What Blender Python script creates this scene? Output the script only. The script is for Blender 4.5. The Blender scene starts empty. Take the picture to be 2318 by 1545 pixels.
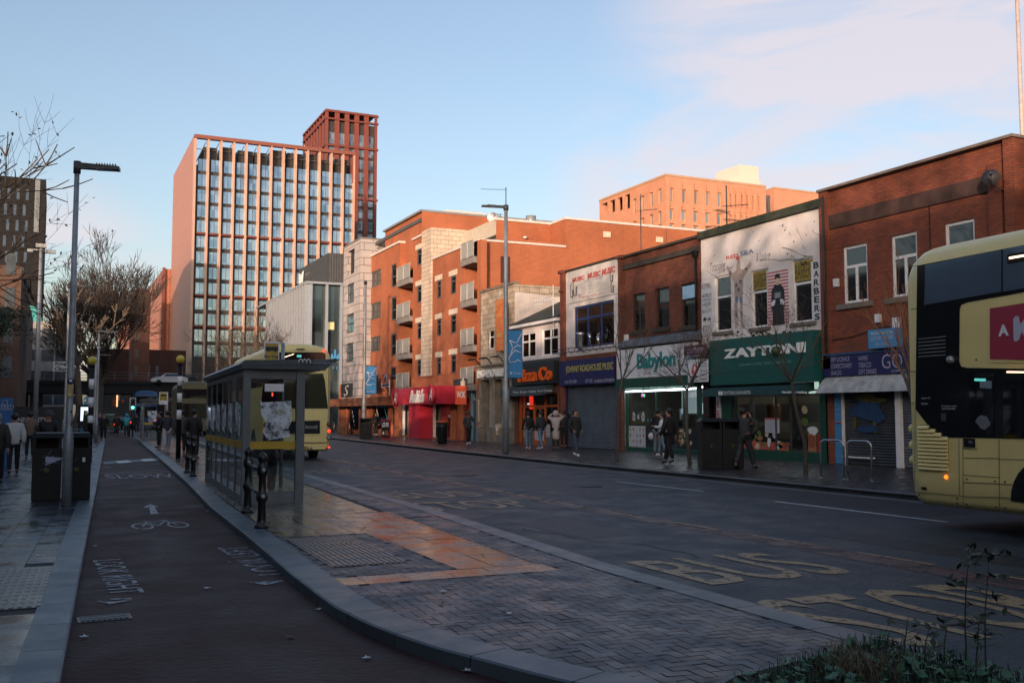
import bpy, math, random
from mathutils import Vector, Matrix
from math import radians as rad, sin, cos, pi
random.seed(7)
SC = bpy.context.scene
COL = SC.collection
# ------------------------------------------------------------------ camera
FPX, CX, CY, EYE = 2260.0, 1159.0, 772.5, 1.7
PITCH = math.atan((938 - CY) / FPX); YAW = math.atan(1039 / FPX)
cam = bpy.data.cameras.new('camera'); camo = bpy.data.objects.new('camera', cam); COL.objects.link(camo)
cam.sensor_width = 36; cam.lens = FPX / 2318 * 36; cam.clip_end = 5000; cam.clip_start = .05
camo.location = (0, 0, EYE); camo.rotation_euler = (pi / 2 + PITCH, 0, -YAW)
SC.camera = camo
# ------------------------------------------------------------------ sky, sun, exposure
SUN_EL = rad(8.0); SUN_DIR = Vector((-.66, -.75, 0)).normalized()
SUN_DIR = Vector((SUN_DIR.x * cos(SUN_EL), SUN_DIR.y * cos(SUN_EL), sin(SUN_EL)))
W = bpy.data.worlds.new('World'); SC.world = W; W.use_nodes = True
nt = W.node_tree; nt.nodes.clear()
def N(t, typ, **k):
    n = t.nodes.new(typ)
    for a, b in k.items():
        if a == 'ins':
            for i, v in b.items(): n.inputs[i].default_value = v
        else: setattr(n, a, b)
    return n
L = nt.links.new
out = N(nt, 'ShaderNodeOutputWorld'); bg = N(nt, 'ShaderNodeBackground')
sky = N(nt, 'ShaderNodeTexSky', sky_type='NISHITA', sun_disc=False, sun_elevation=SUN_EL,
        sun_rotation=math.atan2(SUN_DIR.x, SUN_DIR.y), altitude=50, air_density=1.0, dust_density=2.6, ozone_density=1.6)
tc = N(nt, 'ShaderNodeTexCoord')
mp = N(nt, 'ShaderNodeMapping'); mp.inputs['Scale'].default_value = (1.6, 1.6, 6.0); mp.inputs['Rotation'].default_value = (0, .25, .3)
nz = N(nt, 'ShaderNodeTexNoise', ins={'Scale': 2.6, 'Detail': 8, 'Roughness': .52, 'Distortion': .5})
rp = N(nt, 'ShaderNodeValToRGB'); rp.color_ramp.elements[0].position = .38; rp.color_ramp.elements[1].position = .56
L(tc.outputs['Generated'], mp.inputs['Vector']); L(mp.outputs[0], nz.inputs['Vector']); L(nz.outputs['Fac'], rp.inputs['Fac'])
def blob(d, lo, hi):
    dn = Vector(d).normalized()
    vm = N(nt, 'ShaderNodeVectorMath', operation='DOT_PRODUCT'); vm.inputs[1].default_value = dn
    L(tc.outputs['Generated'], vm.inputs[0])
    mr = N(nt, 'ShaderNodeMapRange', interpolation_type='SMOOTHSTEP', ins={'From Min': lo, 'From Max': hi}); L(vm.outputs['Value'], mr.inputs['Value'])
    return mr.outputs['Result']
def cdir(x, y):
    f = Vector((sin(YAW) * cos(PITCH), cos(YAW) * cos(PITCH), sin(PITCH))); r = Vector((cos(YAW), -sin(YAW), 0)); u = r.cross(f)
    return f + r * (x - CX) / FPX - u * (y - CY) / FPX
b1 = blob(cdir(2050, 60), .955, .992); b2 = blob(cdir(1600, 480), .985, .9985); b3 = blob(cdir(100, 700), .99, .9995)
mx1 = N(nt, 'ShaderNodeMath', operation='MAXIMUM'); L(b1, mx1.inputs[0]); L(b2, mx1.inputs[1])
mx2 = N(nt, 'ShaderNodeMath', operation='MAXIMUM'); L(mx1.outputs[0], mx2.inputs[0]); L(b3, mx2.inputs[1])
mul = N(nt, 'ShaderNodeMath', operation='MULTIPLY'); L(rp.outputs['Color'], mul.inputs[0]); L(mx2.outputs[0], mul.inputs[1])
mul2 = N(nt, 'ShaderNodeMath', operation='MULTIPLY'); L(mul.outputs[0], mul2.inputs[0]); mul2.inputs[1].default_value = .74
tint = N(nt, 'ShaderNodeMix', data_type='RGBA', blend_type='MULTIPLY'); tint.inputs['Factor'].default_value = 1
tint.inputs['B'].default_value = (1.0, .93, .94, 1)
hs = N(nt, 'ShaderNodeHueSaturation'); hs.inputs['Saturation'].default_value = .93; L(sky.outputs[0], hs.inputs['Color']); L(hs.outputs[0], tint.inputs['A'])
mixc = N(nt, 'ShaderNodeMix', data_type='RGBA'); L(mul2.outputs[0], mixc.inputs['Factor']); L(tint.outputs['Result'], mixc.inputs['A'])
mixc.inputs['B'].default_value = (2.85, 2.5, 2.6, 1)
L(mixc.outputs['Result'], bg.inputs['Color']); bg.inputs['Strength'].default_value = .15; L(bg.outputs[0], out.inputs[0])
sun = bpy.data.lights.new('sun', 'SUN'); sun.energy = 2.2; sun.angle = rad(.5); sun.color = (1, .69, .50)
suno = bpy.data.objects.new('sun', sun); COL.objects.link(suno)
suno.rotation_euler = SUN_DIR.to_track_quat('Z', 'Y').to_euler()
SC.view_settings.view_transform = 'Standard'; SC.view_settings.look = 'None'; SC.view_settings.exposure = 1.02; SC.view_settings.gamma = 1
# ------------------------------------------------------------------ materials
MATS = {}
def newmat(name):
    m = bpy.data.materials.new(name); m.use_nodes = True; t = m.node_tree
    b = t.nodes['Principled BSDF']; return m, t, b
def rgba(c): return (c[0], c[1], c[2], 1)
def pm(name, c, rough=.6, metal=0, noise=.18, scale=4, bump=0, spec=.5, emit=0, rvar=0, ior=None, det=5, c2=None, stretch=None):
    if name in MATS: return MATS[name]
    m, t, b = newmat(name); l = t.links.new
    b.inputs['Roughness'].default_value = rough; b.inputs['Metallic'].default_value = metal
    b.inputs['Specular IOR Level'].default_value = spec
    if ior: b.inputs['IOR'].default_value = ior
    b.inputs['Base Color'].default_value = rgba(c)
    if noise or bump or rvar:
        tc = N(t, 'ShaderNodeTexCoord'); nz = N(t, 'ShaderNodeTexNoise', ins={'Scale': scale, 'Detail': det, 'Roughness': .62})
        src = tc.outputs['Object']
        if stretch:
            mp = N(t, 'ShaderNodeMapping'); mp.inputs['Scale'].default_value = stretch; l(src, mp.inputs[0]); src = mp.outputs[0]
        l(src, nz.inputs['Vector'])
        if noise:
            r = N(t, 'ShaderNodeValToRGB'); e = r.color_ramp.elements
            e[0].position = .3; e[1].position = .7
            lo = c2 if c2 else [x * (1 - noise) for x in c]; hi = c if c2 else [min(1, x * (1 + noise)) for x in c]
            e[0].color = rgba(lo); e[1].color = rgba(hi); l(nz.outputs['Fac'], r.inputs['Fac']); l(r.outputs['Color'], b.inputs['Base Color'])
        if rvar:
            mr = N(t, 'ShaderNodeMapRange', ins={'From Min': .35, 'From Max': .65, 'To Min': max(.02, rough - rvar), 'To Max': rough + rvar}); l(nz.outputs['Fac'], mr.inputs['Value']); l(mr.outputs[0], b.inputs['Roughness'])
        if bump:
            n2 = N(t, 'ShaderNodeTexNoise', ins={'Scale': scale * 12, 'Detail': 3}); l(src, n2.inputs['Vector'])
            bp = N(t, 'ShaderNodeBump', ins={'Strength': bump, 'Distance': .02}); l(n2.outputs['Fac'], bp.inputs['Height']); l(bp.outputs[0], b.inputs['Normal'])
    if emit:
        b.inputs['Emission Color'].default_value = rgba(c); b.inputs['Emission Strength'].default_value = emit
    MATS[name] = m; return m
def bricks(name, c1, c2, mort, bw=.225, bh=.075, ms=.01, rough=.85, stain=.35, off=.5, sscale=.5):
    if name in MATS: return MATS[name]
    m, t, b = newmat(name); l = t.links.new
    tc = N(t, 'ShaderNodeTexCoord'); sp = N(t, 'ShaderNodeSeparateXYZ'); l(tc.outputs['Object'], sp.inputs[0])
    ad = N(t, 'ShaderNodeMath', operation='ADD'); l(sp.outputs[0], ad.inputs[0]); l(sp.outputs[1], ad.inputs[1])
    cb = N(t, 'ShaderNodeCombineXYZ'); l(ad.outputs[0], cb.inputs[0]); l(sp.outputs[2], cb.inputs[1])
    bt = N(t, 'ShaderNodeTexBrick', offset=off, ins={'Scale': 1, 'Brick Width': bw, 'Row Height': bh, 'Mortar Size': ms, 'Mortar Smooth': .1, 'Bias': 0})
    bt.inputs['Color1'].default_value = rgba(c1); bt.inputs['Color2'].default_value = rgba(c2); bt.inputs['Mortar'].default_value = rgba(mort)
    l(cb.outputs[0], bt.inputs['Vector'])
    nz = N(t, 'ShaderNodeTexNoise', ins={'Scale': sscale, 'Detail': 8, 'Roughness': .65}); l(tc.outputs['Object'], nz.inputs['Vector'])
    mr = N(t, 'ShaderNodeMapRange', ins={'From Min': .3, 'From Max': .7, 'To Min': 1 - stain, 'To Max': 1 + stain * .5}); l(nz.outputs['Fac'], mr.inputs['Value'])
    mx = N(t, 'ShaderNodeMix', data_type='RGBA', blend_type='MULTIPLY'); mx.inputs['Factor'].default_value = 1
    l(bt.outputs['Color'], mx.inputs['A']); l(mr.outputs[0], mx.inputs['B']); l(mx.outputs['Result'], b.inputs['Base Color'])
    bp = N(t, 'ShaderNodeBump', ins={'Strength': .5, 'Distance': .01}); bp.invert = True; l(bt.outputs['Fac'], bp.inputs['Height']); l(bp.outputs[0], b.inputs['Normal'])
    b.inputs['Roughness'].default_value = rough
    MATS[name] = m; return m
def stripes(name, c1, c2, pitch, duty=.5, axis=2, rough=.5, metal=0, bump=.6):
    if name in MATS: return MATS[name]
    m, t, b = newmat(name); l = t.links.new
    tc = N(t, 'ShaderNodeTexCoord'); sp = N(t, 'ShaderNodeSeparateXYZ'); l(tc.outputs['Object'], sp.inputs[0])
    src = sp.outputs[2]
    if axis != 2:
        ad = N(t, 'ShaderNodeMath', operation='ADD'); l(sp.outputs[0], ad.inputs[0]); l(sp.outputs[1], ad.inputs[1]); src = ad.outputs[0]
    dv = N(t, 'ShaderNodeMath', operation='DIVIDE'); l(src, dv.inputs[0]); dv.inputs[1].default_value = pitch
    fr = N(t, 'ShaderNodeMath', operation='FRACT'); l(dv.outputs[0], fr.inputs[0])
    r = N(t, 'ShaderNodeValToRGB'); e = r.color_ramp.elements; e[0].color = rgba(c1); e[1].color = rgba(c2); e[0].position = duty - .1; e[1].position = duty + .1
    l(fr.outputs[0], r.inputs['Fac'])
    nz = N(t, 'ShaderNodeTexNoise', ins={'Scale': 1.3, 'Detail': 6}); l(tc.outputs['Object'], nz.inputs['Vector'])
    mr = N(t, 'ShaderNodeMapRange', ins={'From Min': .3, 'From Max': .7, 'To Min': .75, 'To Max': 1.15}); l(nz.outputs['Fac'], mr.inputs['Value'])
    mx = N(t, 'ShaderNodeMix', data_type='RGBA', blend_type='MULTIPLY'); mx.inputs['Factor'].default_value = 1
    l(r.outputs['Color'], mx.inputs['A']); l(mr.outputs[0], mx.inputs['B']); l(mx.outputs['Result'], b.inputs['Base Color'])
    bp = N(t, 'ShaderNodeBump', ins={'Strength': bump, 'Distance': .02}); l(fr.outputs[0], bp.inputs['Height']); l(bp.outputs[0], b.inputs['Normal'])
    b.inputs['Roughness'].default_value = rough; b.inputs['Metallic'].default_value = metal
    MATS[name] = m; return m
def attrmat(name, c, var, rough, rvar=.1, bump=.2, c2=None, nscale=2.2, spec=.5):
    """per-tile colour from the face attribute 'tint' (0..1)"""
    if name in MATS: return MATS[name]
    m, t, b = newmat(name); l = t.links.new
    a = N(t, 'ShaderNodeAttribute', attribute_name='tint'); tc = N(t, 'ShaderNodeTexCoord')
    nz = N(t, 'ShaderNodeTexNoise', ins={'Scale': nscale, 'Detail': 6, 'Roughness': .6}); l(tc.outputs['Object'], nz.inputs['Vector'])
    ad = N(t, 'ShaderNodeMath', operation='MULTIPLY_ADD'); l(a.outputs['Fac'], ad.inputs[0]); ad.inputs[1].default_value = .6
    sb = N(t, 'ShaderNodeMath', operation='MULTIPLY'); l(nz.outputs['Fac'], sb.inputs[0]); sb.inputs[1].default_value = .5; l(sb.outputs[0], ad.inputs[2])
    r = N(t, 'ShaderNodeValToRGB'); e = r.color_ramp.elements; e[0].position = .1; e[1].position = .9
    e[0].color = rgba([x * (1 - var) for x in (c2 or c)]); e[1].color = rgba([x * (1 + var) for x in c]); l(ad.outputs[0], r.inputs['Fac']); l(r.outputs['Color'], b.inputs['Base Color'])
    mr = N(t, 'ShaderNodeMapRange', ins={'From Min': .35, 'From Max': .65, 'To Min': max(.03, rough - rvar), 'To Max': rough + rvar}); l(nz.outputs['Fac'], mr.inputs['Value']); l(mr.outputs[0], b.inputs['Roughness'])
    n2 = N(t, 'ShaderNodeTexNoise', ins={'Scale': 60, 'Detail': 3}); l(tc.outputs['Object'], n2.inputs['Vector'])
    bp = N(t, 'ShaderNodeBump', ins={'Strength': bump, 'Distance': .005}); l(n2.outputs['Fac'], bp.inputs['Height']); l(bp.outputs[0], b.inputs['Normal'])
    b.inputs['Specular IOR Level'].default_value = spec
    MATS[name] = m; return m
def clearglass(name, tintc=(.85, .9, .9), refl=.0, rough=.03, ior=1.5):
    if name in MATS: return MATS[name]
    m = bpy.data.materials.new(name); m.use_nodes = True; t = m.node_tree; t.nodes.clear(); l = t.links.new
    o = N(t, 'ShaderNodeOutputMaterial'); tr = N(t, 'ShaderNodeBsdfTransparent'); tr.inputs[0].default_value = rgba(tintc)
    gl = N(t, 'ShaderNodeBsdfGlossy'); gl.inputs['Roughness'].default_value = rough
    ge = N(t, 'ShaderNodeNewGeometry'); io = N(t, 'ShaderNodeMath', operation='MULTIPLY_ADD'); l(ge.outputs['Backfacing'], io.inputs[0]); io.inputs[1].default_value = 1 / ior - ior; io.inputs[2].default_value = ior; fr = N(t, 'ShaderNodeFresnel'); l(io.outputs[0], fr.inputs[0])
    ad = N(t, 'ShaderNodeMath', operation='ADD', use_clamp=True); l(fr.outputs[0], ad.inputs[0]); ad.inputs[1].default_value = refl
    mx = N(t, 'ShaderNodeMixShader'); l(ad.outputs[0], mx.inputs[0]); l(tr.outputs[0], mx.inputs[1]); l(gl.outputs[0], mx.inputs[2]); l(mx.outputs[0], o.inputs[0])
    MATS[name] = m; return m
def officeglass(name, c1, c2, rough=.06, metal=.75, pan=None):
    if name in MATS: return MATS[name]
    m, t, b = newmat(name); l = t.links.new
    oi = N(t, 'ShaderNodeObjectInfo'); tc = N(t, 'ShaderNodeTexCoord'); nz = N(t, 'ShaderNodeTexNoise', ins={'Scale': .12, 'Detail': 2}); l(tc.outputs['Object'], nz.inputs['Vector'])
    n2 = N(t, 'ShaderNodeTexWhiteNoise', noise_dimensions='3D')
    mp = N(t, 'ShaderNodeVectorMath', operation='SNAP'); mp.inputs[1].default_value = (.75, 5, 1.85); l(tc.outputs['Object'], mp.inputs[0]); l(mp.outputs[0], n2.inputs['Vector'])
    av = N(t, 'ShaderNodeMath', operation='MULTIPLY_ADD'); l(n2.outputs['Value'], av.inputs[0]); av.inputs[1].default_value = .35; l(nz.outputs['Fac'], av.inputs[2])
    r = N(t, 'ShaderNodeValToRGB'); e = r.color_ramp.elements; e[0].position = .4; e[1].position = .85; e[0].color = rgba(c1); e[1].color = rgba(c2)
    l(av.outputs[0], r.inputs['Fac']); l(r.outputs['Color'], b.inputs['Base Color'])
    b.inputs['Roughness'].default_value = rough; b.inputs['Metallic'].default_value = metal
    MATS[name] = m; return m
def emis(name, c, s):
    if name in MATS: return MATS[name]
    m, t, b = newmat(name); b.inputs['Base Color'].default_value = rgba(c); b.inputs['Emission Color'].default_value = rgba(c); b.inputs['Emission Strength'].default_value = s
    MATS[name] = m; return m
# ------------------------------------------------------------------ geometry helpers
class Fr:
    def __init__(s, O, U, V=(0, 0, 1)):
        s.O = Vector(O); s.U = Vector(U).normalized(); s.V = Vector(V).normalized(); s.N = s.U.cross(s.V)
    def __call__(s, u, v, w=0): return s.O + s.U * u + s.V * v + s.N * w
    def off(s, w): return Fr(s.O + s.N * w, s.U, s.V)
CAMP = Vector((0, 0, EYE))
def onfr(fr, x, y):
    d = cdir(x, y); t = (fr.O - CAMP).dot(fr.N) / d.dot(fr.N); p = CAMP + d * t - fr.O
    return p.dot(fr.U), p.dot(fr.V)
def R4(fr, x0, y0, x1, y1):
    a = onfr(fr, x0, y0); b = onfr(fr, x1, y1); return min(a[0], b[0]), max(a[0], b[0]), min(a[1], b[1]), max(a[1], b[1])
def RL(fr, x0, x1, yt, yb):
    """rectangle from left px, right px and the top / bottom px read at its left edge"""
    u0, v1 = onfr(fr, x0, yt); _, v0 = onfr(fr, x0, yb); u1 = onfr(fr, x1, (yt + yb) / 2)[0]; return u0, u1, v0, v1
def G(x, y, z=0.0):
    d = cdir(x, y); t = (z - EYE) / d.z; return CAMP + d * t
ORG = {}
def tag(o, label=None, cat=None, group=None, kind=None):
    if label: o['label'] = label
    if cat: o['category'] = cat
    if group: o['group'] = group
    if kind: o['kind'] = kind
    return o
def thing(name, label, cat, loc=(0, 0, 0), group=None):
    o = bpy.data.objects.new(name, None); COL.objects.link(o); o.location = loc; o.empty_display_size = .3
    ORG[o.name] = Vector(loc); tag(o, label, cat, group); return o
class MB:
    def __init__(s): s.v = []; s.f = []; s.mi = []; s.m = 0; s.sm = []; s.tint = None
    def face(s, pts, smooth=False):
        i = len(s.v); s.v += [tuple(p) for p in pts]; s.f.append(tuple(range(i, i + len(pts)))); s.mi.append(s.m); s.sm.append(smooth)
    def quad(s, fr, u0, u1, v0, v1, w=0): s.face([fr(u0, v0, w), fr(u1, v0, w), fr(u1, v1, w), fr(u0, v1, w)]); return s
    def hexa(s, p):
        i = len(s.v); s.v += [tuple(q) for q in p]
        for q in ((0, 1, 2, 3), (7, 6, 5, 4), (0, 4, 5, 1), (1, 5, 6, 2), (2, 6, 7, 3), (3, 7, 4, 0)):
            s.f.append(tuple(i + k for k in reversed(q))); s.mi.append(s.m); s.sm.append(False)
    def box(s, fr, u0, u1, v0, v1, w0, w1):
        s.hexa([fr(u0, v0, w0), fr(u1, v0, w0), fr(u1, v1, w0), fr(u0, v1, w0), fr(u0, v0, w1), fr(u1, v0, w1), fr(u1, v1, w1), fr(u0, v1, w1)]); return s
    def wbox(s, x0, x1, y0, y1, z0, z1): return s.box(WF, x0, x1, z0, z1, -y1, -y0)
    def ring(s, c, ax, r, n, ref=None):
        ax = Vector(ax).normalized(); a = ax.orthogonal().normalized() if ref is None else ref; b = ax.cross(a)
        return [Vector(c) + a * (r * cos(2 * pi * k / n)) + b * (r * sin(2 * pi * k / n)) for k in range(n)]
    def tube(s, pts, rad_, n=8, caps=True, smooth=True):
        pts = [Vector(p) for p in pts]; k = len(pts); rs = rad_ if hasattr(rad_, '__len__') else [rad_] * k
        i0 = len(s.v); ref = None
        for j, p in enumerate(pts):
            d = (pts[min(j + 1, k - 1)] - pts[max(j - 1, 0)]).normalized()
            if ref is None: ref = d.orthogonal().normalized()
            else:
                ref = ref - d * ref.dot(d); ref = ref.normalized() if ref.length > 1e-6 else d.orthogonal().normalized()
            s.v += [tuple(q) for q in s.ring(p, d, rs[j], n, ref)]
        for j in range(k - 1):
            for q in range(n):
                a = i0 + j * n + q; b = i0 + j * n + (q + 1) % n; s.f.append((a, b, b + n, a + n)); s.mi.append(s.m); s.sm.append(smooth)
        if caps:
            s.f.append(tuple(i0 + q for q in reversed(range(n)))); s.f.append(tuple(i0 + (k - 1) * n + q for q in range(n))); s.mi += [s.m] * 2; s.sm += [False] * 2
        return s
    def lathe(s, c, prof, n=14, axis=(0, 0, 1)):
        ax = Vector(axis).normalized(); s.tube([Vector(c) + ax * z for r, z in prof], [max(r, .0005) for r, z in prof], n); return s
    def ball(s, c, r, n=12, sz=1.0):
        s.tube([Vector(c) + Vector((0, 0, -cos(pi * k / 8) * r * sz)) for k in range(9)], [max(.0005, r * sin(pi * k / 8)) for k in range(9)], n, caps=False); return s
    def prism(s, fr, pts, w0, w1):
        n = len(pts); i = len(s.v); s.v += [tuple(fr(u, v, w0)) for u, v in pts] + [tuple(fr(u, v, w1)) for u, v in pts]
        s.f.append(tuple(i + k for k in reversed(range(n)))); s.f.append(tuple(i + n + k for k in range(n))); s.mi += [s.m] * 2; s.sm += [False] * 2
        for k in range(n):
            j = (k + 1) % n; s.f.append((i + k, i + j, i + n + j, i + n + k)); s.mi.append(s.m); s.sm.append(False)
        return s
    def wall(s, fr, u0, u1, v0, v1, holes=(), d=.15, back=0, ret='lr'):
        """wall face with real openings, reveals of depth d; back>0 gives side returns and top of that depth"""
        us = sorted({u0, u1, *[h[0] for h in holes], *[h[1] for h in holes]}); vs = sorted({v0, v1, *[h[2] for h in holes], *[h[3] for h in holes]})
        us = [u for u in us if u0 - 1e-6 <= u <= u1 + 1e-6]; vs = [v for v in vs if v0 - 1e-6 <= v <= v1 + 1e-6]
        for a, b in zip(us, us[1:]):
            for c, e in zip(vs, vs[1:]):
                mu, mv = (a + b) / 2, (c + e) / 2
                if b - a < 1e-5 or e - c < 1e-5: continue
                if any(h[0] < mu < h[1] and h[2] < mv < h[3] for h in holes): continue
                s.quad(fr, a, b, c, e)
        for a, b, c, e in holes:
            s.face([fr(a, c), fr(a, c, -d), fr(a, e, -d), fr(a, e)]); s.face([fr(b, c, -d), fr(b, c), fr(b, e), fr(b, e, -d)])
            s.face([fr(a, c, -d), fr(a, c), fr(b, c), fr(b, c, -d)]); s.face([fr(a, e), fr(a, e, -d), fr(b, e, -d), fr(b, e)])
        if back:
            s.face([fr(u0, v1), fr(u1, v1), fr(u1, v1, -back), fr(u0, v1, -back)])
            if 'r' in ret: s.face([fr(u1, v0), fr(u1, v0, -back), fr(u1, v1, -back), fr(u1, v1)])
            if 'l' in ret: s.face([fr(u0, v0, -back), fr(u0, v0), fr(u0, v1), fr(u0, v1, -back)])
            s.face([fr(u0, v0, -back), fr(u0, v1, -back), fr(u1, v1, -back), fr(u1, v0, -back)])
        return s
    def build(s, name, mat, parent=None, label=None, cat=None, group=None, kind=None):
        me = bpy.data.meshes.new(name); off = ORG.get(parent.name, Vector()) if parent else Vector()
        me.from_pydata([(a - off.x, b - off.y, c - off.z) for a, b, c in s.v], [], s.f)
        for m in (mat if isinstance(mat, (list, tuple)) else [mat]): me.materials.append(m)
        me.polygons.foreach_set('material_index', s.mi); me.polygons.foreach_set('use_smooth', s.sm)
        if s.tint is not None:
            at = me.attributes.new('tint', 'FLOAT', 'FACE'); at.data.foreach_set('value', s.tint)
        me.update(); o = bpy.data.objects.new(name, me); COL.objects.link(o)
        if parent: o.parent = parent
        ORG[o.name] = off; tag(o, label, cat, group, kind); return o
WF = Fr((0, 0, 0), (1, 0, 0))            # world XZ frame facing -Y
def simple(name, mat, parent, fn, *a, **k):
    m = MB(); fn(m); return m.build(name, mat, parent, *a, **k)
def boxp(name, mat, parent, fr, u0, u1, v0, v1, w0, w1, **k):
    return MB().box(fr, u0, u1, v0, v1, w0, w1).build(name, mat, parent, **k)
def text(s, fr, u0, u1, v0, v1, mat, parent, w=.004, ext=.003, bold=0, shear=0, name='lettering', fit=True, spacing=1, flip=False, rot=0, copy_as=None):
    cu = bpy.data.curves.new('t', 'FONT'); cu.body = s; cu.align_x = 'LEFT'; cu.resolution_u = 3; cu.shear = shear; cu.offset = bold; cu.space_character = spacing; cu.space_line = .95
    ob = bpy.data.objects.new('t', cu); COL.objects.link(ob)
    dg = bpy.context.evaluated_depsgraph_get(); me = bpy.data.meshes.new_from_object(ob.evaluated_get(dg))
    bpy.data.objects.remove(ob); bpy.data.curves.remove(cu)
    if not len(me.vertices): return None
    xs = [v.co.x for v in me.vertices]; ys = [v.co.y for v in me.vertices]; x0, x1, y0, y1 = min(xs), max(xs), min(ys), max(ys)
    su = (u1 - u0) / max(1e-6, x1 - x0); sv = (v1 - v0) / max(1e-6, y1 - y0)
    if not fit: su = sv = min(su, sv)
    mb = MB(); vs = [(u0 + (v.co.x - x0) * su, v0 + (v.co.y - y0) * sv) for v in me.vertices]
    edges = {}
    for p in me.polygons:
        vv = list(p.vertices)
        mb.face([fr(*vs[i], w + ext) for i in vv])
        for a, b in zip(vv, vv[1:] + vv[:1]): edges[(a, b)] = edges.get((a, b), 0) + 1
    if ext > .01:
        for (a, b) in edges:
            if (b, a) not in edges: mb.face([fr(*vs[a], w), fr(*vs[b], w), fr(*vs[b], w + ext), fr(*vs[a], w + ext)])
    bpy.data.meshes.remove(me)
    return mb.build(name, mat, parent)
def copy_tree(o, parent=None):
    c = o.copy(); COL.objects.link(c); ORG[c.name] = ORG.get(o.name, Vector())
    if parent: c.parent = parent
    for ch in list(o.children): copy_tree(ch, c)
    return c
# ------------------------------------------------------------------ common materials
ORANGE = bricks('orange brick', (.38, .088, .026), (.29, .06, .018), (.46, .20, .11), ms=.013, stain=.28, sscale=.35)
ORANGE2 = bricks('pale orange brick', (.62, .25, .13), (.52, .19, .10), (.5, .35, .28), stain=.12)
REDB = bricks('worn red brick', (.30, .075, .035), (.20, .05, .028), (.10, .055, .04), stain=.4, sscale=.9)
REDB2 = bricks('dark red brick', (.22, .06, .03), (.13, .04, .025), (.07, .04, .03), stain=.4, sscale=.9)
STONE = bricks('sooty stone blocks', (.50, .42, .33), (.36, .30, .23), (.2, .16, .12), bw=.62, bh=.3, ms=.018, stain=.5, sscale=1.2)
STONE2 = bricks('buff blockwork', (.62, .52, .42), (.50, .42, .34), (.3, .25, .2), bw=.55, bh=.3, ms=.02, stain=.25)
GREYST = bricks('grey stone cladding', (.45, .42, .42), (.38, .36, .37), (.16, .15, .15), bw=1.5, bh=.62, ms=.03, stain=.18)
LEFTB = bricks('brown brick', (.14, .075, .05), (.10, .055, .04), (.08, .06, .05), stain=.3)
WHITER = pm('weathered white render', (.78, .75, .76), .8, noise=.3, scale=1.1, bump=.3, c2=(.55, .51, .50), det=9)
WHITEP = pm('white paint', (.75, .75, .76), .4, noise=.08)
UPVC = pm('white window plastic', (.8, .8, .82), .3, noise=.03)
GREYP = pm('grey metal paint', (.16, .17, .18), .45, noise=.15)
DKGREY = pm('charcoal metal', (.045, .05, .055), .45, noise=.2)
BLACK = pm('black paint', (.010, .011, .013), .4, noise=.3, scale=6, spec=.25)
GALV = pm('galvanised steel', (.30, .33, .35), .45, metal=.4, noise=.2, scale=9)
STEEL = pm('stainless steel', (.5, .5, .52), .25, metal=.9, noise=.1)
CONC = pm('concrete', (.32, .31, .30), .85, noise=.25, scale=.9, bump=.2)
COPING = pm('pale coping', (.6, .57, .54), .7, noise=.15)
MOSS = pm('mossy dark coping', (.035, .045, .03), .9, noise=.5, scale=3, bump=.5)
GLASSD = pm('dark window glass', (.012, .016, .02), .04, noise=.5, scale=.8, spec=.9, ior=1.7)
GLASSC = clearglass('shop glass', (.72, .76, .76), .03)
YEL = pm('bus yellow paint', (.80, .66, .27), .32, noise=.06, scale=1.5, spec=.6)
# ================================================================== GROUND
UPZ = 0.10
def inpoly(x, y, P):
    c = False; j = len(P) - 1
    for i in range(len(P)):
        if (P[i][1] > y) != (P[j][1] > y) and x < (P[j][0] - P[i][0]) * (y - P[i][1]) / (P[j][1] - P[i][1]) + P[i][0]: c = not c
        j = i
    return c
def clip(P, Q):
    """P polygon clipped by the convex counter-clockwise polygon Q"""
    for i in range(len(Q)):
        a, b = Q[i], Q[(i + 1) % len(Q)]; o = []
        sd = lambda p: (b[0] - a[0]) * (p[1] - a[1]) - (b[1] - a[1]) * (p[0] - a[0])
        for k in range(len(P)):
            p, q = P[k], P[(k + 1) % len(P)]; sp, sq = sd(p), sd(q)
            if sp >= 0: o.append(p)
            if (sp >= 0) != (sq >= 0): t = sp / (sp - sq); o.append((p[0] + (q[0] - p[0]) * t, p[1] + (q[1] - p[1]) * t))
        P = o
        if len(P) < 3: return []
    return P
def sheet(name, poly, z, mat, kind='structure', parent=None):
    m = MB(); m.face([(x, y, z) for x, y in poly]); o = m.build(name, mat, parent, kind=kind); return o
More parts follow.
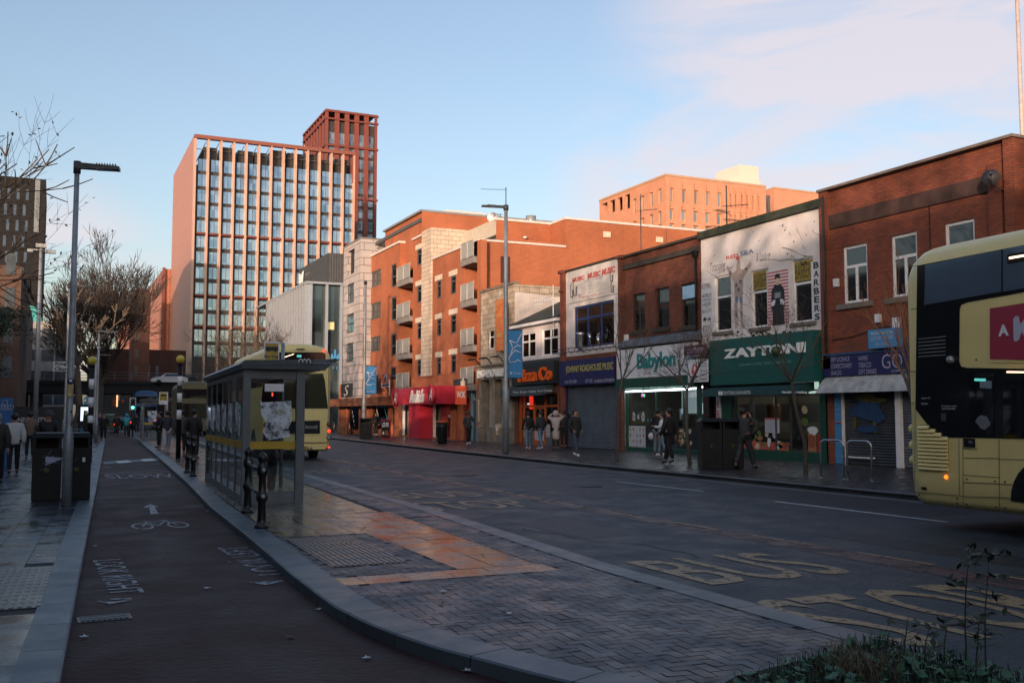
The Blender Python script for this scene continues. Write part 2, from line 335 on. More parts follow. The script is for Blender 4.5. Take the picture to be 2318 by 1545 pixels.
def tiles(name, poly, z, mat, tw, tl, gap, ang=0, bond=.5, herring=False, convex=False, tilt=0, holes=(), jit=.0, parent=None):
    m = MB(); m.tint = []; xs = [p[0] for p in poly]; ys = [p[1] for p in poly]; cx, cy = sum(xs) / len(xs), sum(ys) / len(ys)
    rr = max(math.hypot(x - cx, y - cy) for x, y in poly) + tl; ca, sa = cos(ang), sin(ang); rects = []
    if herring:
        n = int(rr / tw) + 2
        for i in range(-n, n + 1):
            for j in range(-n, n + 1):
                k = (i - j) % 4
                if k == 0: rects.append((i * tw, j * tw, 2 * tw, tw))
                elif k == 3: rects.append((i * tw, (j) * tw, tw, 2 * tw))
    else:
        ni = int(rr / tw) + 2; nj = int(rr / tl) + 2
        for i in range(-ni, ni + 1):
            o = (i % 2) * bond * tl + (random.uniform(-.1, .1) * tl if jit else 0)
            for j in range(-nj, nj + 1): rects.append((i * tw, j * tl + o, tw, tl))
    for (a, b, w, l) in rects:
        mx, my = a + w / 2, b + l / 2; X = cx + mx * ca - my * sa; Y = cy + mx * sa + my * ca
        if math.hypot(X - cx, Y - cy) > rr: continue
        P = [(a + gap, b + gap), (a + w - gap, b + gap), (a + w - gap, b + l - gap), (a + gap, b + l - gap)]
        P = [(cx + p * ca - q * sa, cy + p * sa + q * ca) for p, q in P]
        if convex: P = clip(P, poly)
        elif not inpoly(X, Y, poly): continue
        if len(P) < 3 or any(inpoly(X, Y, h) for h in holes): continue
        tx, ty = random.gauss(0, tilt), random.gauss(0, tilt)
        m.face([(x, y, z + (x - X) * tx + (y - Y) * ty) for x, y in P]); m.tint.append(random.random())
    return m.build(name, mat, parent, kind='structure')
def kerb(name, line, w, z, h, mat, seg=.9):
    """raised kerb stones along a polyline; w>0 lies to the left of travel"""
    m = MB(); m.tint = []
    # resample
    P = [Vector((x, y, 0)) for x, y in line]; S = [0]
    for a, b in zip(P, P[1:]): S.append(S[-1] + (b - a).length)
    def at(s):
        for k in range(len(P) - 1):
            if s <= S[k + 1] or k == len(P) - 2:
                t = (s - S[k]) / (S[k + 1] - S[k]); return P[k].lerp(P[k + 1], t)
    def nrm(s):
        d = (at(min(S[-1], s + .3)) - at(max(0, s - .3))).normalized(); return Vector((-d.y, d.x, 0))
    n = max(1, int(S[-1] / seg))
    for i in range(n):
        s0, s1 = S[-1] * i / n + .005, S[-1] * (i + 1) / n - .005; sub = 3 if seg > .5 and i < 40 else 1
        for k in range(sub):
            a, b = s0 + (s1 - s0) * k / sub, s0 + (s1 - s0) * (k + 1) / sub
            p, q = at(a), at(b); pn, qn = p + nrm(a) * w, q + nrm(b) * w; up = Vector((0, 0, z)); dn = Vector((0, 0, z - h)); bv = Vector((0, 0, -.012))
            e = nrm(a) * (.015 if w > 0 else -.015)
            for f in ([p + dn, q + dn, q + up + bv, p + up + bv], [p + up + bv, q + up + bv, q + up + e, p + up + e], [p + up + e, q + up + e, qn + up, pn + up], [pn + up, qn + up, qn + dn, pn + dn]):
                m.face(f if w > 0 else list(reversed(f))); m.tint.append((i * .618) % 1)
    return m.build(name, mat, kind='structure')
ASPH = pm('worn asphalt', (.030, .041, .052), .55, noise=.3, scale=1.2, bump=.9, rvar=.12, spec=.3)
LANEM = pm('red surfaced cycle lane', (.044, .022, .021), .66, noise=.28, scale=1.1, bump=.7, rvar=.1, spec=.16)
GRANITE = attrmat('granite kerb', (.072, .096, .118), .22, .42, rvar=.08, bump=.25, spec=.4)
GRANITED = attrmat('dark kerb', (.085, .09, .095), .3, .5, rvar=.08, bump=.25)
BRICKP = attrmat('block paving', (.050, .060, .074), .5, .45, rvar=.15, bump=.4, c2=(.03, .027, .032), spec=.4)
SLABW = attrmat('wet stone slabs', (.085, .072, .055), .35, .23, rvar=.11, bump=.10, c2=(.055, .048, .038), spec=.85)
SLABL = attrmat('wet pavement slabs', (.04, .052, .066), .35, .28, rvar=.15, bump=.12, c2=(.018, .024, .031), spec=.5)
FARPAV = attrmat('far pavement flags', (.045, .047, .052), .35, .35, rvar=.15, bump=.2, c2=(.03, .028, .03))
TACT = pm('tactile paving', (.14, .13, .12), .35, noise=.3, scale=2, rvar=.1, bump=.2)
MARKW = pm('worn white road paint', (.33, .34, .36), .5, noise=0, scale=14, c2=None)
MARKY = pm('worn yellow road paint', (.30, .19, .075), .5, noise=0)
def worn(name, c, thr=.45, sc=9):
    m = bpy.data.materials.new(name); m.use_nodes = True; t = m.node_tree; b = t.nodes['Principled BSDF']; l = t.links.new
    b.inputs['Base Color'].default_value = rgba(c); b.inputs['Roughness'].default_value = .5
    tc = N(t, 'ShaderNodeTexCoord'); nz = N(t, 'ShaderNodeTexNoise', ins={'Scale': sc, 'Detail': 9, 'Roughness': .75}); l(tc.outputs['Object'], nz.inputs['Vector'])
    mr = N(t, 'ShaderNodeMapRange', ins={'From Min': thr - .07, 'From Max': thr + .07}); l(nz.outputs['Fac'], mr.inputs['Value']); l(mr.outputs[0], b.inputs['Alpha']); return m
MARKW = worn('worn white road paint2', (.24, .27, .31), .43); MARKW2 = worn('faded white road paint', (.20, .22, .25), .45); MARKY = worn('worn yellow road paint2', (.28, .19, .095), .42)
MARKR = worn('red line paint', (.075, .032, .032), .45, 2)
sheet('ground', [(-1500, -400), (1500, -400), (1500, 3000), (-1500, 3000)], -.03, pm('ground', (.05, .05, .05), .8, noise=.2, scale=.05))
XL = lambda y: .11 + .0493 * (y - 7.09)
sheet('road', [(3, -60), (15.7, -60), (15.7, 29), (16.3, 42), (17.5, 66), (22, 200), (2, 200), (3.2, 60)], 0, ASPH)
sheet('cycle_lane', [(XL(-10) - .1, -10), (9, -10), (9, 1), (5.0, 3.6), (3.2, 5.2), (2.6, 7), (2.35, 9), (2.5, 12), (2.9, 22), (3.9, 40), (5.3, 72), (6.5, 110), (5.5, 110), (XL(72) - .1, 72)], .004, LANEM)
# island between the cycle lane and the carriageway
OUT = [(4.5, 3.3), (3.75, 3.9), (3.2, 4.7), (2.80, 5.58), (2.68, 5.94), (2.46, 6.56), (2.34, 7.06), (2.25, 7.6), (2.20, 8.3), (2.21, 9.0), (2.24, 10.2), (2.34, 12.2), (2.42, 14), (2.57, 18.3), (2.96, 24.9), (3.57, 37.3), (4.55, 58), (5.3, 72)]
RIN = [(5.18, -4), (5.18, 9), (5.25, 10.2), (5.45, 13), (5.66, 16), (5.82, 21.0), (6.05, 27.2), (6.55, 37), (7.7, 60), (8.3, 72)]
isl = [p for p in OUT] + [p for p in reversed(RIN) if p[1] > 3] + [(5.18, 3.3)]
m = MB(); m.face([(x, y, UPZ - .006) for x, y in reversed(isl)]); m.build('traffic_island', pm('paving joints', (.02, .02, .022), .8, noise=.3), kind='structure')
kerb('kerb', OUT, -.33, UPZ + .006, .11, GRANITE)
kerb('kerb', [(x + .30, y) for x, y in RIN], .30, UPZ + .006, .11, GRANITE)
near = [(x + .22, y) for x, y in OUT if y < 15] + [(5.6, 15), (5.2, 9), (5.2, 5.2), (4.5, 4.9), (4.1, 4.0)]
slabA = [(3.88, 9.78), (4.78, 9.78), (5.09, 16), (3.95, 16)]
slabB = [(2.54, 9.30), (4.83, 9.30), (4.81, 9.76), (2.54, 9.76)]
slabC = [(2.75, 13.25), (3.92, 13.25), (3.95, 16), (2.85, 16)]
slabD = [(2.85, 16), (5.09, 16), (5.4, 23), (6.0, 36), (7.9, 72), (5.55, 72), (4.0, 40), (3.2, 24)]
tac = [(2.72, 10.45), (3.56, 10.45), (3.62, 12.95), (2.78, 12.95)]
tiles('block_paving', near, UPZ, BRICKP, .1, .2, .004, ang=-.05, herring=True, tilt=.012, holes=(slabB, slabA, slabC, tac))
tiles('block_paving', [(5.05, 15), (5.7, 15), (5.85, 21), (6.1, 27.2), (6.6, 37), (5.95, 37), (5.45, 24)], UPZ, BRICKP, .1, .2, .004, ang=-.05, tilt=.01)
for P in (slabA, slabB, slabC, slabD): tiles('paving_slabs', P, UPZ + .002, SLABW, .45, .75 if P is not slabB else .5, .004, ang=-.04 if P is not slabB else 0, convex=True, tilt=.003, jit=.1)
m = MB(); gi = Fr((2.72, 10.45, UPZ), (1, 0, 0), (0.028, 1, 0)); m.box(gi, 0, .84, 0, 2.5, 0, .006)
for k in range(13):
    for j in range(6): m.box(gi, .03 + k * .064, .063 + k * .064, .02 + j * .415, .40 + j * .415, .006, .014)
m.build('tactile_paving', TACT, kind='structure')
# left footway
lf = [(XL(y) - .28, y) for y in (-6, 30, 72)]
m = MB(); m.face([(-14, -6, UPZ - .006), (lf[0][0], -6, UPZ - .006), (lf[2][0], 72, UPZ - .006), (-14, 72, UPZ - .006)]); m.build('footway', pm('paving joints', (.02, .02, .022), .8), kind='structure')
kerb('kerb', [(XL(-6), -6), (XL(72), 72)], .28, UPZ + .006, .11, GRANITE)
TP = [(-.55, 9.35), (.0, 9.35), (.07, 11.8), (-.5, 11.8)]
tiles('footway_slabs', [(-3.2, 4), (XL(4) - .28, 4), (XL(40) - .28, 40), (-1.6, 40)], UPZ, SLABL, .4, .6, .004, ang=-.049, convex=True, tilt=.003, jit=.1, holes=(TP,))
tiles('footway_slabs', [(-1.6, 40), (XL(40) - .28, 40), (XL(72) - .28, 72), (-2, 72)], UPZ, SLABL, .6, .9, .006, ang=-.049, convex=True, tilt=.002)
m = MB(); gi = Fr((-.57, 9.32, UPZ), (1, 0, 0), (0.04, 1, 0)); m.box(gi, 0, .55, 0, 2.45, 0, .006)
for k in range(8):
    for j in range(12): m.box(gi, .02 + k * .068, .055 + k * .068, .02 + j * .2, .19 + j * .2, .006, .013)
m.build('tactile_paving', TACT, kind='structure')
# far footway
FK = [(15.6, -30), (15.66, 29), (16.25, 42), (17.45, 66), (19.6, 110)]
m = MB(); m.face([(15.5, -30, .105), (60, -30, .105), (60, 110, .105), (19.4, 110, .105), (17.3, 66, .105), (16.1, 42, .105), (15.56, 29, .105)]); m.build('far_footway', pm('paving joints', (.02, .02, .022), .8), kind='structure')
kerb('kerb', FK, -.22, .12, .13, GRANITED)
kerb('kerb', [(x - .3, y) for x, y in FK], -.28, .012, .02, GRANITED)
tiles('far_footway_slabs', [(15.85, 6), (23.3, 6), (23.3, 88), (18.6, 88), (17.6, 66), (16.45, 42), (15.87, 29)], .112, FARPAV, .3, .6, .005, tilt=.003)
# ---- markings
def strip(name, a, b, w, mat, z=.008):
    a, b = Vector((*a, z)), Vector((*b, z)); d = (b - a).normalized(); n = Vector((d.y, -d.x, 0)) * w / 2
    m = MB(); m.face([a + n, b + n, b - n, a - n]); return m.build(name, mat, kind='structure')
sheet('red_line', [(8.85 - .28, 4), (9.35 - .28, 4), (9.15, 18), (9.95, 37), (9.4, 37), (8.68, 18), ], .004, MARKR)
for k in range(18):
    y0 = 6.45 + k * 1.96; fx = lambda y: 9.15 - .03 * (y - 8) if y < 14 else 8.92 + max(0, y - 16) * .034
    strip('road_marking', (fx(y0), y0), (fx(y0 + 1.2), y0 + 1.2), .075, MARKY)
a, b = G(1755, 1135), G(2145, 1182); strip('road_marking', (a.x, a.y), (b.x, b.y), .11, pm('white line paint', (.50, .52, .55), .5, noise=.3, scale=9))
a, b = G(1395, 1089.5), G(1592, 1112); strip('road_marking', (a.x, a.y), (b.x, b.y), .085, MATS['white line paint'])
a, b = G(1220, 1068), G(1330, 1080); strip('road_marking', (a.x, a.y), (b.x, b.y), .06, MARKW2)
a, b = G(1020, 1043), G(1115, 1054); strip('road_marking', (a.x, a.y), (b.x, b.y), .06, MARKW2)
a, b = G(1445, 1066, .02), G(1512, 1068, .02); strip('road_marking', (a.x, a.y), (b.x, b.y), .1, MARKW)
GF = Fr((0, 0, .004), (1, 0, 0), (0, 1, 0))
def groundtext(s, u0, u1, v0, v1, mat, fr=GF, **k):
    o = text(s, fr, u0, u1, v0, v1, mat, None, name='road_marking', w=.001, ext=.002, **k); o['kind'] = 'structure'; return o
groundtext('BUS', 6.05, 8.0, 8.35, 10.1, MARKY, bold=.008)
groundtext('STOP', 5.75, 8.25, 5.5, 7.5, MARKY, bold=.008)
groundtext('BUS', 6.45, 8.35, 19.35, 20.9, MARKY, bold=.008)
groundtext('STOP', 6.1, 8.35, 16.75, 18.5, MARKY, bold=.008)
groundtext('STOP', 6.7, 8.4, 29, 30.6, MARKY, bold=.008)
RG = Fr((0, 0, .008), (.03, -1, 0), (1, .03, 0))      # reads towards the camera, letters up towards the carriageway
LG = Fr((0, 0, .008), (-.03, 1, 0), (-1, -.03, 0))
p = G(285, 1270)
groundtext('LOOK RIGHT', -12.7, -10.25, .86, 1.17, MARKW2, fr=RG, bold=.005)
simple('road_marking', MARKW2, None, lambda m: (m.face([(.53, 10.05, .012), (.53, 9.99, .012), (.72, 9.93, .012), (.72, 9.99, .012)]), m.face([(.42, 9.98, .012), (.52, 9.75, .012), (.74, 9.9, .012), (.55, 9.88, .012)])), kind='structure')
q0 = G(645, 1318); q1 = G(500, 1238)
groundtext('LOOK LEFT', 10.75, 13.2, -2.72, -2.36, MARKW2, fr=LG, bold=.005)
simple('road_marking', MARKW2, None, lambda m: (m.face([(1.98, 10.35, .012), (1.98, 10.42, .012), (2.2, 10.4, .012), (2.2, 10.33, .012)]), m.face([(1.86, 10.45, .012), (1.98, 10.18, .012), (2.2, 10.35, .012), (2.02, 10.33, .012)])), kind='structure')
# bicycle symbol and arrow
def cyc():
    m = MB(); a = G(305, 1200); b = G(418, 1189); fr = Fr((a.x, a.y, .011), (1, .03, 0), (-.03, 1, 0)); W_ = (b - a).length; H = 1.35
    def bar(p, q, w):
        p = Vector((p[0] * W_, p[1] * H, 0)); q = Vector((q[0] * W_, q[1] * H, 0)); d = (q - p).normalized(); n = Vector((-d.y, d.x, 0)) * w / 2
        m.face([fr((p - n).x, (p - n).y), fr((q - n).x, (q - n).y), fr((q + n).x, (q + n).y), fr((p + n).x, (p + n).y)])
    for cx in (.19, .81):
        for k in range(20):
            a0, a1 = 2 * pi * k / 20, 2 * pi * (k + 1) / 20
            m.face([fr(*((cx + r * cos(t)) * W_, (.34 + r * 1.7 * sin(t)) * H)) for r, t in ((.15, a0), (.19, a0), (.19, a1), (.15, a1))])
    for p, q in (((.19, .34), (.33, .72)), ((.33, .72), (.64, .72)), ((.64, .72), (.48, .34)), ((.48, .34), (.33, .72)), ((.19, .34), (.48, .34)), ((.81, .34), (.66, .92)), ((.58, .92), (.74, .92)), ((.27, .85), (.38, .85)), ((.33, .72), (.32, .85))): bar(p, q, .035)
    m.build('road_marking', MARKW, kind='structure')
cyc()
pts = [G(x, y, .012) for x, y in ((325, 1147), (340, 1140), (360, 1146), (350, 1147), (359, 1162), (341, 1163), (338, 1148))]
simple('road_marking', MARKW, None, lambda m: m.face(list(reversed(pts))), kind='structure')
# raised zebra strip and give way lines
za, zb = G(233, 1047), G(372, 1037); zd = Vector((zb.x - za.x, zb.y - za.y, 0)); fr = Fr((za.x, za.y, .0), zd, (0, 1, 0)); WZ = zd.length
MW = pm('white zebra paint', (.55, .58, .6), .5, noise=.2, scale=5)
for k in range(5):
    MB().box(Fr(fr.O, fr.U, (0, 1, 0)), WZ * k / 5 + .004, WZ * (k + 1) / 5 - .004, -1.2, .5, .005, .018).build('zebra_crossing', MW if k % 2 else GRANITED, kind='structure')
for (x0, y0, x1, y1, wd) in ((235, 1073, 383, 1062, .07), (240, 1077, 385, 1066, .07), (222, 1060, 250, 1056, .06), (310, 1052, 330, 1050, .06), (345, 1050, 362, 1049, .06), (293, 982, 310, 981, .1), (238, 993, 295, 993, .12), (245, 989, 258, 989, .5), (290, 989, 305, 988, .5)):
    a, b = G(x0, y0), G(x1, y1); strip('road_marking', (a.x, a.y), (b.x, b.y), wd, MARKW, z=.012)
a = G(240, 1083)
groundtext('SLOW', a.x, G(385, 1072).x, a.y - .3, a.y + 1.6, MARKW2, fr=GF.off(.008))
# litter specks of paint and worn flecks
# gully grate
a = G(176, 1412); fr = Fr((a.x, a.y, .0), (1, .03, 0), (-.03, 1, 0)); t = thing('drain_grate', 'rectangular iron drain grate let into the red cycle lane', 'drain grate', fr.O)
boxp('frame', DKGREY, t, fr, 0, .42, 0, .24, .005, .012)
m = MB()
for k in range(9): m.box(fr, .03 + k * .042, .048 + k * .042, .02, .22, .012, .018)
for k in range(3): m.box(fr, .03, .40, .03 + k * .08, .045 + k * .08, .018, .022)
m.build('bars', pm('worn iron', (.07, .085, .10), .4, metal=.5, noise=.3), t)
# planting bed
bed = [(3.0, 4.55), (3.79, 5.02), (4.45, 5.18), (5.05, 5.35), (5.25, 4.0), (5.25, 1), (3.0, 1)]
sheet('planting_bed', bed, UPZ + .03, pm('soil', (.025, .02, .015), .95, noise=.4, scale=8, bump=1))
kerb('kerb', [(2.6, 4.1), (3.15, 4.75), (3.79, 5.10), (4.45, 5.27), (5.0, 5.44), (5.3, 5.42)], -.16, UPZ + .02, .05, GRANITED, seg=.6)

a = G(1480, 1130, .004); m = MB()
for k in range(48):
    t0, t1 = 2 * pi * k / 48, 2 * pi * (k + 1) / 48
    m.face([(a.x + rx * cos(t) , a.y + ry * sin(t), .005) for rx, ry, t in ((1.15, 1.75, t0), (1.27, 1.9, t0), (1.27, 1.9, t1), (1.15, 1.75, t1))])
m.build('tyre_mark', worn('pale tyre scuff', (.07, .085, .10), .53, 4), kind='structure')
for x, y, lab in ((1330, 1100, 'round iron manhole cover in the far lane'), (1050, 1075, 'smaller iron cover near the middle of the road')):
    P = G(x, y, .003); t = thing('manhole_cover', lab, 'manhole cover', P); MB().lathe(P, [(.32, 0), (.32, .005), (0, .006)], 20).build('lid', pm('dark iron lid', (.03, .03, .032), .5, metal=.3, noise=.3, scale=20), t); MB().tube([P + Vector((.34 * cos(k * pi / 10), .34 * sin(k * pi / 10), .002)) for k in range(21)], .012, 4).build('rim', MATS['dark iron lid'], t)

PATCH = pm('newer asphalt patch', (.017, .022, .030), .5, noise=.3, scale=3, bump=.8, spec=.3)
for x0, x1, y0, y1 in ((10.2, 11.6, 18, 23), (13.4, 15.2, 12.5, 19), (9.9, 10.6, 7, 11.5), (6.7, 7.6, 12.2, 14.6)):
    sheet('asphalt_patch', [(x0, y0), (x1, y0 + .1), (x1 + .05, y1), (x0 - .04, y1 - .1)], .003, PATCH)
m = MB(); rs = random.Random(19)
for k in range(7):
    x, y = rs.uniform(6.5, 14.5), rs.uniform(7, 22); a = rs.uniform(0, pi)
    for q in range(14):
        a += rs.gauss(0, .35); nx, ny = x + .28 * cos(a), y + .28 * sin(a); w = .008; m.face([(x - w * sin(a), y + w * cos(a), .0045), (x + w * sin(a), y - w * cos(a), .0045), (nx + w * sin(a), ny - w * cos(a), .0045), (nx - w * sin(a), ny + w * cos(a), .0045)]); x, y = nx, ny
m.build('road_cracks', pm('crack', (.008, .01, .012), .9), kind='structure')
# ================================================================== FAR-SIDE SHOPS
FX = 23.2
F1 = Fr((FX, 0, 0), (0, -1, 0))
def YU(x, y): return onfr(F1, x, y)[0]
def win(fr, r, parent, fm=UPVC, cols=1, tr=None, rec=.1, bar=.055, glass=GLASSD, trcols=None, name='window', curtain=None, lab=None, openw=None):
    u0, u1, v0, v1 = r; m = MB(); w0, w1 = -rec - .03, -rec + .03
    m.box(fr, u0, u0 + bar, v0, v1, w0, w1); m.box(fr, u1 - bar, u1, v0, v1, w0, w1)
    m.box(fr, u0 + bar, u1 - bar, v0, v0 + bar, w0, w1); m.box(fr, u0 + bar, u1 - bar, v1 - bar, v1, w0, w1)
    vt = v1 - bar
    if tr:
        vt = v1 - (v1 - v0) * tr; m.box(fr, u0 + bar, u1 - bar, vt - bar * .5, vt + bar * .5, w0, w1)
        for k in range(1, trcols or 1): c = u0 + (u1 - u0) * k / trcols; m.box(fr, c - bar / 2, c + bar / 2, vt + bar * .5, v1 - bar, w0, w1)
        vt -= bar * .5
    for k in range(1, cols): c = u0 + (u1 - u0) * k / cols; m.box(fr, c - bar / 2, c + bar / 2, v0 + bar, vt, w0, w1)
    o = m.build(name, fm, parent)
    if lab: o['label'] = lab
    boxp('pane', glass, o, fr, u0 + bar * .6, u1 - bar * .6, v0 + bar * .6, v1 - bar * .6, -rec - .012, -rec - .004)
    if curtain: boxp('curtain', curtain, o, fr, u0 + .05, u1 - .05, v0 + .05, v1 - .05, -rec - .2, -rec - .18)
    return o
def holes(rs): return [tuple(r) for r in rs]
CURT = pm('net curtain', (.45, .44, .42), .9, noise=.35, scale=6, stretch=(6, 6, .6))
GLASSW = clearglass('window glass', (.55, .58, .6), .04)
def letters(fr, spec, parent, mat, **k):
    for s, x0, y0, x1, y1 in spec:
        r = R4(fr, x0, y0, x1, y1); text(s, fr, *r, mat, parent, **k)
def shopbox(fr, u0, u1, v0, v1, parent, wall=None, depth=2.6, w=-.35):
    m = MB(); W_ = wall or pm('dim shop interior', (.10, .095, .085), .8, noise=.3, scale=1)
    m.face([fr(u0, v0, -depth), fr(u1, v0, -depth), fr(u1, v1, -depth), fr(u0, v1, -depth)])
    m.face([fr(u0, v0, w), fr(u1, v0, w), fr(u1, v0, -depth), fr(u0, v0, -depth)]); m.face([fr(u0, v1, w), fr(u0, v1, -depth), fr(u1, v1, -depth), fr(u1, v1, w)])
    m.face([fr(u0, v0, w), fr(u0, v0, -depth), fr(u0, v1, -depth), fr(u0, v1, w)]); m.face([fr(u1, v0, w), fr(u1, v1, w), fr(u1, v1, -depth), fr(u1, v0, -depth)])
    return m.build('interior', W_, parent)
def shutter(fr, r, parent, mat, w=-.08, **k):
    m = MB(); u0, u1, v0, v1 = r; n = int((v1 - v0) / .085)
    for i in range(n):
        a = v0 + (v1 - v0) * i / n; b = v0 + (v1 - v0) * (i + 1) / n; c = (a + b) / 2
        m.face([fr(u0, a, w - .02), fr(u1, a, w - .02), fr(u1, c, w + .012), fr(u0, c, w + .012)]); m.face([fr(u0, c, w + .012), fr(u1, c, w + .012), fr(u1, b, w - .02), fr(u0, b, w - .02)])
    return m.build('roller_shutter', mat, parent, **k)
def blobs(fr, parent, name, specs, w=.006):
    """specs: (u, v, ru, rv, material) flat painted or printed shapes with irregular rims"""
    g = {}
    for i, (u, v, ru, rv, mt) in enumerate(specs):
        m = g.setdefault(mt, MB()); n = 14; ww = w + .0012 * (i % 9)
        P = []
        for k in range(n):
            t = 2 * pi * k / n; q = random.uniform(.78, 1.1); P.append(fr(u + ru * q * cos(t), v + rv * q * sin(t), ww))
        m.face(P)
    for mt, m in g.items(): m.build(name, MATS[mt], parent)
def figure(fr, u, v0, h, parts, parent, name, w=.006):
    """flat painted standing figure from polygons in a unit box (x -.5...5, y 0..1)"""
    for i, (mt, P, s) in enumerate(parts):
        m = MB(); m.face([fr(u + x * s * h, v0 + y * h, w + i * .0015) for x, y in P]); m.build(name, MATS[mt], parent)
RED = pm('red paint', (.42, .03, .03), .4, noise=.1); NAVY = pm('navy sign', (.02, .022, .10), .35, noise=.1); TEAL = pm('teal sign', (.008, .085, .075), .4, noise=.12)
GREEN = pm('dark green paint', (.01, .065, .042), .4, noise=.15); WHITEL = pm('white lettering', (.75, .77, .78), .4, noise=0); BLACKL = pm('black lettering', (.012, .012, .014), .5, noise=0)
SIGNW = pm('white sign board', (.62, .64, .70), .45, noise=.1, scale=1.5); TEALL = pm('teal lettering', (.01, .20, .22), .4, noise=0); YELL = pm('yellow lettering', (.6, .55, .10), .4, noise=0)
SKYB = pm('light blue panel', (.06, .26, .52), .4, noise=.08); LILAC = pm('lilac grey lettering', (.42, .42, .55), .4, noise=0); REDL = pm('faded red lettering', (.50, .09, .08), .5, noise=0)
OCHRE = pm('ochre lettering board', (.30, .21, .03), .5, noise=.3, scale=8); BROWNF = pm('printed bread brown', (.34, .17, .07), .5, noise=.5, scale=14); MEAT = pm('printed meat', (.25, .07, .03), .5, noise=.6, scale=18)
LEAFP = pm('printed salad', (.09, .16, .03), .5, noise=.6, scale=16); CREAM = pm('printed cream', (.55, .46, .30), .5, noise=.4, scale=14); PAPER = pm('printed paper', (.45, .48, .55), .5, noise=.1, scale=20)
SHUT = pm('blue grey roller shutter', (.10, .12, .145), .45, metal=.2, noise=.25, scale=1.5); SHUTD = pm('dark roller shutter', (.045, .05, .058), .5, noise=.3, scale=1.5)
TUBE = emis('lit tube lamp', (.85, .93, 1), 6); LEAD = pm('lead flashing', (.10, .12, .15), .5, noise=.3); WARMT = emis('warm lit tube', (1, .6, .32), 5)
ORANGEP = pm('orange door paint', (.45, .09, .012), .35, noise=.1); STONEG = pm('sooty carved stone', (.20, .18, .155), .8, noise=.35, scale=2, bump=.4)
INKG = pm('faded mural skin', (.48, .37, .31), .8, noise=.3, scale=6, c2=(.30, .27, .27)); BLUEG = pm('mural blue', (.12, .19, .30), .7, noise=.2); GRAF = pm('graffiti blue', (.015, .05, .13), .5, noise=.4, scale=5); GRAFY = pm('graffiti yellow', (.10, .085, .01), .5, noise=.4, scale=5)
INKD = pm('mural ink', (.10, .10, .12), .7, noise=.2); MAROON = pm('maroon sign', (.10, .015, .04), .4, noise=.1)
def base(x, y=1000): return Vector((FX, -YU(x, y), .11))
BZ = .11
# ---- 1 convenience shop (nearest)
uL, uR = YU(1866, 760), YU(2303, 420)
T = thing('brick_building', 'nearest two storey red brick shop with navy convenience sign, white windows and satellite dish', 'building', (FX, -uR, BZ), group='shop buildings along the far pavement')
top = 9.12; W1 = RL(F1, 1907, 1964, 560, 689); W2 = RL(F1, 2016, 2077, 535, 675); W3 = RL(F1, 2137, 2208, 507, 655)
W4 = (W3[0] + 2.05, W3[1] + 2.05, W3[2], W3[3])
sh = (RL(F1, 1880, 2240, 890, 1049)); 
H = [W1, W2, W3]
MB().wall(F1, uL, uR, 3.2, top, H, .14, back=14).build('wall', REDB, T)
MB().wall(F1, uL, uR, BZ, 3.2, [(uL + .35, uR - .3, BZ, 3.05)], .3, back=14).build('wall', REDB, T, label='lower wall around the shutters')
u = YU(2241, 420)
for q in ((uL, uL + .38, 3.2, top - .02, .002, .12), (uR - .30, uR, BZ, top - .02, .002, .14), (u, u + .42, 3.2, top - .55, .002, .09)): boxp('pilaster', REDB, T, F1, *q)
b0, b1 = onfr(F1, 1882, 519)[1], onfr(F1, 1882, 488)[1]
boxp('band', pm('sooty stone band', (.055, .03, .025), .85, noise=.5, scale=1.5, bump=.4), T, F1, uL + .38, YU(2241, 420), b0, b1, .001, .06)
MB().box(F1, uL - .02, uR + .05, top - .03, top + .05, -.3, .2).build('coping', pm('grey coping', (.18, .15, .13), .8), T)
SILL = pm('stone sill', (.17, .15, .13), .85, noise=.3)
for r in H:
    win(F1, r, T, cols=2, tr=.36, rec=.09, bar=.09); boxp('sill', SILL, T, F1, r[0] - .25, r[1] + .2, r[2] - .17, r[2] - .002, -.05, .1)
g = RL(F1, 1869, 2200, 806, 853)
g = (g[0], uR - .25, g[2], g[3]); S = boxp('shop_sign', NAVY, T, F1, *g, .03, .12)
boxp('trim', pm('blue trim', (.03, .09, .22), .4), S, F1, g[0], g[1], g[3] + .001, g[3] + .06, .03, .15)
SF = F1.off(.12)
letters(SF, [('OFF LICENCE', 1881, 819, 1923, 806.5), ('CONFECTIONERY', 1881.5, 834, 1929, 821), ('SNACKS', 1882, 849, 1905, 838), ('VAPES', 1943, 816, 1964, 805), ('TOBACCO', 1943.5, 832, 1972, 819), ('SOFT DRINKS', 1944, 847, 1984, 834)], S, LILAC)
letters(SF, [('GOVIN', 1997, 834, 2096, 795)], S, LILAC, bold=-.01); letters(SF, [('CONVENIENCE', 2018, 842.5, 2085, 833)], S, LILAC)
lb = RL(F1, 1981, 2047, 748, 790); S = boxp('box_sign', SKYB, T, F1, *lb, .05, .3); LF = F1.off(.3)
boxp('logo_panel', pm('pale logo panel', (.30, .42, .50), .4), S, LF, lb[0] + .12, lb[1] - .12, lb[2] + .42, lb[3] - .08, .001, .006)
text('Lebara', LF, lb[0] + .3, lb[1] - .25, lb[2] + .47, lb[3] - .14, BLACKL, S, w=.008); text('GOVIN NEWS', LF, lb[0] + .1, lb[1] - .1, lb[2] + .23, lb[2] + .37, LILAC, S); text('OFF-LICENCE', LF, lb[0] + .3, lb[1] - .3, lb[2] + .06, lb[2] + .17, LILAC, S)
hz = RL(F1, 1872, 2200, 862, 890); m = MB(); a, b = hz[0], uR - .3
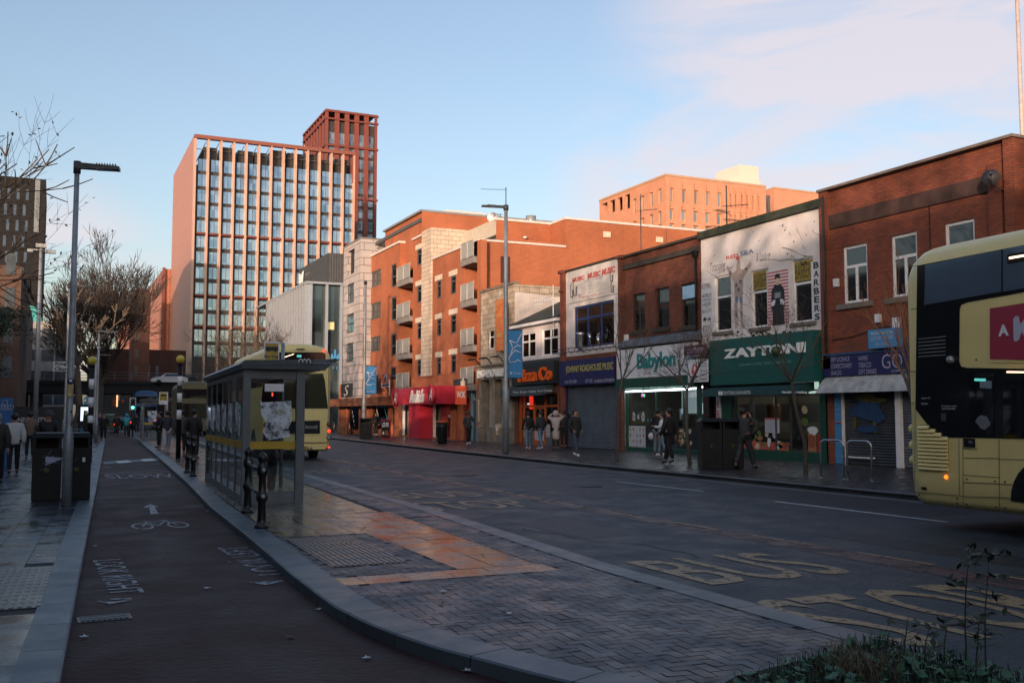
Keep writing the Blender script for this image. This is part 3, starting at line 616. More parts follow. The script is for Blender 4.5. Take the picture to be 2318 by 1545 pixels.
m.prism(Fr(F1(0, 0), -F1.N, (0, 0, 1)), [(-.05, hz[2] + .1), (-.05, hz[3] + .25), (-.35, hz[3] + .1), (-.55, hz[2] + .12), (-.55, hz[2]), (-.3, hz[2])], a, b) if False else m.hexa([F1(a, hz[2], .0), F1(b, hz[2], .0), F1(b, hz[3] + .18, 0), F1(a, hz[3] + .18, 0), F1(a, hz[2], .5), F1(b, hz[2], .5), F1(b, hz[3] - .1, .3), F1(a, hz[3] - .1, .3)])
m.build('shutter_housing', pm('chipped white paint', (.5, .52, .53), .5, noise=.4, scale=3, c2=(.22, .22, .21)), T)
v1 = hz[2]
def upx(x, y): return YU(x, y)
x1, x2, x3, x4 = upx(1880, 950), upx(1906, 950), upx(2028, 950), upx(2040, 950)
p = boxp('poster_panel', SKYB, T, F1, x1, x2, BZ + .02, v1, -.1, -.04); FP = F1.off(-.04)
for k in range(5): text('CASH POINT OPEN DAILY'[k:k + 10], FP, x1 + .12, x2 - .15, 2.3 - k * .16, 2.36 - k * .16 + .03, pm('pale blue print', (.25, .45, .62), .5), p)
MB().ball(F1((x1 + x2) / 2 + .1, 1.45, -.03), .09, 8, .4).build('logo', REDL, p)
sp = shutter(F1, (x2 + .04, x3, BZ, v1), T, SHUTD, label='dark shutter with blue and yellow graffiti')
FS = F1.off(-.055)
uc, vc = (x2 + x3) / 2 - .1, 1.75
blobs(FS, sp, 'graffiti', [(uc, vc + .1, .62, .36, 'graffiti blue'), (uc + .45, vc - .1, .3, .25, 'graffiti blue'), (uc - .55, vc + .05, .25, .15, 'graffiti blue'), (uc, vc + .48, .5, .13, 'graffiti yellow'), (uc + .5, vc + .4, .35, .09, 'graffiti yellow'), (uc - .5, vc - .32, .09, .2, 'graffiti yellow'), (uc + .35, vc - .45, .1, .2, 'graffiti yellow'), (uc + .1, vc - .5, .5, .12, 'graffiti blue')], w=.02)
boxp('post', WHITEP, T, F1, x2, x2 + .05, BZ, v1, -.08, .02); boxp('post', WHITEP, T, F1, x3, x4, BZ, v1, -.08, .03)
shutter(F1, (x4, uR - .35, BZ, v1), T, SHUT)
boxp('threshold', WHITEP, T, F1, x2, x3 - .9, BZ + .22, BZ + .27, -.02, .05)
ax = onfr(F1, 2034, 735); boxp('vent_box', WHITEP, T, F1, ax[0] - .12, ax[0] + .12, ax[1] - .25, ax[1] + .22, .001, .14)
d = onfr(F1, 2270, 405); m = MB(); c = F1(d[0], d[1], .45); axd = Vector((-.75, -.6, .25)).normalized()
m.lathe(c, [(0, -.06), (.08, -.055), (.17, -.03), (.235, 0), (.23, .006), (.17, -.02), (.08, -.045), (0, -.05)], 20, axis=axd); m.build('satellite_dish', pm('dish grey', (.10, .10, .11), .5), T)
m = MB(); m.tube([F1(d[0] + .1, d[1] - .35, 0), F1(d[0] + .08, d[1] - .3, .3), c + axd * -.08], .025, 6); m.tube([c + Vector((0, 0, -.25)) + axd * -.02, c + axd * .38 + Vector((0, 0, -.1))], .012, 6); m.tube([c + axd * .36 + Vector((0, 0, -.1)), c + axd * .46 + Vector((0, 0, -.08))], .035, 8); m.build('dish_arm', DKGREY, T)
# ---- 2 white rendered barbers above the shawarma shop
uL, uR = YU(1587, 600), YU(1866, 600); top = 8.62
T = thing('rendered_building', 'white rendered shop with barber signs and a teal shawarma sign, between red brick fronts', 'building', (FX, -uR, BZ), group='shop buildings along the far pavement')
V1 = RL(F1, 1617, 1655, 627, 752); V2 = RL(F1, 1700, 1740, 614, 743); V3 = RL(F1, 1793, 1842, 591, 732); H = [V1, V2, V3]
MB().wall(F1, uL + .01, uR - .01, 4.3, top, H, .16, back=12).build('wall', WHITER, T)
MB().box(F1, uL + .01, uR - .01, 3.3, 4.3, -.2, 0).build('wall', GREEN, T)
MB().box(F1, uL - .05, uR + .03, top, top + .28, -.35, .14).build('coping', MOSS, T)
crk = pm('grey stain', (.16, .16, .17), .9, noise=.3, scale=9)
m = MB(); rs = random.Random(3)
for (x, y, dx, dy, n) in ((1720, 590, 13, -2, 9), (1770, 560, 10, 3, 6), (1800, 500, 3, 9, 8), (1600, 612, 8, 5, 5), (1838, 520, 3, 4, 5), (1812, 585, 6, -3, 6), (1625, 618, 8, -4, 5)):
    p = None
    for k in range(n):
        q = onfr(F1, x, y)
        if p: w = rs.uniform(.008, .022); m.face([F1(p[0], p[1] - w, .004), F1(q[0], q[1] - w, .004), F1(q[0], q[1] + w, .004), F1(p[0], p[1] + w, .004)])
        p = q; x += dx + rs.uniform(-4, 4); y += dy + rs.uniform(-4, 4)
m.build('cracks', crk, T)
rs = random.Random(5); sp_ = []
for k in range(26): q = onfr(F1, rs.choice([rs.uniform(1690, 1860), rs.uniform(1600, 1860)]), rs.uniform(480, 600)); sp_.append((q[0], q[1], rs.uniform(.01, .05), rs.uniform(.015, .06), 'grey stain'))
for k in range(34):
    x = rs.uniform(1600, 1862); y = rs.choice([752, 588 + (1842 - x) * .12 if x > 1790 else 752]); q = onfr(F1, x, y + rs.uniform(-3, 8)); sp_.append((q[0], q[1], rs.uniform(.03, .12), rs.uniform(.02, .06), 'mossy dark coping'))
blobs(F1, T, 'stains', sp_, w=.004)
for i, r in enumerate(H):
    win(F1, r, T, cols=1, tr=.38, rec=.1, bar=.07, glass=GLASSD); boxp('sill', SILL, T, F1, r[0] - .1, r[1] + .1, r[2] - .13, r[2] - .002, -.05, .09)
    if i: 
        f2 = F1.off(-.085); vt = r[3] - (r[3] - r[2]) * .34; pb = boxp('window_banner', OCHRE, T, f2, r[0] + .05, r[1] - .05, vt, r[3] - .05, .02, .03); text('BARBERS', f2, r[0] + .1, r[1] - .1, vt + .08, r[3] - .14, pm('dark olive print', (.05, .055, .01), .5), pb, w=.032)
# mural
m_ = lambda x, y: onfr(F1, x, y)
for s, x0, y0, x1, y1, mt in (('RED', 1644, 588, 1672, 573, REDL), ('SEA', 1676, 580, 1707, 562, BLUEG)): text(s, F1, *R4(F1, x0, y0, x1, y1), mt, T, w=.005, bold=.03)
text('Tattooing', F1, *R4(F1, 1608, 622, 1642, 588), INKD, T, w=.005, shear=.3, bold=-.012); text('& Lasers', F1, *R4(F1, 1712, 592, 1742, 566), INKD, T, w=.005, shear=.3, bold=-.012)
r = R4(F1, 1655, 745, 1690, 580); uc = (r[0] + r[1]) / 2; hh = r[3] - r[2]
fig = thing_m = MB()
def fpoly(m, pts, w): m.face([F1(uc + x * hh, r[2] + y * hh, w) for x, y in pts])
fpoly(fig, [(-.10, 0), (-.04, 0), (-.02, .1), (-.035, .3), (.0, .45), (.03, .3), (.035, .12), (.05, .0), (.12, -.02), (.09, .1), (.085, .3), (.09, .46), (.11, .70), (.30, .86), (.28, .92), (.12, .82), (.05, .84), (.05, .9), (.04, .97), (-.02, .97), (-.04, .9), (-.04, .84), (-.13, .80), (-.24, .93), (-.28, .90), (-.15, .72), (-.10, .68), (-.085, .46), (-.11, .3), (-.09, .1)], .005)
mur = fig.build('mural_figure', INKG, T)
blobs(F1, mur, 'tattoo', [(uc + a * hh, r[2] + b * hh, c * hh, d * hh, e) for a, b, c, d, e in ((-.05, .42, .035, .05, 'mural blue'), (.05, .40, .03, .05, 'mural blue'), (-.05, .62, .03, .03, 'mural ink'), (.05, .66, .03, .025, 'mural ink'), (0, .55, .03, .03, 'mural ink'), (-.06, .2, .015, .05, 'mural ink'), (.06, .2, .015, .05, 'mural ink'), (.18, .82, .03, .02, 'mural ink'), (-.18, .80, .02, .03, 'mural ink'), (0, 1.0, .05, .03, 'faded red lettering'))], w=.007)
# striped poster with a generic figure in dark clothes
r = R4(F1, 1738, 738, 1786, 603); P = boxp('striped_poster', SIGNW, T, F1, *r, .003, .012); FP = F1.off(.012)
m = MB()
for k in range(17): v = r[2] + .03 + (r[3] - r[2] - .05) * k / 17; m.box(FP, r[0] + .03, r[1] - .03, v, v + (r[3] - r[2]) / 36, .001, .003)
m.build('stripes', REDL, P)
uc = (r[0] + r[1]) / 2; hh = r[3] - r[2]
def fp(name, mat, pts, w): m = MB(); m.face([FP(uc + x * hh, r[2] + y * hh, w) for x, y in pts]); return m.build(name, mat, P)
fp('printed_coat', BLACKL, [(-.16, .0), (.17, .0), (.15, .25), (.19, .35), (.17, .62), (.08, .72), (-.08, .72), (-.17, .62), (-.19, .33), (-.14, .25)], .006)
fp('printed_face', CREAM, [(-.055, .74), (-.03, .71), (.03, .71), (.055, .74), (.06, .83), (-.06, .83)], .008)
fp('printed_hair', BLACKL, [(-.065, .80), (-.03, .84), (.04, .83), (.065, .80), (.07, .87), (.04, .91), (-.04, .91), (-.07, .87)], .010)
fp('printed_placard', BLACKL, [(-.12, .46), (.12, .46), (.12, .60), (-.12, .60)], .012); fp('printed_placard', pm('placard grey', (.10, .11, .11), .5), [(-.10, .475), (.10, .475), (.10, .585), (-.10, .585)], .014)
for k in range(3): fp('placard_line', SIGNW, [(-.07, .49 + k * .03), (.07, .49 + k * .03), (.07, .50 + k * .03), (-.07, .50 + k * .03)], .016)
fp('printed_hand', SIGNW, [(-.17, .34), (-.08, .36), (-.06, .45), (-.12, .45), (-.19, .40)], .016); fp('printed_hand', SIGNW, [(.17, .34), (.08, .36), (.06, .45), (.12, .45), (.19, .40)], .017)
# side signs
r = R4(F1, 1590, 755, 1613, 637); P = boxp('hair_salon_sign', SIGNW, T, F1, *r, .003, .03); FP = F1.off(.03); h = r[3] - r[2]; w_ = r[1] - r[0]
for s, a, b, x, mt in (('KMK', .88, .99, .06, pm('brown lettering', (.18, .10, .04), .5)), ('AFRO', .70, .78, .08, BLACKL), ('EUROPEAN', .635, .675, .08, BLACKL), ('HAIR', .53, .61, .12, BLACKL), ('AND', .49, .515, .38, BLACKL), ('BEAUTY', .40, .465, .06, BLACKL), ('07958', .09, .16, .15, MATS['brown lettering']), ('954705', .01, .08, .1, MATS['brown lettering'])): text(s, FP, r[0] + w_ * x, r[1] - w_ * x, r[2] + h * a, r[2] + h * b, mt, P)
blobs(FP, P, 'portrait', [(r[0] + w_ * .3, r[2] + h * .27, w_ * .17, h * .05, 'black lettering'), (r[0] + w_ * .3, r[2] + h * .22, w_ * .1, h * .035, 'printed cream'), (r[0] + w_ * .72, r[2] + h * .26, w_ * .17, h * .045, 'grey stain'), (r[0] + w_ * .72, r[2] + h * .22, w_ * .1, h * .03, 'printed cream')])
r = R4(F1, 1840, 728, 1861, 588); P = boxp('barbers_sign', SIGNW, T, F1, *r, .003, .03); h = (r[3] - r[2]) / 7; w_ = r[1] - r[0]
for k, c in enumerate('BARBERS'): text(c, F1.off(.03), r[0] + w_ * .25, r[1] - w_ * .25, r[3] - (k + .88) * h, r[3] - (k + .12) * h, BLACKL, P, bold=.03)
zs = (onfr(F1, 1626, 770)[0], uR + .02, onfr(F1, 1629, 868)[1], onfr(F1, 1626, 772)[1]); zs = (zs[0], zs[1] - .15, 2.80, 4.50)
S = boxp('shop_sign', TEAL, T, F1, *zs, .03, .42, label='teal shawarma shop fascia'); FS = F1.off(.42)
boxp('trim', TEAL, S, F1, zs[0], zs[1], zs[2] + .45, zs[2] + .47, .42, .432)
letters(FS, [('ZAYTONI', 1641, 812, 1824, 773)], S, WHITEL, bold=.035, ext=.05); letters(FS, [('SHAWARMA - FALAFEL - PIZZA - KEBAB - BURGER', 1673, 828, 1792, 815)], S, pm('pale teal lettering', (.25, .38, .38), .4, noise=0))
MB().ball(FS(onfr(FS, 1762, 794)[0], onfr(FS, 1762, 794)[1], .08), .2, 10, .9).build('olive_logo', pm('olive', (.03, .06, .02), .4), S)
# shopfront
v0, v1 = BZ, 3.2; ug0, ug1 = YU(1655, 950), uR - .38; ud0 = uL + .05; ud1 = YU(1634, 950)
MB().wall(F1, uL + .01, uR - .01, v0, 3.25, [(ug0, ug1, v0 + .32, 3.1), (uL + .2, ud1, v0, 3.1)], .3).build('shopfront', GREEN, T)
shopbox(F1, ug0 - .1, ug1 + .1, v0 + .25, 3.15, T, depth=3)
G_ = boxp('shop_window', GLASSC, T, F1, ug0, ug1, v0 + .32, 3.1, -.16, -.15)
m = MB()
for f in (.0, .50, .66, .985): m.box(F1, ug0 + (ug1 - ug0) * f, ug0 + (ug1 - ug0) * f + .05, v0 + .32, 3.1, -.17, -.10)
m.box(F1, ug0, ug1, 2.5, 2.55, -.175, -.105); m.build('window_frame', DKGREY, T)
inn = F1.off(-1.2)
MB().lathe(inn(ug0 + 1.0, 1.05, 0), [(.10, 0), (.16, .1), (.24, .5), (.27, .95), (.24, 1.05), (.05, 1.08), (.02, 1.3)], 14).build('kebab_spit', pm('kebab meat', (.20, .09, .035), .6, noise=.4, scale=9), T)
boxp('ceiling_tube', emis('shop tube', (.95, .95, 1), 9), T, inn, ug0 + 1, ug1 - .6, 3.0, 3.04, -.3, -.2); boxp('counter', STEEL, T, inn, ug0 + .2, ug1 - .8, .5, 1.05, -.5, .1)
m = MB()
for k in range(3): m.box(inn, ug0 + 1.9 + k * 1.05, ug0 + 2.8 + k * 1.05, 2.45, 2.85, 0, .04)
m.build('menu_screen', emis('lit menu screen', (.55, .7, .6), .8), T)
boxp('lamp', emis('dim shop lamp', (1, .45, .12), 8), T, inn, ug0 + .55, ug0 + .62, 2.72, 2.8, 0, .05)
FG = F1.off(-.145); sw = ug1 - ug0
pc = boxp('food_poster', REDL, G_, FG, ug0 + .15, ug0 + sw * .62, v0 + .34, v0 + .62, .001, .004)
rs = random.Random(11); sp_ = []
for k in range(34):
    f = rs.random(); hgt = .95 - f * .75; sp_.append((ug0 + .25 + f * sw * .58, v0 + .4 + rs.random() * hgt, rs.uniform(.06, .17), rs.uniform(.05, .15), rs.choice(['printed bread brown', 'printed meat', 'printed cream', 'printed salad', 'printed bread brown', 'white lettering'])))
blobs(FG, G_, 'printed_food', sp_, w=.006)
boxp('food_poster', BROWNF, G_, FG, ug1 - .75, ug1 - .35, v0 + .34, v0 + 1.0, .001, .004); boxp('food_poster', RED, G_, FG, ug1 - .3, ug1 - .1, v0 + .34, v0 + .95, .001, .004)
blobs(FG, G_, 'printed_food', [(ug1 - .5, v0 + 1.05, .28, .14, 'white lettering'), (ug1 - .55, v0 + .7, .2, .25, 'printed meat'), (ug1 - .95, v0 + 2.4, .18, .18, 'printed bread brown'), (ug1 - .9, v0 + 1.75, .15, .16, 'printed cream'), (ug1 - .9, v0 + 1.35, .17, .16, 'printed salad')], w=.007)
r = R4(F1, 1725, 979, 1757, 949); P = boxp('menu_poster', PAPER, G_, FG, *r, .006, .010)
for k in range(9): boxp('print_line', LILAC, P, FG, r[0] + .05, r[1] - .1 - (k % 3) * .1, r[2] + .05 + k * .05, r[2] + .065 + k * .05, .0105, .012)
boxp('print_line', REDL, P, FG, r[0], r[1], r[3], r[3] + .06, .006, .010)
for x, y in ((1754, 984), (1729, 1026)):
    q = onfr(FG, x, y); m = MB()
    for k in range(4): f = Fr(FG(q[0], q[1], .012 + k * .001), FG.U * cos(k * pi / 4) + FG.V * sin(k * pi / 4), FG.V * cos(k * pi / 4) - FG.U * sin(k * pi / 4)); m.quad(f, -.12, .12, -.04, .04)
    m.build('star_sticker', PAPER, G_)
shutter(F1, (uL + .45, ud1 - .32, v0, 2.95), T, pm('maroon shutter', (.07, .018, .014), .5), w=-.2)
boxp('tattoo_panel', BLACKL, T, F1, uL + .06, uL + .42, v0, 3.0, -.12, .02); 
for k, c in enumerate('TATTOO'): text(c, F1.off(.02), uL + .14, uL + .34, 2.5 - k * .36, 2.78 - k * .36, pm('deep red lettering', (.18, .012, .01), .5), T)
bs = (ud1 - .28, ud1 - .02); P = boxp('barber_sign', SIGNW, T, F1, bs[0], bs[1], v0 + .7, 3.05, -.05, .04)
for k, c in enumerate('BARBER'): text(c, F1.off(.04), bs[0] + .05, bs[1] - .05, 2.70 - k * .38, 3.0 - k * .38, REDL, P, bold=.02)
boxp('open_tag', emis('green tag', (.05, .5, .15), .5), P, F1.off(.045), bs[0], bs[1] - .02, 1.12, 1.22, 0, .01)
# awning
aw = (YU(1626, 890), uR - .55); m = MB(); m.hexa([F1(aw[0], 2.5, .05), F1(aw[1], 2.5, .05), F1(aw[1], 2.79, .05), F1(aw[0], 2.79, .05), F1(aw[0], 2.38, .75), F1(aw[1], 2.38, .75), F1(aw[1], 2.62, .72), F1(aw[0], 2.62, .72)])
A = m.build('awning', pm('dark teal awning cloth', (.01, .05, .055), .7), T); FA = F1.off(.76)
text('ZAYTONI SHAWARMA', FA, *R4(FA, 1637, 893.5, 1699, 883), WHITEL, A, shear=.25); m = MB()
q = R4(FA, 1626.5, 894, 1630.5, 885); m.box(FA, *q, .002, .006); q = R4(FA, 1631.5, 894, 1635.5, 885); m.box(FA, *q, .002, .006); m.build('social_icons', WHITEL, A)
m = MB(); rs = random.Random(2); x = 1770
while x < 1826:
    w2 = rs.uniform(1.5, 5); h2 = rs.uniform(1.5, 5); q = R4(FA, x, 889 + rs.uniform(-1, 1), x + w2, 887.5 - h2 * .5); m.box(FA, *q, .002, .006); x += w2 * .9
m.build('arabic_lettering', WHITEL, A)
m = MB(); m.tube([F1(aw[1] - .25, 3.1, .1), F1(aw[1] - .9, 2.8, .7)], .02, 6); m.build('awning_arm', DKGREY, A)
# hanging massage / barber pole signs on the party wall
r = R4(F1, 1575, 806, 1624, 779); P = boxp('massage_sign', MAROON, T, F1, *r, .5, .56); FM = F1.off(.56)
text('Sports Massage', FM, r[0] + .06, r[1] - .06, (r[2] + r[3]) / 2 - .02, r[3] - .08, LILAC, P, bold=.01); text('TEL 07412 049899', FM, r[0] + .1, r[1] - .15, r[2] + .07, r[2] + .25, LILAC, P)
r = R4(F1, 1583, 866, 1628, 812); P = boxp('barber_pole_sign', SIGNW, T, F1, *r, .5, .54); FM = F1.off(.54); w_ = r[1] - r[0]; h = r[3] - r[2]
blobs(FM, P, 'printed_pole', [(r[0] + w_ * .34, r[2] + h * .55, w_ * .14, h * .3, 'faded red lettering'), (r[0] + w_ * .34, r[2] + h * .25, w_ * .18, h * .08, 'charcoal metal'), (r[0] + w_ * .36, r[2] + h * .62, w_ * .05, h * .12, 'white lettering')])
for k, s in enumerate(('Tel', '07412', '049899')): text(s, FM, r[0] + w_ * .62, r[1] - w_ * .04, r[2] + h * (.42 - k * .18), r[2] + h * (.54 - k * .18), BLACKL, P)
for k, s in enumerate(('Sports', 'Massage', 'Therapy')): text(s, FM, r[0] + w_ * .62, r[1] - w_ * .04, r[2] + h * (.88 - k * .12), r[2] + h * (.97 - k * .12), BLACKL, P)
text('Hair cuts', FM, r[0] + w_ * .05, r[0] + w_ * .55, r[2] + h * .03, r[2] + h * .15, BLACKL, P)
m = MB(); m.tube([F1(r[0] + .2, r[3] + .55, 0), F1(r[0] + .2, r[3] + .55, .5)], .025, 6); m.tube([F1(r[0] + .2, r[3] + .1, 0), F1(r[0] + .2, r[3] + .1, .5)], .025, 6); m.build('sign_bracket', DKGREY, P)
# ---- 3 dark brick above the white and teal grill sign
uL, uR = YU(1406, 700), YU(1586, 650); top = 8.72
T = thing('brick_building', 'narrow dark brick shop with three sash windows above a white sign reading Babylon', 'building', (FX, -uR, BZ), group='shop buildings along the far pavement')
H = [RL(F1, 1432, 1460, 667, 751), RL(F1, 1484, 1515, 654, 744), RL(F1, 1542, 1577, 644, 741)]
MB().wall(F1, uL + .25, uR, 3.1, top, H, .16, back=12).build('wall', REDB2, T)
MB().box(F1, uL + .25, uR, top, top + .1, -.3, .12).build('coping', pm('sooty coping', (.04, .035, .03), .85), T)
m = MB(); m.box(F1, uL + .25, uR, top - .55, top - .43, .001, .10); m.box(F1, uL + .25, uR, top - .42, top - .32, .001, .05); m.build('cornice', MATS['sooty coping'], T)
m = MB(); m.box(F1, uL, uL + .25, BZ, top - .02, -.3, .16); m.box(F1, uL - .05, uL + .4, top - .02, top + .12, -.3, .24); m.build('pier', REDB2, T)
FR3 = pm('dark window timber', (.03, .027, .028), .5)
for i, r in enumerate(H):
    win(F1, r, T, fm=FR3, cols=2 if i == 0 else 1, tr=.38, rec=.1, bar=.07, glass=GLASSW, curtain=CURT); boxp('sill', MATS['sooty coping'], T, F1, r[0] - .15, r[1] + .12, r[2] - .15, r[2] - .002, -.05, .09)
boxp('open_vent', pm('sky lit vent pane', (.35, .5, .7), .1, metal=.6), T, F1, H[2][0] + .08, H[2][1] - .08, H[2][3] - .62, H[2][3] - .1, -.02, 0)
lv = (onfr(F1, 1410, 777)[1]); m = MB(); m.face([F1(uL + .25, 4.66, .02), F1(uR, 4.66, .02), F1(uR, 5.02, .02), F1(uL + .25, 5.02, .02)]); m.hexa([F1(uL + .25, 4.64, 0), F1(uR, 4.64, 0), F1(uR, 5.05, 0), F1(uL + .25, 5.05, 0), F1(uL + .25, 4.64, .4), F1(uR, 4.64, .4), F1(uR, 4.72, .4), F1(uL + .25, 4.72, .4)]); m.build('lead_flashing', LEAD, T)
r = RL(F1.off(.2), 1407, 1581, 792, 857); r = (uL + .08, uR - .12, 3.28, 4.56)
S = boxp('shop_sign', SIGNW, T, F1, *r, .02, .3, label='white grill sign with teal lettering'); FS = F1.off(.3)
o = text('Babylon', FS, *R4(FS, 1443.5, 845, 1529, 792), TEALL, S, bold=.025, ext=.04)
for s, x0, y0, x1, y1 in (('PIZZA', 1414, 814, 1426, 805), ('WRAPS', 1414, 829, 1427, 820), ('BURGER', 1413, 843, 1428, 834), ('SHAWARMA', 1550, 800, 1576, 790), ('STEAKS', 1550, 816, 1576, 806), ('KEBAB GRILL', 1552, 833, 1576, 824)): text(s, FS, *R4(FS, x0, y0, x1, y1), TEALL, S)
boxp('fascia', GREEN, T, F1, uL + .05, uR - .05, 2.84, 3.275, .02, .36)
g0, g1 = YU(1417, 950), YU(1578, 950)
MB().wall(F1, uL + .02, uR, BZ, 2.95, [(g0, g1, BZ + .18, 2.78)], .2).build('shopfront', GREEN, T)
shopbox(F1, g0 - .1, g1 + .1, BZ + .15, 2.9, T, wall=pm('olive interior', (.11, .105, .08), .8, noise=.2), depth=3.2, w=-.22)
inn = F1.off(-2.4); ii = F1.off(-1.0)
boxp('back_panel', emis('glowing counter wall', (.30, .36, .38), .35), T, inn, g0 + .9, g1 + .3, 1.75, 2.75, 0, .05)  # wall given its own glow so the room looks lit
boxp('ceiling_tube', emis('shop tube', (.95, .95, 1), 9), T, ii, g0 + 1, g1 - .6, 2.82, 2.86, -.3, -.2); boxp('extractor', DKGREY, T, inn, g0 + 2.6, g1 - .6, 2.2, 2.72, .1, .4)
boxp('air_unit', WHITEP, T, inn, g0 + 1.9, g0 + 2.5, 2.45, 2.68, .1, .35)
boxp('counter', pm('counter front', (.12, .12, .11), .4), T, ii, g0 + .3, g1 - .2, BZ, 1.05, -.6, 0)
m = MB()
for a, b in ((.02, .26), (.30, .58), (.62, .92)): m.tube([F1(g0 + (g1 - g0) * a, 2.72, .05), F1(g0 + (g1 - g0) * b, 2.72, .05)], .03, 6)
m.build('tube_lamp', TUBE, T)
W_ = boxp('shop_window', GLASSC, T, F1, g0, g1, BZ + .18, 2.78, -.12, -.11)
m = MB(); m.box(F1, g0, g0 + .06, BZ + .18, 2.78, -.14, -.04); m.box(F1, g1 - .06, g1, BZ + .18, 2.78, -.14, -.04)
for f in (.42, .80): m.box(F1, g0 + (g1 - g0) * f, g0 + (g1 - g0) * f + .04, BZ + .18, 2.78, -.14, -.08)
m.build('window_frame', GREEN, T); boxp('side_track', STEEL, T, F1, g0 - .12, g0 - .02, BZ, 2.8, -.02, .05)
FG = F1.off(-.105); o = onfr(FG, 1457, 895); n = MB().lathe(FG(o[0], o[1], .0), [(0, 0), (.17, 0), (.17, .02), (0, .02)], 20, axis=FG.N).build('open_sign', BLACKL, W_)
for c, k, mt in (('O', 0, emis('red neon', (1, .1, .05), 3)), ('P', 1, emis('blue neon', (.2, .25, 1), 2)), ('E', 2, MATS['red neon']), ('N', 3, emis('green neon', (.1, 1, .45), 3))): text(c, FG, o[0] - .14 + k * .072, o[0] - .08 + k * .072, o[1] - .05, o[1] + .06, mt, n, w=.025, bold=-.02)
r = R4(FG, 1424, 1017, 1461, 964); P = boxp('menu_grid_poster', PAPER, W_, FG, *r, .002, .006); sp_ = []
for i in range(5):
    for j in range(4): sp_.append((r[0] + (r[1] - r[0]) * (i + .5) / 5, r[2] + (r[3] - r[2]) * (j + .45) / 4, .062, .085, ['printed bread brown', 'printed cream', 'printed meat', 'printed bread brown'][(i * 3 + j * 5) % 4]))
blobs(FG, P, 'printed_food', sp_, w=.008)
blobs(FG, W_, 'window_sticker', [(onfr(FG, 1435, 943)[0], onfr(FG, 1435, 943)[1], .13, .22, 'printed paper'), (onfr(FG, 1456, 943)[0], onfr(FG, 1456, 943)[1], .13, .22, 'printed paper'), (onfr(FG, 1445, 943)[0], onfr(FG, 1445, 943)[1], .07, .12, 'printed paper'), (onfr(FG, 1435, 943)[0], onfr(FG, 1435, 943)[1], .07, .11, 'printed bread brown'), (onfr(FG, 1456, 943)[0], onfr(FG, 1456, 943)[1], .07, .11, 'printed bread brown'), (onfr(FG, 1467, 951)[0], onfr(FG, 1467, 951)[1], .07, .1, 'teal lettering'), (onfr(FG, 1475, 951)[0], onfr(FG, 1475, 951)[1], .05, .07, 'printed paper')], w=.003)
pp = boxp('food_poster', BLACKL, W_, FG, YU(1530, 1000), g1 - .07, BZ + .22, 1.2, .002, .005); rs = random.Random(4)
blobs(FG, pp, 'printed_food', [(YU(1534, 1000) + rs.random() * 1.0, .45 + rs.random() * .65, rs.uniform(.06, .15), rs.uniform(.05, .12), rs.choice(['printed salad', 'printed bread brown', 'printed cream', 'printed meat'])) for k in range(16)], w=.006)
m = MB(); u = YU(1579, 650); m.tube([F1(u, 8.1, .08), F1(u, 5.0, .08)], .05, 8); m.hexa([F1(u - .08, 7.95, .02), F1(u + .08, 7.95, .02), F1(u + .16, 8.2, .02), F1(u - .16, 8.2, .02), F1(u - .08, 7.95, .16), F1(u + .08, 7.95, .16), F1(u + .16, 8.2, .2), F1(u - .16, 8.2, .2)]); m.build('drain_pipe', BLACK, T)
ax = onfr(F1, 1420, 765); boxp('alarm_box', WHITEP, T, F1, ax[0] - .13, ax[0] + .13, ax[1] - .12, ax[1] + .15, .001, .1)
# ---- 4 music shop
uL, uR = YU(1273, 700), YU(1406, 700); top = 8.78
T = thing('music_shop', 'music shop with a white painted billboard, blue framed window and closed grey shutter', 'building', (FX, -uR, BZ), group='shop buildings along the far pavement')
mw = RL(F1, 1298, 1390, 696, 790)
MB().wall(F1, uL + .4, uR - .01, 4.55, top, [mw], .25, back=12).build('wall', WHITER, T)
m = MB(); m.box(F1, uL, uL + .4, BZ, top - .02, -.3, .14); m.box(F1, uL - .07, uL + .47, top - .02, top + .13, -.3, .22); m.box(F1, uL - .03, uL + .43, top - .95, top - .85, .14, .2); m.build('pier', REDB, T)
m = MB(); m.box(F1, uL + .4, uR - .01, top, top + .1, -.3, .1); m.build('coping', MATS['sooty coping'], T)
r = RL(F1, 1286, 1396, 622, 688); r = (r[0], uR - .05, r[2], top - .02); P = boxp('music_billboard', pm('cream billboard', (.72, .69, .66), .6, noise=.12, scale=2, c2=(.55, .52, .5)), T, F1, *r, .003, .05); FM = F1.off(.05)
letters(FM, [('MUSIC', 1295, 640, 1324, 622), ('MUSIC', 1330, 632, 1360, 611), ('MUSIC', 1362, 624, 1393, 601)], P, REDL, bold=.06, shear=.15)
letters(FM, [('0161 273 1111', 1318, 675, 1370, 660)], P, REDL, bold=.02)
for i, (x, y, l) in enumerate(((1305, 642, 'SAXOPHONES|KEYBOARDS|VIOLINS|HI-FI'), (1332, 636, 'DRUMS|AMPS|BRASS|REEDS'), (1350, 631, 'GUITARS|ACCORDIONS|WOODWIND|DIDGERIDOOS'))):
    for k, s in enumerate(l.split('|')): letters(FM, [(s, x, y + 4 + k * 7.5, x + 3.0 * len(s) ** .85, y + k * 7.5)], P, INKD)
letters(FM, [('HALF A CENTURY', 1320, 636, 1366, 628)], P, BLUEG)
def brass(m, fr, q, s=1): 
    m.tube([fr(q[0], q[1], .01), fr(q[0], q[1] + .5 * s, .01), fr(q[0] + .1, q[1] + .6 * s, .01)], .02, 5); m.tube([fr(q[0] + .02, q[1], .01), fr(q[0] + .2 * s, q[1] - .05, .01), fr(q[0] + .25 * s, q[1] + .3 * s, .01)], [.02, .03, .06], 5)
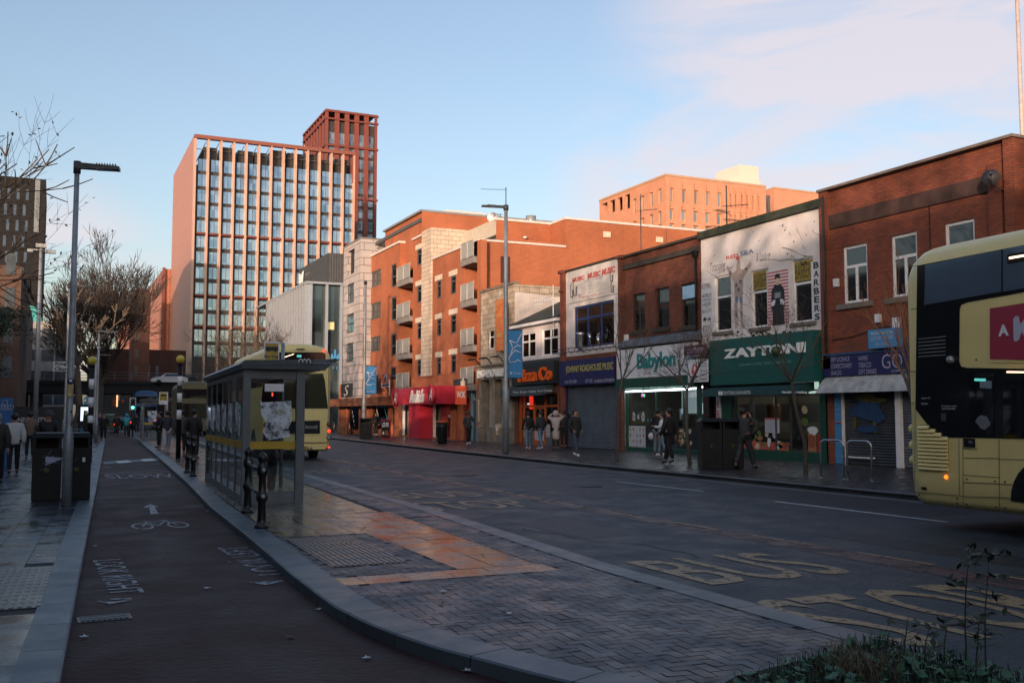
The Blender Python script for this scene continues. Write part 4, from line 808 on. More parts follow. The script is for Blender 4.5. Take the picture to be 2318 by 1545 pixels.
m = MB(); brass(m, FM, onfr(FM, 1299, 668), 1.3); brass(m, FM, onfr(FM, 1292, 672), 1.1); brass(m, FM, onfr(FM, 1384, 660), .9); brass(m, FM, onfr(FM, 1382, 636), .9); m.build('printed_instruments', INKD, P)
text('T', FM, *R4(FM, 1310, 676, 1315, 667), REDL, P, bold=.05)
BLUF = pm('blue window frame', (.02, .05, .22), .4); win(F1, mw, T, fm=BLUF, cols=3, tr=.30, trcols=3, rec=.12, bar=.09, glass=GLASSW)
shopbox(F1, mw[0] - .2, mw[1] + .2, mw[2] - .1, mw[3] + .1, T, depth=2.2, w=-.26); rs = random.Random(8)
for mt, nm, n in ((BROWNF, 'guitar', 7), (STEEL, 'brass_instrument', 5)):
    for k in range(n):
        u = mw[0] + .3 + rs.random() * (mw[1] - mw[0] - .6); v = mw[2] + .05; a = rs.uniform(-.3, .3); m = MB(); fr = Fr(F1(u, v, -.5 - rs.random() * .5), F1.U * cos(a) + F1.V * sin(a), F1.V * cos(a) - F1.U * sin(a))
        if nm == 'guitar': m.prism(fr, [(.17 * cos(t) * (1 if sin(t) < 0 else .75), .3 + .28 * sin(t)) for t in [2 * pi * q / 14 for q in range(14)]], 0, .08); m.box(fr, -.025, .025, .5, 1.15, .02, .06); m.box(fr, -.04, .04, 1.15, 1.3, .02, .05)
        else: m.tube([fr(0, 0, 0), fr(.05, .6, 0), fr(-.1, 1.0, 0)], [.03, .05, .14], 8)
        m.build(nm, mt, T)
m = MB(); rs = random.Random(9); y0 = onfr(F1, 1300, 806)[1]; m.tube([F1(uL - .6, 4.75, .25), F1(uR - .1, 4.75, .25)], .025, 6); m.tube([F1(uL - .6, 4.95, .25), F1(uR - .6, 4.95, .25)], .02, 6)
for k in range(9): u = uL + .5 + k * .62; m.tube([F1(u, 4.72, .05), F1(u, 4.75, .25), F1(u, 4.95, .25)], .02, 6)
m.build('light_rail', pm('rusty rail', (.09, .08, .075), .6, metal=.4, noise=.4, scale=8), T)
m = MB(); u = YU(1327, 790); m.tube([F1(u, 4.75, .3), F1(u, 5.0, .3), F1(u, 5.5, .3), F1(u, 5.62, .3)], [.12, .13, .17, .22], 10); m.tube([F1(u + .9, 4.9, .3), F1(u + .9, 5.3, .3), F1(u + .85, 5.5, .3)], [.05, .05, .12], 8); m.tube([F1(u + 1.7, 4.9, .3), F1(u + 1.7, 5.35, .3)], [.06, .1], 8); m.build('drum_ornament', STEEL, T)
v = (onfr(F1, 1280, 873)[1], onfr(F1, 1280, 818)[1]); MB().box(F1, uL + .4, uR - .01, v[1], 4.56, -.2, .02).build('wall', REDB2, T, label='dark brick strip above the navy sign')
S = boxp('shop_sign', NAVY, T, F1, uL + .12, uR - .25, v[0], v[1], .15, .25, label='navy music shop sign with yellow lettering'); FS = F1.off(.25)
letters(FS, [('JOHNNY ROADHOUSE MUSIC', 1281, 848, 1388, 819)], S, YELL, bold=.0); letters(FS, [('0161 273 1000', 1279, 868, 1305, 859), ('EST 1955', 1326, 866, 1341, 857), ('ALL MUSICAL INSTRUMENTS', 1346, 865.5, 1391, 856)], S, LILAC, bold=.01)
shutter(F1, (uL + .42, uR - .30, BZ, v[0]), T, SHUT); boxp('shutter_post', NAVY, T, F1, uR - .30, uR - .02, BZ, v[0], -.2, .0); boxp('shutter_post', NAVY, T, F1, uL + .32, uL + .42, BZ, v[0], -.1, .03)
MB().box(F1, uL + .4, uR - .02, v[0], v[1], -.2, .149).build('wall', REDB2, T)
m = MB(); q = uR - .16
m.tube([F1(q + .08 * sin(k * .9), .9 + k * .12, .01) for k in range(11)], .018, 5); m.build('graffiti_tag', WHITEL, T)
# ---- 5 pizza shop: low white rendered front under a slate roof
uL, uR = YU(1165, 760), YU(1273, 760)
T = thing('pizza_shop', 'low white rendered pizza shop under a mossy slate roof, with orange lettering on black', 'building', (FX, -uR, BZ), group='shop buildings along the far pavement')
H = [RL(F1, 1180, 1212, 755, 811), RL(F1, 1227, 1263, 745, 806)]; ev = onfr(F1, 1160, 740)[1]
MB().wall(F1, uL, uR - .01, 4.6, ev, H, .12, back=8).build('wall', pm('off white render', (.66, .61, .60), .8, noise=.12, scale=1.5), T)
for r in H: win(F1, r, T, cols=2, tr=.36, trcols=2, rec=.08, bar=.085, glass=GLASSW)
shopbox(F1, H[0][0] - .1, H[1][1] + .1, H[0][2] - .05, H[0][3] + .05, T, wall=pm('orange brown room', (.16, .06, .03), .8, noise=.4, scale=2), depth=2.5, w=-.13)
m = MB(); ri = 2.55; m.hexa([F1(uL - .1, ev, .25), F1(uR - .02, ev, .25), F1(uR - .02, ev + .1, .25), F1(uL - .1, ev + .1, .25), F1(uL - .1, ev + ri - .1, -5), F1(uR - .02, ev + ri - .1, -5), F1(uR - .02, ev + ri, -5), F1(uL - .1, ev + ri, -5)])
m.build('slate_roof', bricks('mossy slates', (.055, .06, .05), (.035, .045, .035), (.015, .018, .015), bw=.3, bh=.12, ms=.012, stain=.5), T)
MB().box(F1, uL - .05, uR - .02, ev - .14, ev - .002, .02, .3).build('gutter', UPVC, T)
MB().box(F1, uL, uR - .01, 3.35, 4.6, -.2, .02).build('wall', DKGREY, T, label='charcoal band behind the sign')
r = (YU(1170, 840), YU(1266, 840), 3.28, 4.42); S = boxp('shop_sign', pm('black sign board', (.022, .027, .033), .4, noise=.1), T, F1, *r, .03, .32, label='black sign board with raised orange letters'); FS = F1.off(.32)
letters(FS, [('Pizza Co', 1176, 865, 1251, 828)], S, pm('orange acrylic', (.75, .12, .012), .35, noise=0), bold=.03, ext=.12)
aw = (YU(1160, 885), YU(1256, 880)); m = MB(); m.hexa([F1(aw[0], 2.85, .03), F1(aw[1], 2.85, .03), F1(aw[1], 3.27, .03), F1(aw[0], 3.27, .03), F1(aw[0], 2.68, .75), F1(aw[1], 2.68, .75), F1(aw[1], 3.06, .72), F1(aw[0], 3.06, .72)])
A = m.build('awning', pm('charcoal awning', (.035, .05, .06), .7), T); FA = F1.off(.755); letters(FA, [('Pizzas  Burgers  Kebabs  Fried Chicken', 1162, 891.5, 1250, 880)], A, WHITEL)
m = MB(); m.tube([F1(YU(1168, 893), 2.84, .3), F1(YU(1220, 893), 2.84, .3)], .03, 6); m.build('tube_lamp', TUBE, A)
o0, o1 = YU(1173, 950), YU(1264, 950)
MB().wall(F1, uL, uR - .01, BZ, 3.36, [(o0, o1, BZ, 2.82)], .3).build('shopfront', REDB2, T)
shopbox(F1, o0 - .1, o1 + .1, BZ, 2.85, T, wall=pm('dark green room', (.03, .05, .05), .7, noise=.3), depth=3)
OF = pm('orange timber frame', (.42, .10, .02), .4, noise=.15); m = MB()
us = [o0 + (o1 - o0) * f for f in (0, .09, .36, .64, .95)]
for u in us: m.box(F1, u, u + .09, BZ, 2.82, -.2, -.08)
m.box(F1, o0, o1, 2.10, 2.2, -.19, -.09); m.box(F1, o0, o1, 2.74, 2.82, -.19, -.09); m.build('window_frame', OF, T)
boxp('stall_riser', pm('grey brick riser', (.10, .11, .12), .6, noise=.3), T, F1, us[1] + .09, us[2], BZ, .85, -.18, -.1); boxp('stall_riser', MATS['grey brick riser'], T, F1, us[3] + .09, us[4], BZ, .85, -.18, -.1)
Dr = MB(); Dr.box(F1, us[2] + .1, us[2] + .2, BZ, 2.08, -.17, -.11); Dr.box(F1, us[3] - .1, us[3], BZ, 2.08, -.17, -.11); Dr.box(F1, us[2] + .2, us[3] - .1, BZ, BZ + .25, -.17, -.11); Dr.box(F1, us[2] + .2, us[3] - .1, 2.0, 2.08, -.17, -.11); c = (us[2] + us[3]) / 2 + .05; Dr.box(F1, c - .04, c + .04, BZ + .25, 2.0, -.17, -.11); Dr.build('door', OF, T)
boxp('shop_window', GLASSC, T, F1, us[1], us[4], .85, 2.75, -.15, -.145)
boxp('lit_menu_board', emis('red lit board', (1, .04, .02), .9), T, F1, us[1] + .35, us[1] + .75, 2.0, 2.7, -.35, -.3); boxp('lit_menu_board', emis('white lit board', (.8, .9, 1), 1.2), T, F1, us[1] + .1, us[1] + .33, 2.25, 2.32, -.35, -.3)
for (a, b, c, d) in ((us[1] + .12, us[1] + .4, .5, 1.15), (us[2] + .18, us[3] - .1, BZ + .25, .85), (us[3] + .15, us[3] + .6, .55, 1.2)):
    P = boxp('menu_poster', PAPER, T, F1, a, b, c, d, -.1, -.09); FP = F1.off(-.09)
    blobs(FP, P, 'printed_food', [(a + (b - a) * (i + .5) / 3, c + (d - c) * (j + .5) / 4, .04, .05, 'printed meat') for i in range(3) for j in range(4)], w=.003)
# ---- 6 stone fronted restaurant
uL, uR = YU(1087, 800), YU(1165, 800); top = 8.95; uR6 = uR
T = thing('stone_building', 'sooty stone fronted restaurant with carved columns and white letters reading Popolino', 'building', (FX, -uR, BZ), group='shop buildings along the far pavement')
H = [RL(F1, 1107, 1118, 736, 791), RL(F1, 1154, 1165, 725, 785)]; uRt = YU(1187, 700)
MB().wall(F1, uL, uR - .01, 4.55, 6.57, H, .15, back=9).build('wall', STONE, T); MB().wall(F1, uL, uR - .01, 6.57, top, [], .15, back=9).build('wall', STONE, T)
MB().box(F1, uL, uR + .02, top, top + .16, -.3, .08).build('coping', pm('weathered coping', (.16, .13, .10), .9, noise=.5, scale=3), T)
side = Fr((FX + .01, -uR - .005, 0), (1, 0, 0)); m = MB(); m.prism(side, [(0, 6.6), (9, 6.6), (9, 9.0), (6.5, 8.4), (2.4, 8.35), (.5, 8.5), (0, 8.5)], .001, .02); m.build('gable_render', pm('grey render', (.52, .48, .46), .8, noise=.2, scale=1), T)
for r in H: win(F1, r, T, cols=1, tr=.5, rec=.06, bar=.07, glass=GLASSW, curtain=CURT)
m = MB(); m.box(F1, uL, uR - .01, 3.72, 4.5, -.2, .25); m.box(F1, uL, uR - .01, 4.5, 4.6, -.2, .4); m.build('cornice', STONEG, T)
letters(F1.off(.25), [('POPOLINO', 1086, 856, 1166, 830)], T, WHITEL, ext=.18, bold=.03)
m = MB()
for f in (.1, .45, .8): u = uL + (uR - uL) * f; m.tube([F1(u, 4.6, .2), F1(u - .1, 5.0, .5), F1(u + .1, 4.95, .85)], .03, 6); m.box(F1, u - .2, u + .3, 4.88, 4.95, .7, .95)
m.build('sign_lamp', BLACK, T)
c0, c1 = uL + .4, uR - .35
MB().wall(F1, uL, uR - .01, BZ, 4.06, [(c0 + .15, c0 + 1.35, BZ, 3.7), (c0 + 2.0, c1, 1.25, 3.7)], .35).build('wall', STONEG, T, label='carved grey stone ground floor')
m = MB()
for u in (c0 - .12, c0 + 1.45, c0 + 1.85, (c0 + 2.0 + c1) / 2 + .1, c1 + .05): m.tube([F1(u, .9, .06), F1(u, 1.0, .06), F1(u, 1.02, .06), F1(u, 3.6, .06), F1(u, 3.75, .06)], [.2, .2, .14, .12, .2], 10); m.box(F1, u - .2, u + .2, BZ, .9, 0, .25)
m.build('column', STONEG, T)
boxp('doorway', BLACKL, T, F1, c0 + .15, c0 + 1.35, BZ, 3.7, -.6, -.34); boxp('shop_window', GLASSC, T, F1, c0 + 2.0, c1, 1.25, 3.7, -.3, -.29); shopbox(F1, c0 + 1.9, c1 + .1, 1.2, 3.75, T, depth=2, w=-.36)
boxp('curtain', pm('dull gold curtain', (.25, .2, .08), .9, noise=.3, scale=6), T, F1, c0 + 2.2, c0 + 2.45, 1.3, 3.6, -.6, -.55)
r = R4(F1, 1115, 994, 1167, 975); P = boxp('food_poster', CREAM, T, F1, r[0], min(r[1], c1), .55, 1.15, .02, .05); FP = F1.off(.05); rs = random.Random(6)
blobs(FP, P, 'printed_food', [(r[0] + .3 + rs.random() * (c1 - r[0] - .5), .65 + rs.random() * .4, rs.uniform(.08, .2), rs.uniform(.08, .18), rs.choice(['printed meat', 'printed bread brown', 'white lettering', 'faded red lettering'])) for k in range(12)], w=.003)
boxp('menu_poster', CREAM, T, F1, c0 - .2, c0 + .0, 1.3, 2.6, .21, .23)
bn = RL(F1.off(.6), 1121, 1141, 680, 795)
for z in (bn[2], bn[3]): MB().tube([F1(bn[0] + .1, z, 0), F1(bn[0] + .1, z, .58)], .025, 6).build('banner_bracket', BLACK, T)
bn = RL(F1.off(.6), 1121, 1141, 680, 795); P = MB().box(F1, bn[0], bn[1], bn[2], bn[3], .58, .6).build('hanging_banner', pm('faded orange banner', (.55, .16, .05), .7, noise=.12), T)
for k, c in enumerate('POPOLINO'): text(c, F1.off(.6), bn[0] + .2, bn[1] - .2, bn[3] - (k + .9) * (bn[3] - bn[2]) / 8, bn[3] - (k + .25) * (bn[3] - bn[2]) / 8, pm('dull gold lettering', (.5, .28, .10), .6), P)

# small fixings on the fronts: pipes, cables, alarm boxes
PIP = pm('old downpipe', (.03, .028, .03), .6, noise=.3)
B = {o.name: o for o in bpy.data.objects if not o.parent}
b1, b3 = B['brick_building'], B['brick_building.001']
u = YU(1876, 600); MB().tube([F1(u, 8.9, .2), F1(u, 3.7, .2)], .045, 8).build('drain_pipe', PIP, b1)
for x, y in ((1990, 720), (1895, 640)): q = onfr(F1, x, y); boxp('alarm_box', WHITEP, b1, F1, q[0] - .1, q[0] + .1, q[1] - .13, q[1] + .13, .001, .09)
m = MB(); P = [F1(YU(x, y), onfr(F1, x, y)[1], .03) for x, y in ((1884, 770), (1930, 762), (1990, 742), (2052, 735), (2120, 726))]; m.tube(P, .012, 4); m.tube([F1(YU(2105, 500), 8.0, .02), F1(YU(2105, 500), 4.0, .02)], .012, 4); m.build('cable', BLACK, b1)
m = MB(); m.tube([F1(YU(1420, 765), 4.95, .03), F1(YU(1480, 760), 5.05, .03), F1(YU(1560, 750), 5.1, .03)], .012, 4); m.build('cable', BLACK, b3)
# ================================================================== APARTMENTS
def side(Y): return Fr((0, Y, 0), (1, 0, 0))
ys = -YU(1081, 750)                     # near end of the block
Yx = lambda x, y=750: -YU(x, y)
T = thing('apartment_block', 'long orange brick apartment block with balconies and buff stone piers above the red chicken shop', 'building', (FX, ys, BZ))
SW = side(ys); GRF = pm('grey window frame', (.06, .065, .07), .45); CRM = pm('cream lintel', (.6, .52, .42), .8); BALP = pm('balcony panel', (.30, .31, .30), .35, noise=.15); RAIL = pm('balcony rail', (.6, .56, .52), .35, metal=.3, noise=.1)
def topz(x, y): return onfr(F1, x, y)[1]
zf = 12.24
# side wall facing the camera
x1 = onfr(SW, 1280, 520)[0]; x2 = onfr(SW, 1700, 530)[0]; z2 = onfr(SW, 1300, 498)[1]; c0 = onfr(SW, 1246, 553)[0]
MB().wall(SW, FX, x1, BZ, zf, [], 0, back=8, ret='').wall(SW, x1, x2, BZ, z2, [], 0, back=14).build('side_wall', ORANGE, T)
m = MB(); m.box(SW, FX - .03, x1, zf, zf + .12, -.3, .06); m.box(SW, x1 - .02, x2, z2, z2 + .14, -.3, .06); m.box(Fr((x1, 0, 0), (0, -1, 0)), -ys - 4, -ys, z2, z2 + .14, -.06, .05); m.build('coping', COPING, T)
# set-back upper storey
S2 = side(ys + 2.2); a0 = onfr(S2, 1123, 520)[0]; a1 = onfr(S2, 1243, 520)[0]; zz = onfr(S2, 1180, 503)[1]; wdw = R4(S2, 1246, 553, 1259, 530)
MB().wall(S2, a0, x1 + .5, zf, zz, [wdw], .1, back=6, ret='r').build('upper_wall', ORANGE, T); win(S2, wdw, T, fm=pm('cream window frame', (.45, .38, .28), .5), cols=2, rec=.05, bar=.08)
MB().box(S2, a0 - .1, x1, zz, zz + .15, -.2, .08).build('coping', COPING, T)
S3 = side(ys + 11); b0 = onfr(S3, 951, 520)[0]; b1 = onfr(S3, 1250, 520)[0] + 1; z3a, z3b = onfr(S3, 953, 478)[1], onfr(S3, 1245, 503)[1]
m = MB(); m.face([S3(FX + .3, zf), S3(b1 + 8, zf), S3(b1 + 8, z3a), S3(FX + .3, z3a)]); m.box(S3, FX + .4, b1 + 8, zf, z3a - .02, -9, -.02); m.build('upper_wall', ORANGE, T)
MB().box(S3, FX + .2, b1 + 8, z3a, z3a + .14, -9, .05).build('coping', GALV, T)
# buff upper band with glazing between the two brick blocks (runs along the street)
uA, uB = YU(1047, 560), -ys - 1.9; Fb = F1.off(-2.0)
Fb = Fr((a0, 0, 0), (0, -1, 0)); m = MB(); m.box(Fb, -ys - 11, -ys - 2.21, zf + .9, zz + .1, -1, 0); boxp('upper_glazing', GLASSD, T, Fb, -ys - 11, -ys - 2.3, zf, zf + .9, -.4, -.2); m.build('parapet_band', pm('buff render', (.48, .43, .35), .8, noise=.12), T)
# facade sections along the street: (x far, x near, top px at far end, kind)
sec = [(824, 903, 590, 0), (934, 957, 0, 0), (978, 1050, 588, 0)]
zt1 = topz(824, 590); zt2 = topz(936, 544); zt3 = topz(980, 588)
def facade(xa, xb, z0, z1, holes, mat=ORANGE, nm='wall', back=6, off=0): MB().wall(F1.off(off), YU(xa, 750), YU(xb, 750), z0, z1, holes, .12, back=back).build(nm, mat, T)
hA = [RL(F1, 835, 862, 619, 654), RL(F1, 835, 862, 690, 726), RL(F1, 835, 861, 765, 798), RL(F1, 886, 897, 600, 651), RL(F1, 886, 897, 674, 726), RL(F1, 885, 896, 756, 806), RL(F1, 884, 896, 830, 868)]
facade(824, 904, 4.3, zt1, hA)
for i, r in enumerate(hA): win(F1, r, T, fm=GRF, cols=3 if i < 3 else 1, tr=None if i < 3 else .55, rec=.06, bar=.12, glass=GLASSD if i != 3 else GLASSW)
MB().box(F1, YU(824, 750) - .05, YU(904, 750) + .05, zt1, zt1 + .16, -6, .1).build('coping', COPING, T)
hB = [RL(F1, 944, 955, a, b) for a, b in ((566, 602), (648, 686), (731, 769), (814, 851))]
facade(934, 957, 4.3, zt2, hB)
MB().box(F1, YU(934, 750) - .05, YU(957, 750), zt2, zt2 + .14, -6, .1).build('coping', COPING, T)
facade(957, 978.5, 4.3, zt2 + .25, [], mat=STONE2, nm='stone_pier', back=6, off=.12)
hC = [RL(F1, 988.5, 998, a, b) for a, b in ((636, 677), (723, 762), (809, 849))] + [RL(F1, 1020, 1032, a, b) for a, b in ((626, 667), (713, 756), (803, 845))]
facade(978.5, 1050, 4.3, zt3, hC); MB().box(F1, YU(978.5, 750), YU(1050, 750) + .05, zt3, zt3 + .14, -6, .08).build('coping', COPING, T)
for r in hB + hC:
    win(F1, r, T, fm=GRF, cols=1, tr=.3, rec=.06, bar=.12, glass=GLASSW, curtain=CURT); boxp('lintel', CRM, T, F1, r[0] - .3, r[1] + .25, r[3] + .01, r[3] + .36, -.05, .02)
facade(1080, 1088, 4.3, zf, [], back=.4)
# stone return wall above
S4 = side(-YU(978, 600)); MB().box(S4, FX + .02, FX + 5, zt3, zt2 + .25, -.4, .02).build('stone_pier', STONE2, T)
# recessed balconies
def balc(xa, xb, levels, dep=1.6):
    u0, u1 = YU(xa, 750), YU(xb, 750); fb = F1.off(-dep)
    MB().wall(fb, u0, u1, 4.3, 12.5, [], 0, back=4).build('recess_wall', ORANGE, T); MB().box(fb, u0 + .3, u1 - .3, 4.5, 12.2, .005, .02).build('recess_glazing', GLASSD, T)
    for z in levels:
        b = thing_b = MB().box(F1, u0 + .01, u1 - .01, z - .38, z, -dep, .25).build('balcony', pm('balcony slab', (.22, .21, .20), .7, noise=.2), T)
        boxp('balustrade', BALP, b, F1, u0 + .05, u1 - .05, z + .05, z + 1.0, .2, .225)
        m = MB(); m.box(F1, u0, u1, z + 1.02, z + 1.07, .19, .24)
        for k in range(3): uu = u0 + .04 + (u1 - u0 - .08) * k / 2; m.box(F1, uu - .025, uu + .025, z, z + 1.02, .226, .25)
        m.build('rail', RAIL, b)
zb = [topz(1050, y) for y in (607, 703, 800, 892)]
balc(1050, 1080, [topz(1051, y) for y in (591, 684, 785, 871)])
balc(904, 934, [topz(906, y) for y in (639, 722, 803, 878)], dep=1.8)
m = MB()
for y in (628, 720, 810): q = onfr(F1.off(-1.5), 1072, y); m.ball(F1(q[0], q[1], -1.5), .14, 8, .7)
m.build('bulkhead_lamp', pm('unlit lamp bowl', (.6, .6, .62), .3), T)
# glazed penthouse with a raking roof
pu0, pu1 = YU(830, 560), -ys - 11.2; Fp = F1.off(-1.6); m = MB(); zr_ = 15.45; m.box(Fp, pu0, pu1, zt1, zr_, -6, 0); m.build('penthouse_glazing', officeglass('penthouse glass', (.08, .10, .12), (.25, .28, .3), .08, .6), T)
m = MB()
for k in range(12): u = pu0 + (pu1 - pu0) * k / 11; m.box(Fp, u - .04, u + .04, zt1, zr_, .01, .08)
m.box(F1.off(-.5), pu0, pu1, zt1 + .7, zt1 + .76, 0, .04); m.build('glazing_bars', GRF, T)
MB().box(F1, pu0 - .4, pu1, zr_, zr_ + .24, -8, -.3).build('raking_roof', pm('zinc roof', (.10, .105, .11), .5, metal=.3), T)
# roof clutter
m = MB(); q = onfr(S3, 1054, 480); m.box(S3, q[0], onfr(S3, 1145, 480)[0], z3a, onfr(S3, 1100, 468)[1] + .4, -7, -4); m.build('plant_room', pm('pale plant room', (.62, .55, .5), .7, noise=.08), T)
q = onfr(S2, 1232, 495); MB().lathe(S2(q[0], zz, -2), [(.35, 0), (.3, .5), (.36, .9)], 14).build('roof_cowl', GALV, T)
q = onfr(S2, 1158, 490); MB().lathe(S2(q[0], zz + .75, -3), [(0, -.08), (.3, -.02), (.4, .1), (.3, 0)], 14, axis=(-.3, -.8, .3)).build('satellite_dish', WHITEP, T)
def aerial(fr, q, h, parent, arms=6, w=.7, boom=(1, 0, 0)):
    m = MB(); b = fr(*q) if not isinstance(q, Vector) else q; m.tube([b, b + Vector((0, 0, h))], .03, 5); d = Vector(boom).normalized(); e = Vector((-d.y, d.x, 0)); t = b + Vector((0, 0, h - .05)); m.tube([t - d * .2, t + d * w], .015, 4)
    for k in range(arms): c = t + d * (w * (k + .3) / arms); m.tube([c - e * .22, c + e * .22], .01, 4)
    return m.build('aerial', DKGREY, parent)
q = onfr(S2, 1175, 495); aerial(S2, (q[0], zz, -3), 1.1, T, boom=(-1, .2, 0)); 
for x, y in ((1373, 531), (1492, 543)): q = onfr(SW, x, y); MB().box(SW, q[0] - .25, q[0] + .25, q[1] - .18, q[1] + .18, .002, .1).build('vent_cover', CRM, T)
q = onfr(S2, 1187, 538); MB().ball(S2(q[0], q[1], .12), .15, 8, .6).build('bulkhead_lamp', MATS['unlit lamp bowl'], T); q = onfr(SW, 1500, 545)
MB().tube([SW(onfr(SW, 1505, 560)[0], 8, .1), SW(onfr(SW, 1505, 560)[0], z2 - .1, .1)], .05, 6).build('drain_pipe', pm('brick coloured pipe', (.3, .12, .06), .5), T)
q = onfr(SW, 1137, 580); m = MB(); m.box(SW, q[0] - .12, q[0] + .5, onfr(SW, 1137, 640)[1], q[1], .01, .04); m.build('flue', pm('dark recess door', (.06, .02, .015), .6), T)
# grey stone stair tower, wood band, shopfronts
u0, u1 = YU(777, 700), YU(814, 700); Ft = F1.off(.9); zt = onfr(Ft, 778, 562)[1]
hT = [RL(Ft, 787, 802, 570, 624), RL(Ft, 786, 801, 645, 689), RL(Ft, 785, 801, 713, 755), RL(Ft, 784, 799, 778, 820)]
tu0, tu1 = onfr(Ft, 777, 700)[0], onfr(Ft, 815, 700)[0]
MB().wall(Ft, tu0, tu1, 3.05, zt, hT, .3, back=6).build('stair_tower', GREYST, T); MB().box(Ft, tu0 - .05, tu1 + .05, zt, zt + .12, -6, .05).build('coping', GREYP, T)
for i, r in enumerate(hT):
    if i: win(Ft, r, T, fm=GRF, cols=2, tr=.5, rec=.1, bar=.12, glass=officeglass('reflective pane', (.25, .33, .4), (.5, .62, .75), .08, .8))
    else: boxp('dark_opening', BLACKL, T, Ft, r[0], r[1], r[2], r[3], -1, -.3)
WOOD = bricks('timber cladding', (.30, .11, .05), (.16, .06, .03), (.03, .02, .015), bw=1.8, bh=.16, ms=.012, stain=.4)
wb = (YU(766, 915), YU(897, 905), topz(766, 918.5), topz(766, 901)); MB().box(F1, wb[0], wb[1], 2.4, 3.04, -.1, 1.1).build('timber_band', WOOD, T)
MB().box(F1, wb[0], YU(1088, 900), 3.3, 4.31, -.5, -.12).build('wall', ORANGE, T); 
r = R4(Ft, 773, 899, 799, 866); boxp('tower_sign', DKGREY, T, Ft, *r, .02, .06); text('S', Ft.off(.06), r[0] + .9, r[1] - 1.0, r[2] + .1, r[3] - .15, pm('pale script', (.7, .68, .6), .4, noise=0), T, shear=.3)
gh = [(YU(783, 950), YU(812, 950), BZ + .3, 3.0), (YU(838, 950), YU(877, 950), BZ + .5, 3.0), (YU(884, 950), YU(893, 950), BZ, 2.6), (YU(911, 950), YU(955, 950), BZ + .1, 3.25), (YU(980, 950), YU(1019, 950), BZ + .1, 3.25), (YU(1027, 950), YU(1036, 950), BZ, 3.1), (YU(1046, 950), YU(1062, 950), BZ, 3.0), (YU(1066, 950), YU(1079, 950), BZ, 3.3)]
MB().wall(F1, wb[0] + .2, YU(1088, 950), BZ, 4.31, gh, .25).build('wall', pm('shaded brick base', (.26, .10, .05), .8, noise=.3) and ORANGE, T)
shopbox(F1, wb[0] + .3, YU(1088, 950) - .1, BZ, 3.4, T, wall=pm('deep shop interior', (.05, .055, .06), .7, noise=.3), depth=3.5, w=-.26)
for i, h in enumerate(gh[:5]):
    g = boxp('shop_window', GLASSC, T, F1, h[0], h[1], h[2], h[3], -.2, -.19); FG = F1.off(-.18)
    if i == 0: blobs(FG, g, 'window_star', [(h[0] + .9 + .25 * k, 2.6 - k * .35, .1, .14, 'white lettering') for k in range(5)] + [(h[0] + 1.6, 2.55, .3, .3, 'printed cream')])
    if i == 1: text('S', FG, h[0] + .6, h[0] + 2.1, .9, 2.7, MATS['pale script'], g, shear=.4, bold=-.03); text('S', FG, h[1] - 1.6, h[1] - .4, .9, 2.6, pm('teal neon script', (.1, .4, .42), .4), g, shear=.2, bold=-.03)
boxp('planter', pm('copper planter', (.35, .16, .08), .4, metal=.4), T, F1, YU(783, 990), YU(801, 990), BZ, .75, .3, .8)
m = MB(); 
for x in (770, 805): 
    u = YU(x, 985); m.tube([F1(u, BZ, .7), F1(u, .85, .7), F1(u + .15, 1.0, .7), F1(u + .45, 1.0, .7), F1(u + .6, .85, .7), F1(u + .6, BZ, .7)], .035, 6)
m.build('barrier_hoop', STEEL, T)
boxp('door', pm('grey blue door', (.09, .14, .18), .4), T, F1, gh[2][0] + .05, gh[2][1], BZ, 2.6, -.24, -.2)
# signs on this block: projecting board, letting board
b = thing('projecting_sign', 'black projecting board with a pale S beside the blue banner', 'sign', F1(YU(866, 860), 5, .0)); q = R4(F1, 855, 887, 869, 849)
boxp('board', BLACK, b, F1, q[0], q[1], q[2], q[3], .5, .6); text('S', F1.off(.6), q[0] + .35, q[1] - .4, q[3] - .9, q[3] - .2, LILAC, b); m = MB()
for v in (q[2] + .1, q[3] - .05): m.tube([F1(q[1] + .4, v, 0), F1(q[1] + .3, v, .55), F1(q[0] + .3, v, .55)], .03, 5)
m.build('bracket', BLACK, b)
b = thing('letting_board', 'white and orange estate agent board with a round crest on the orange brick', 'sign', F1(YU(887, 860), 4, 0)); q = R4(F1, 878, 876, 897, 853); fb = F1.off(.5); m = MB(); n = 12; c = ((q[0] + q[1]) / 2, q[3] - .1)
m.prism(fb, [(q[0], q[2]), (q[1], q[2]), (q[1], q[3] - .15), (q[1] - .3, q[3] - .15)] + [(c[0] + .42 * cos(t), c[1] + .35 * sin(t)) for t in [pi * k / 8 for k in range(9)]] + [(q[0] + .3, q[3] - .15), (q[0], q[3] - .15)], 0, .03); m.build('board', WHITEP, b)
boxp('orange_strip', ORANGEP, b, fb, q[0] + .05, q[1] - .05, q[2] + .25, q[2] + .65, .031, .034); boxp('dark_strip', BLACKL, b, fb, q[0] + .05, q[1] - .05, q[2] + .05, q[2] + .2, .031, .034); MB().lathe(fb(c[0], c[1], .031), [(0, 0), (.24, 0), (.24, .01), (0, .01)], 14, axis=fb.N).build('crest', NAVY, b)
text('Keystone', fb, q[0] + .1, q[1] - .1, q[2] + .75, q[2] + 1.02, BLACKL, b, w=.031); text('TO LET', fb, q[0] + .4, q[1] - .4, q[2] + .35, q[2] + .55, WHITEL, b, w=.035); MB().tube([F1(q[1] - .1, q[2] - .6, .48), F1(q[1] - .1, q[3] - .2, .48)], .04, 5).build('post', WHITEP, b)
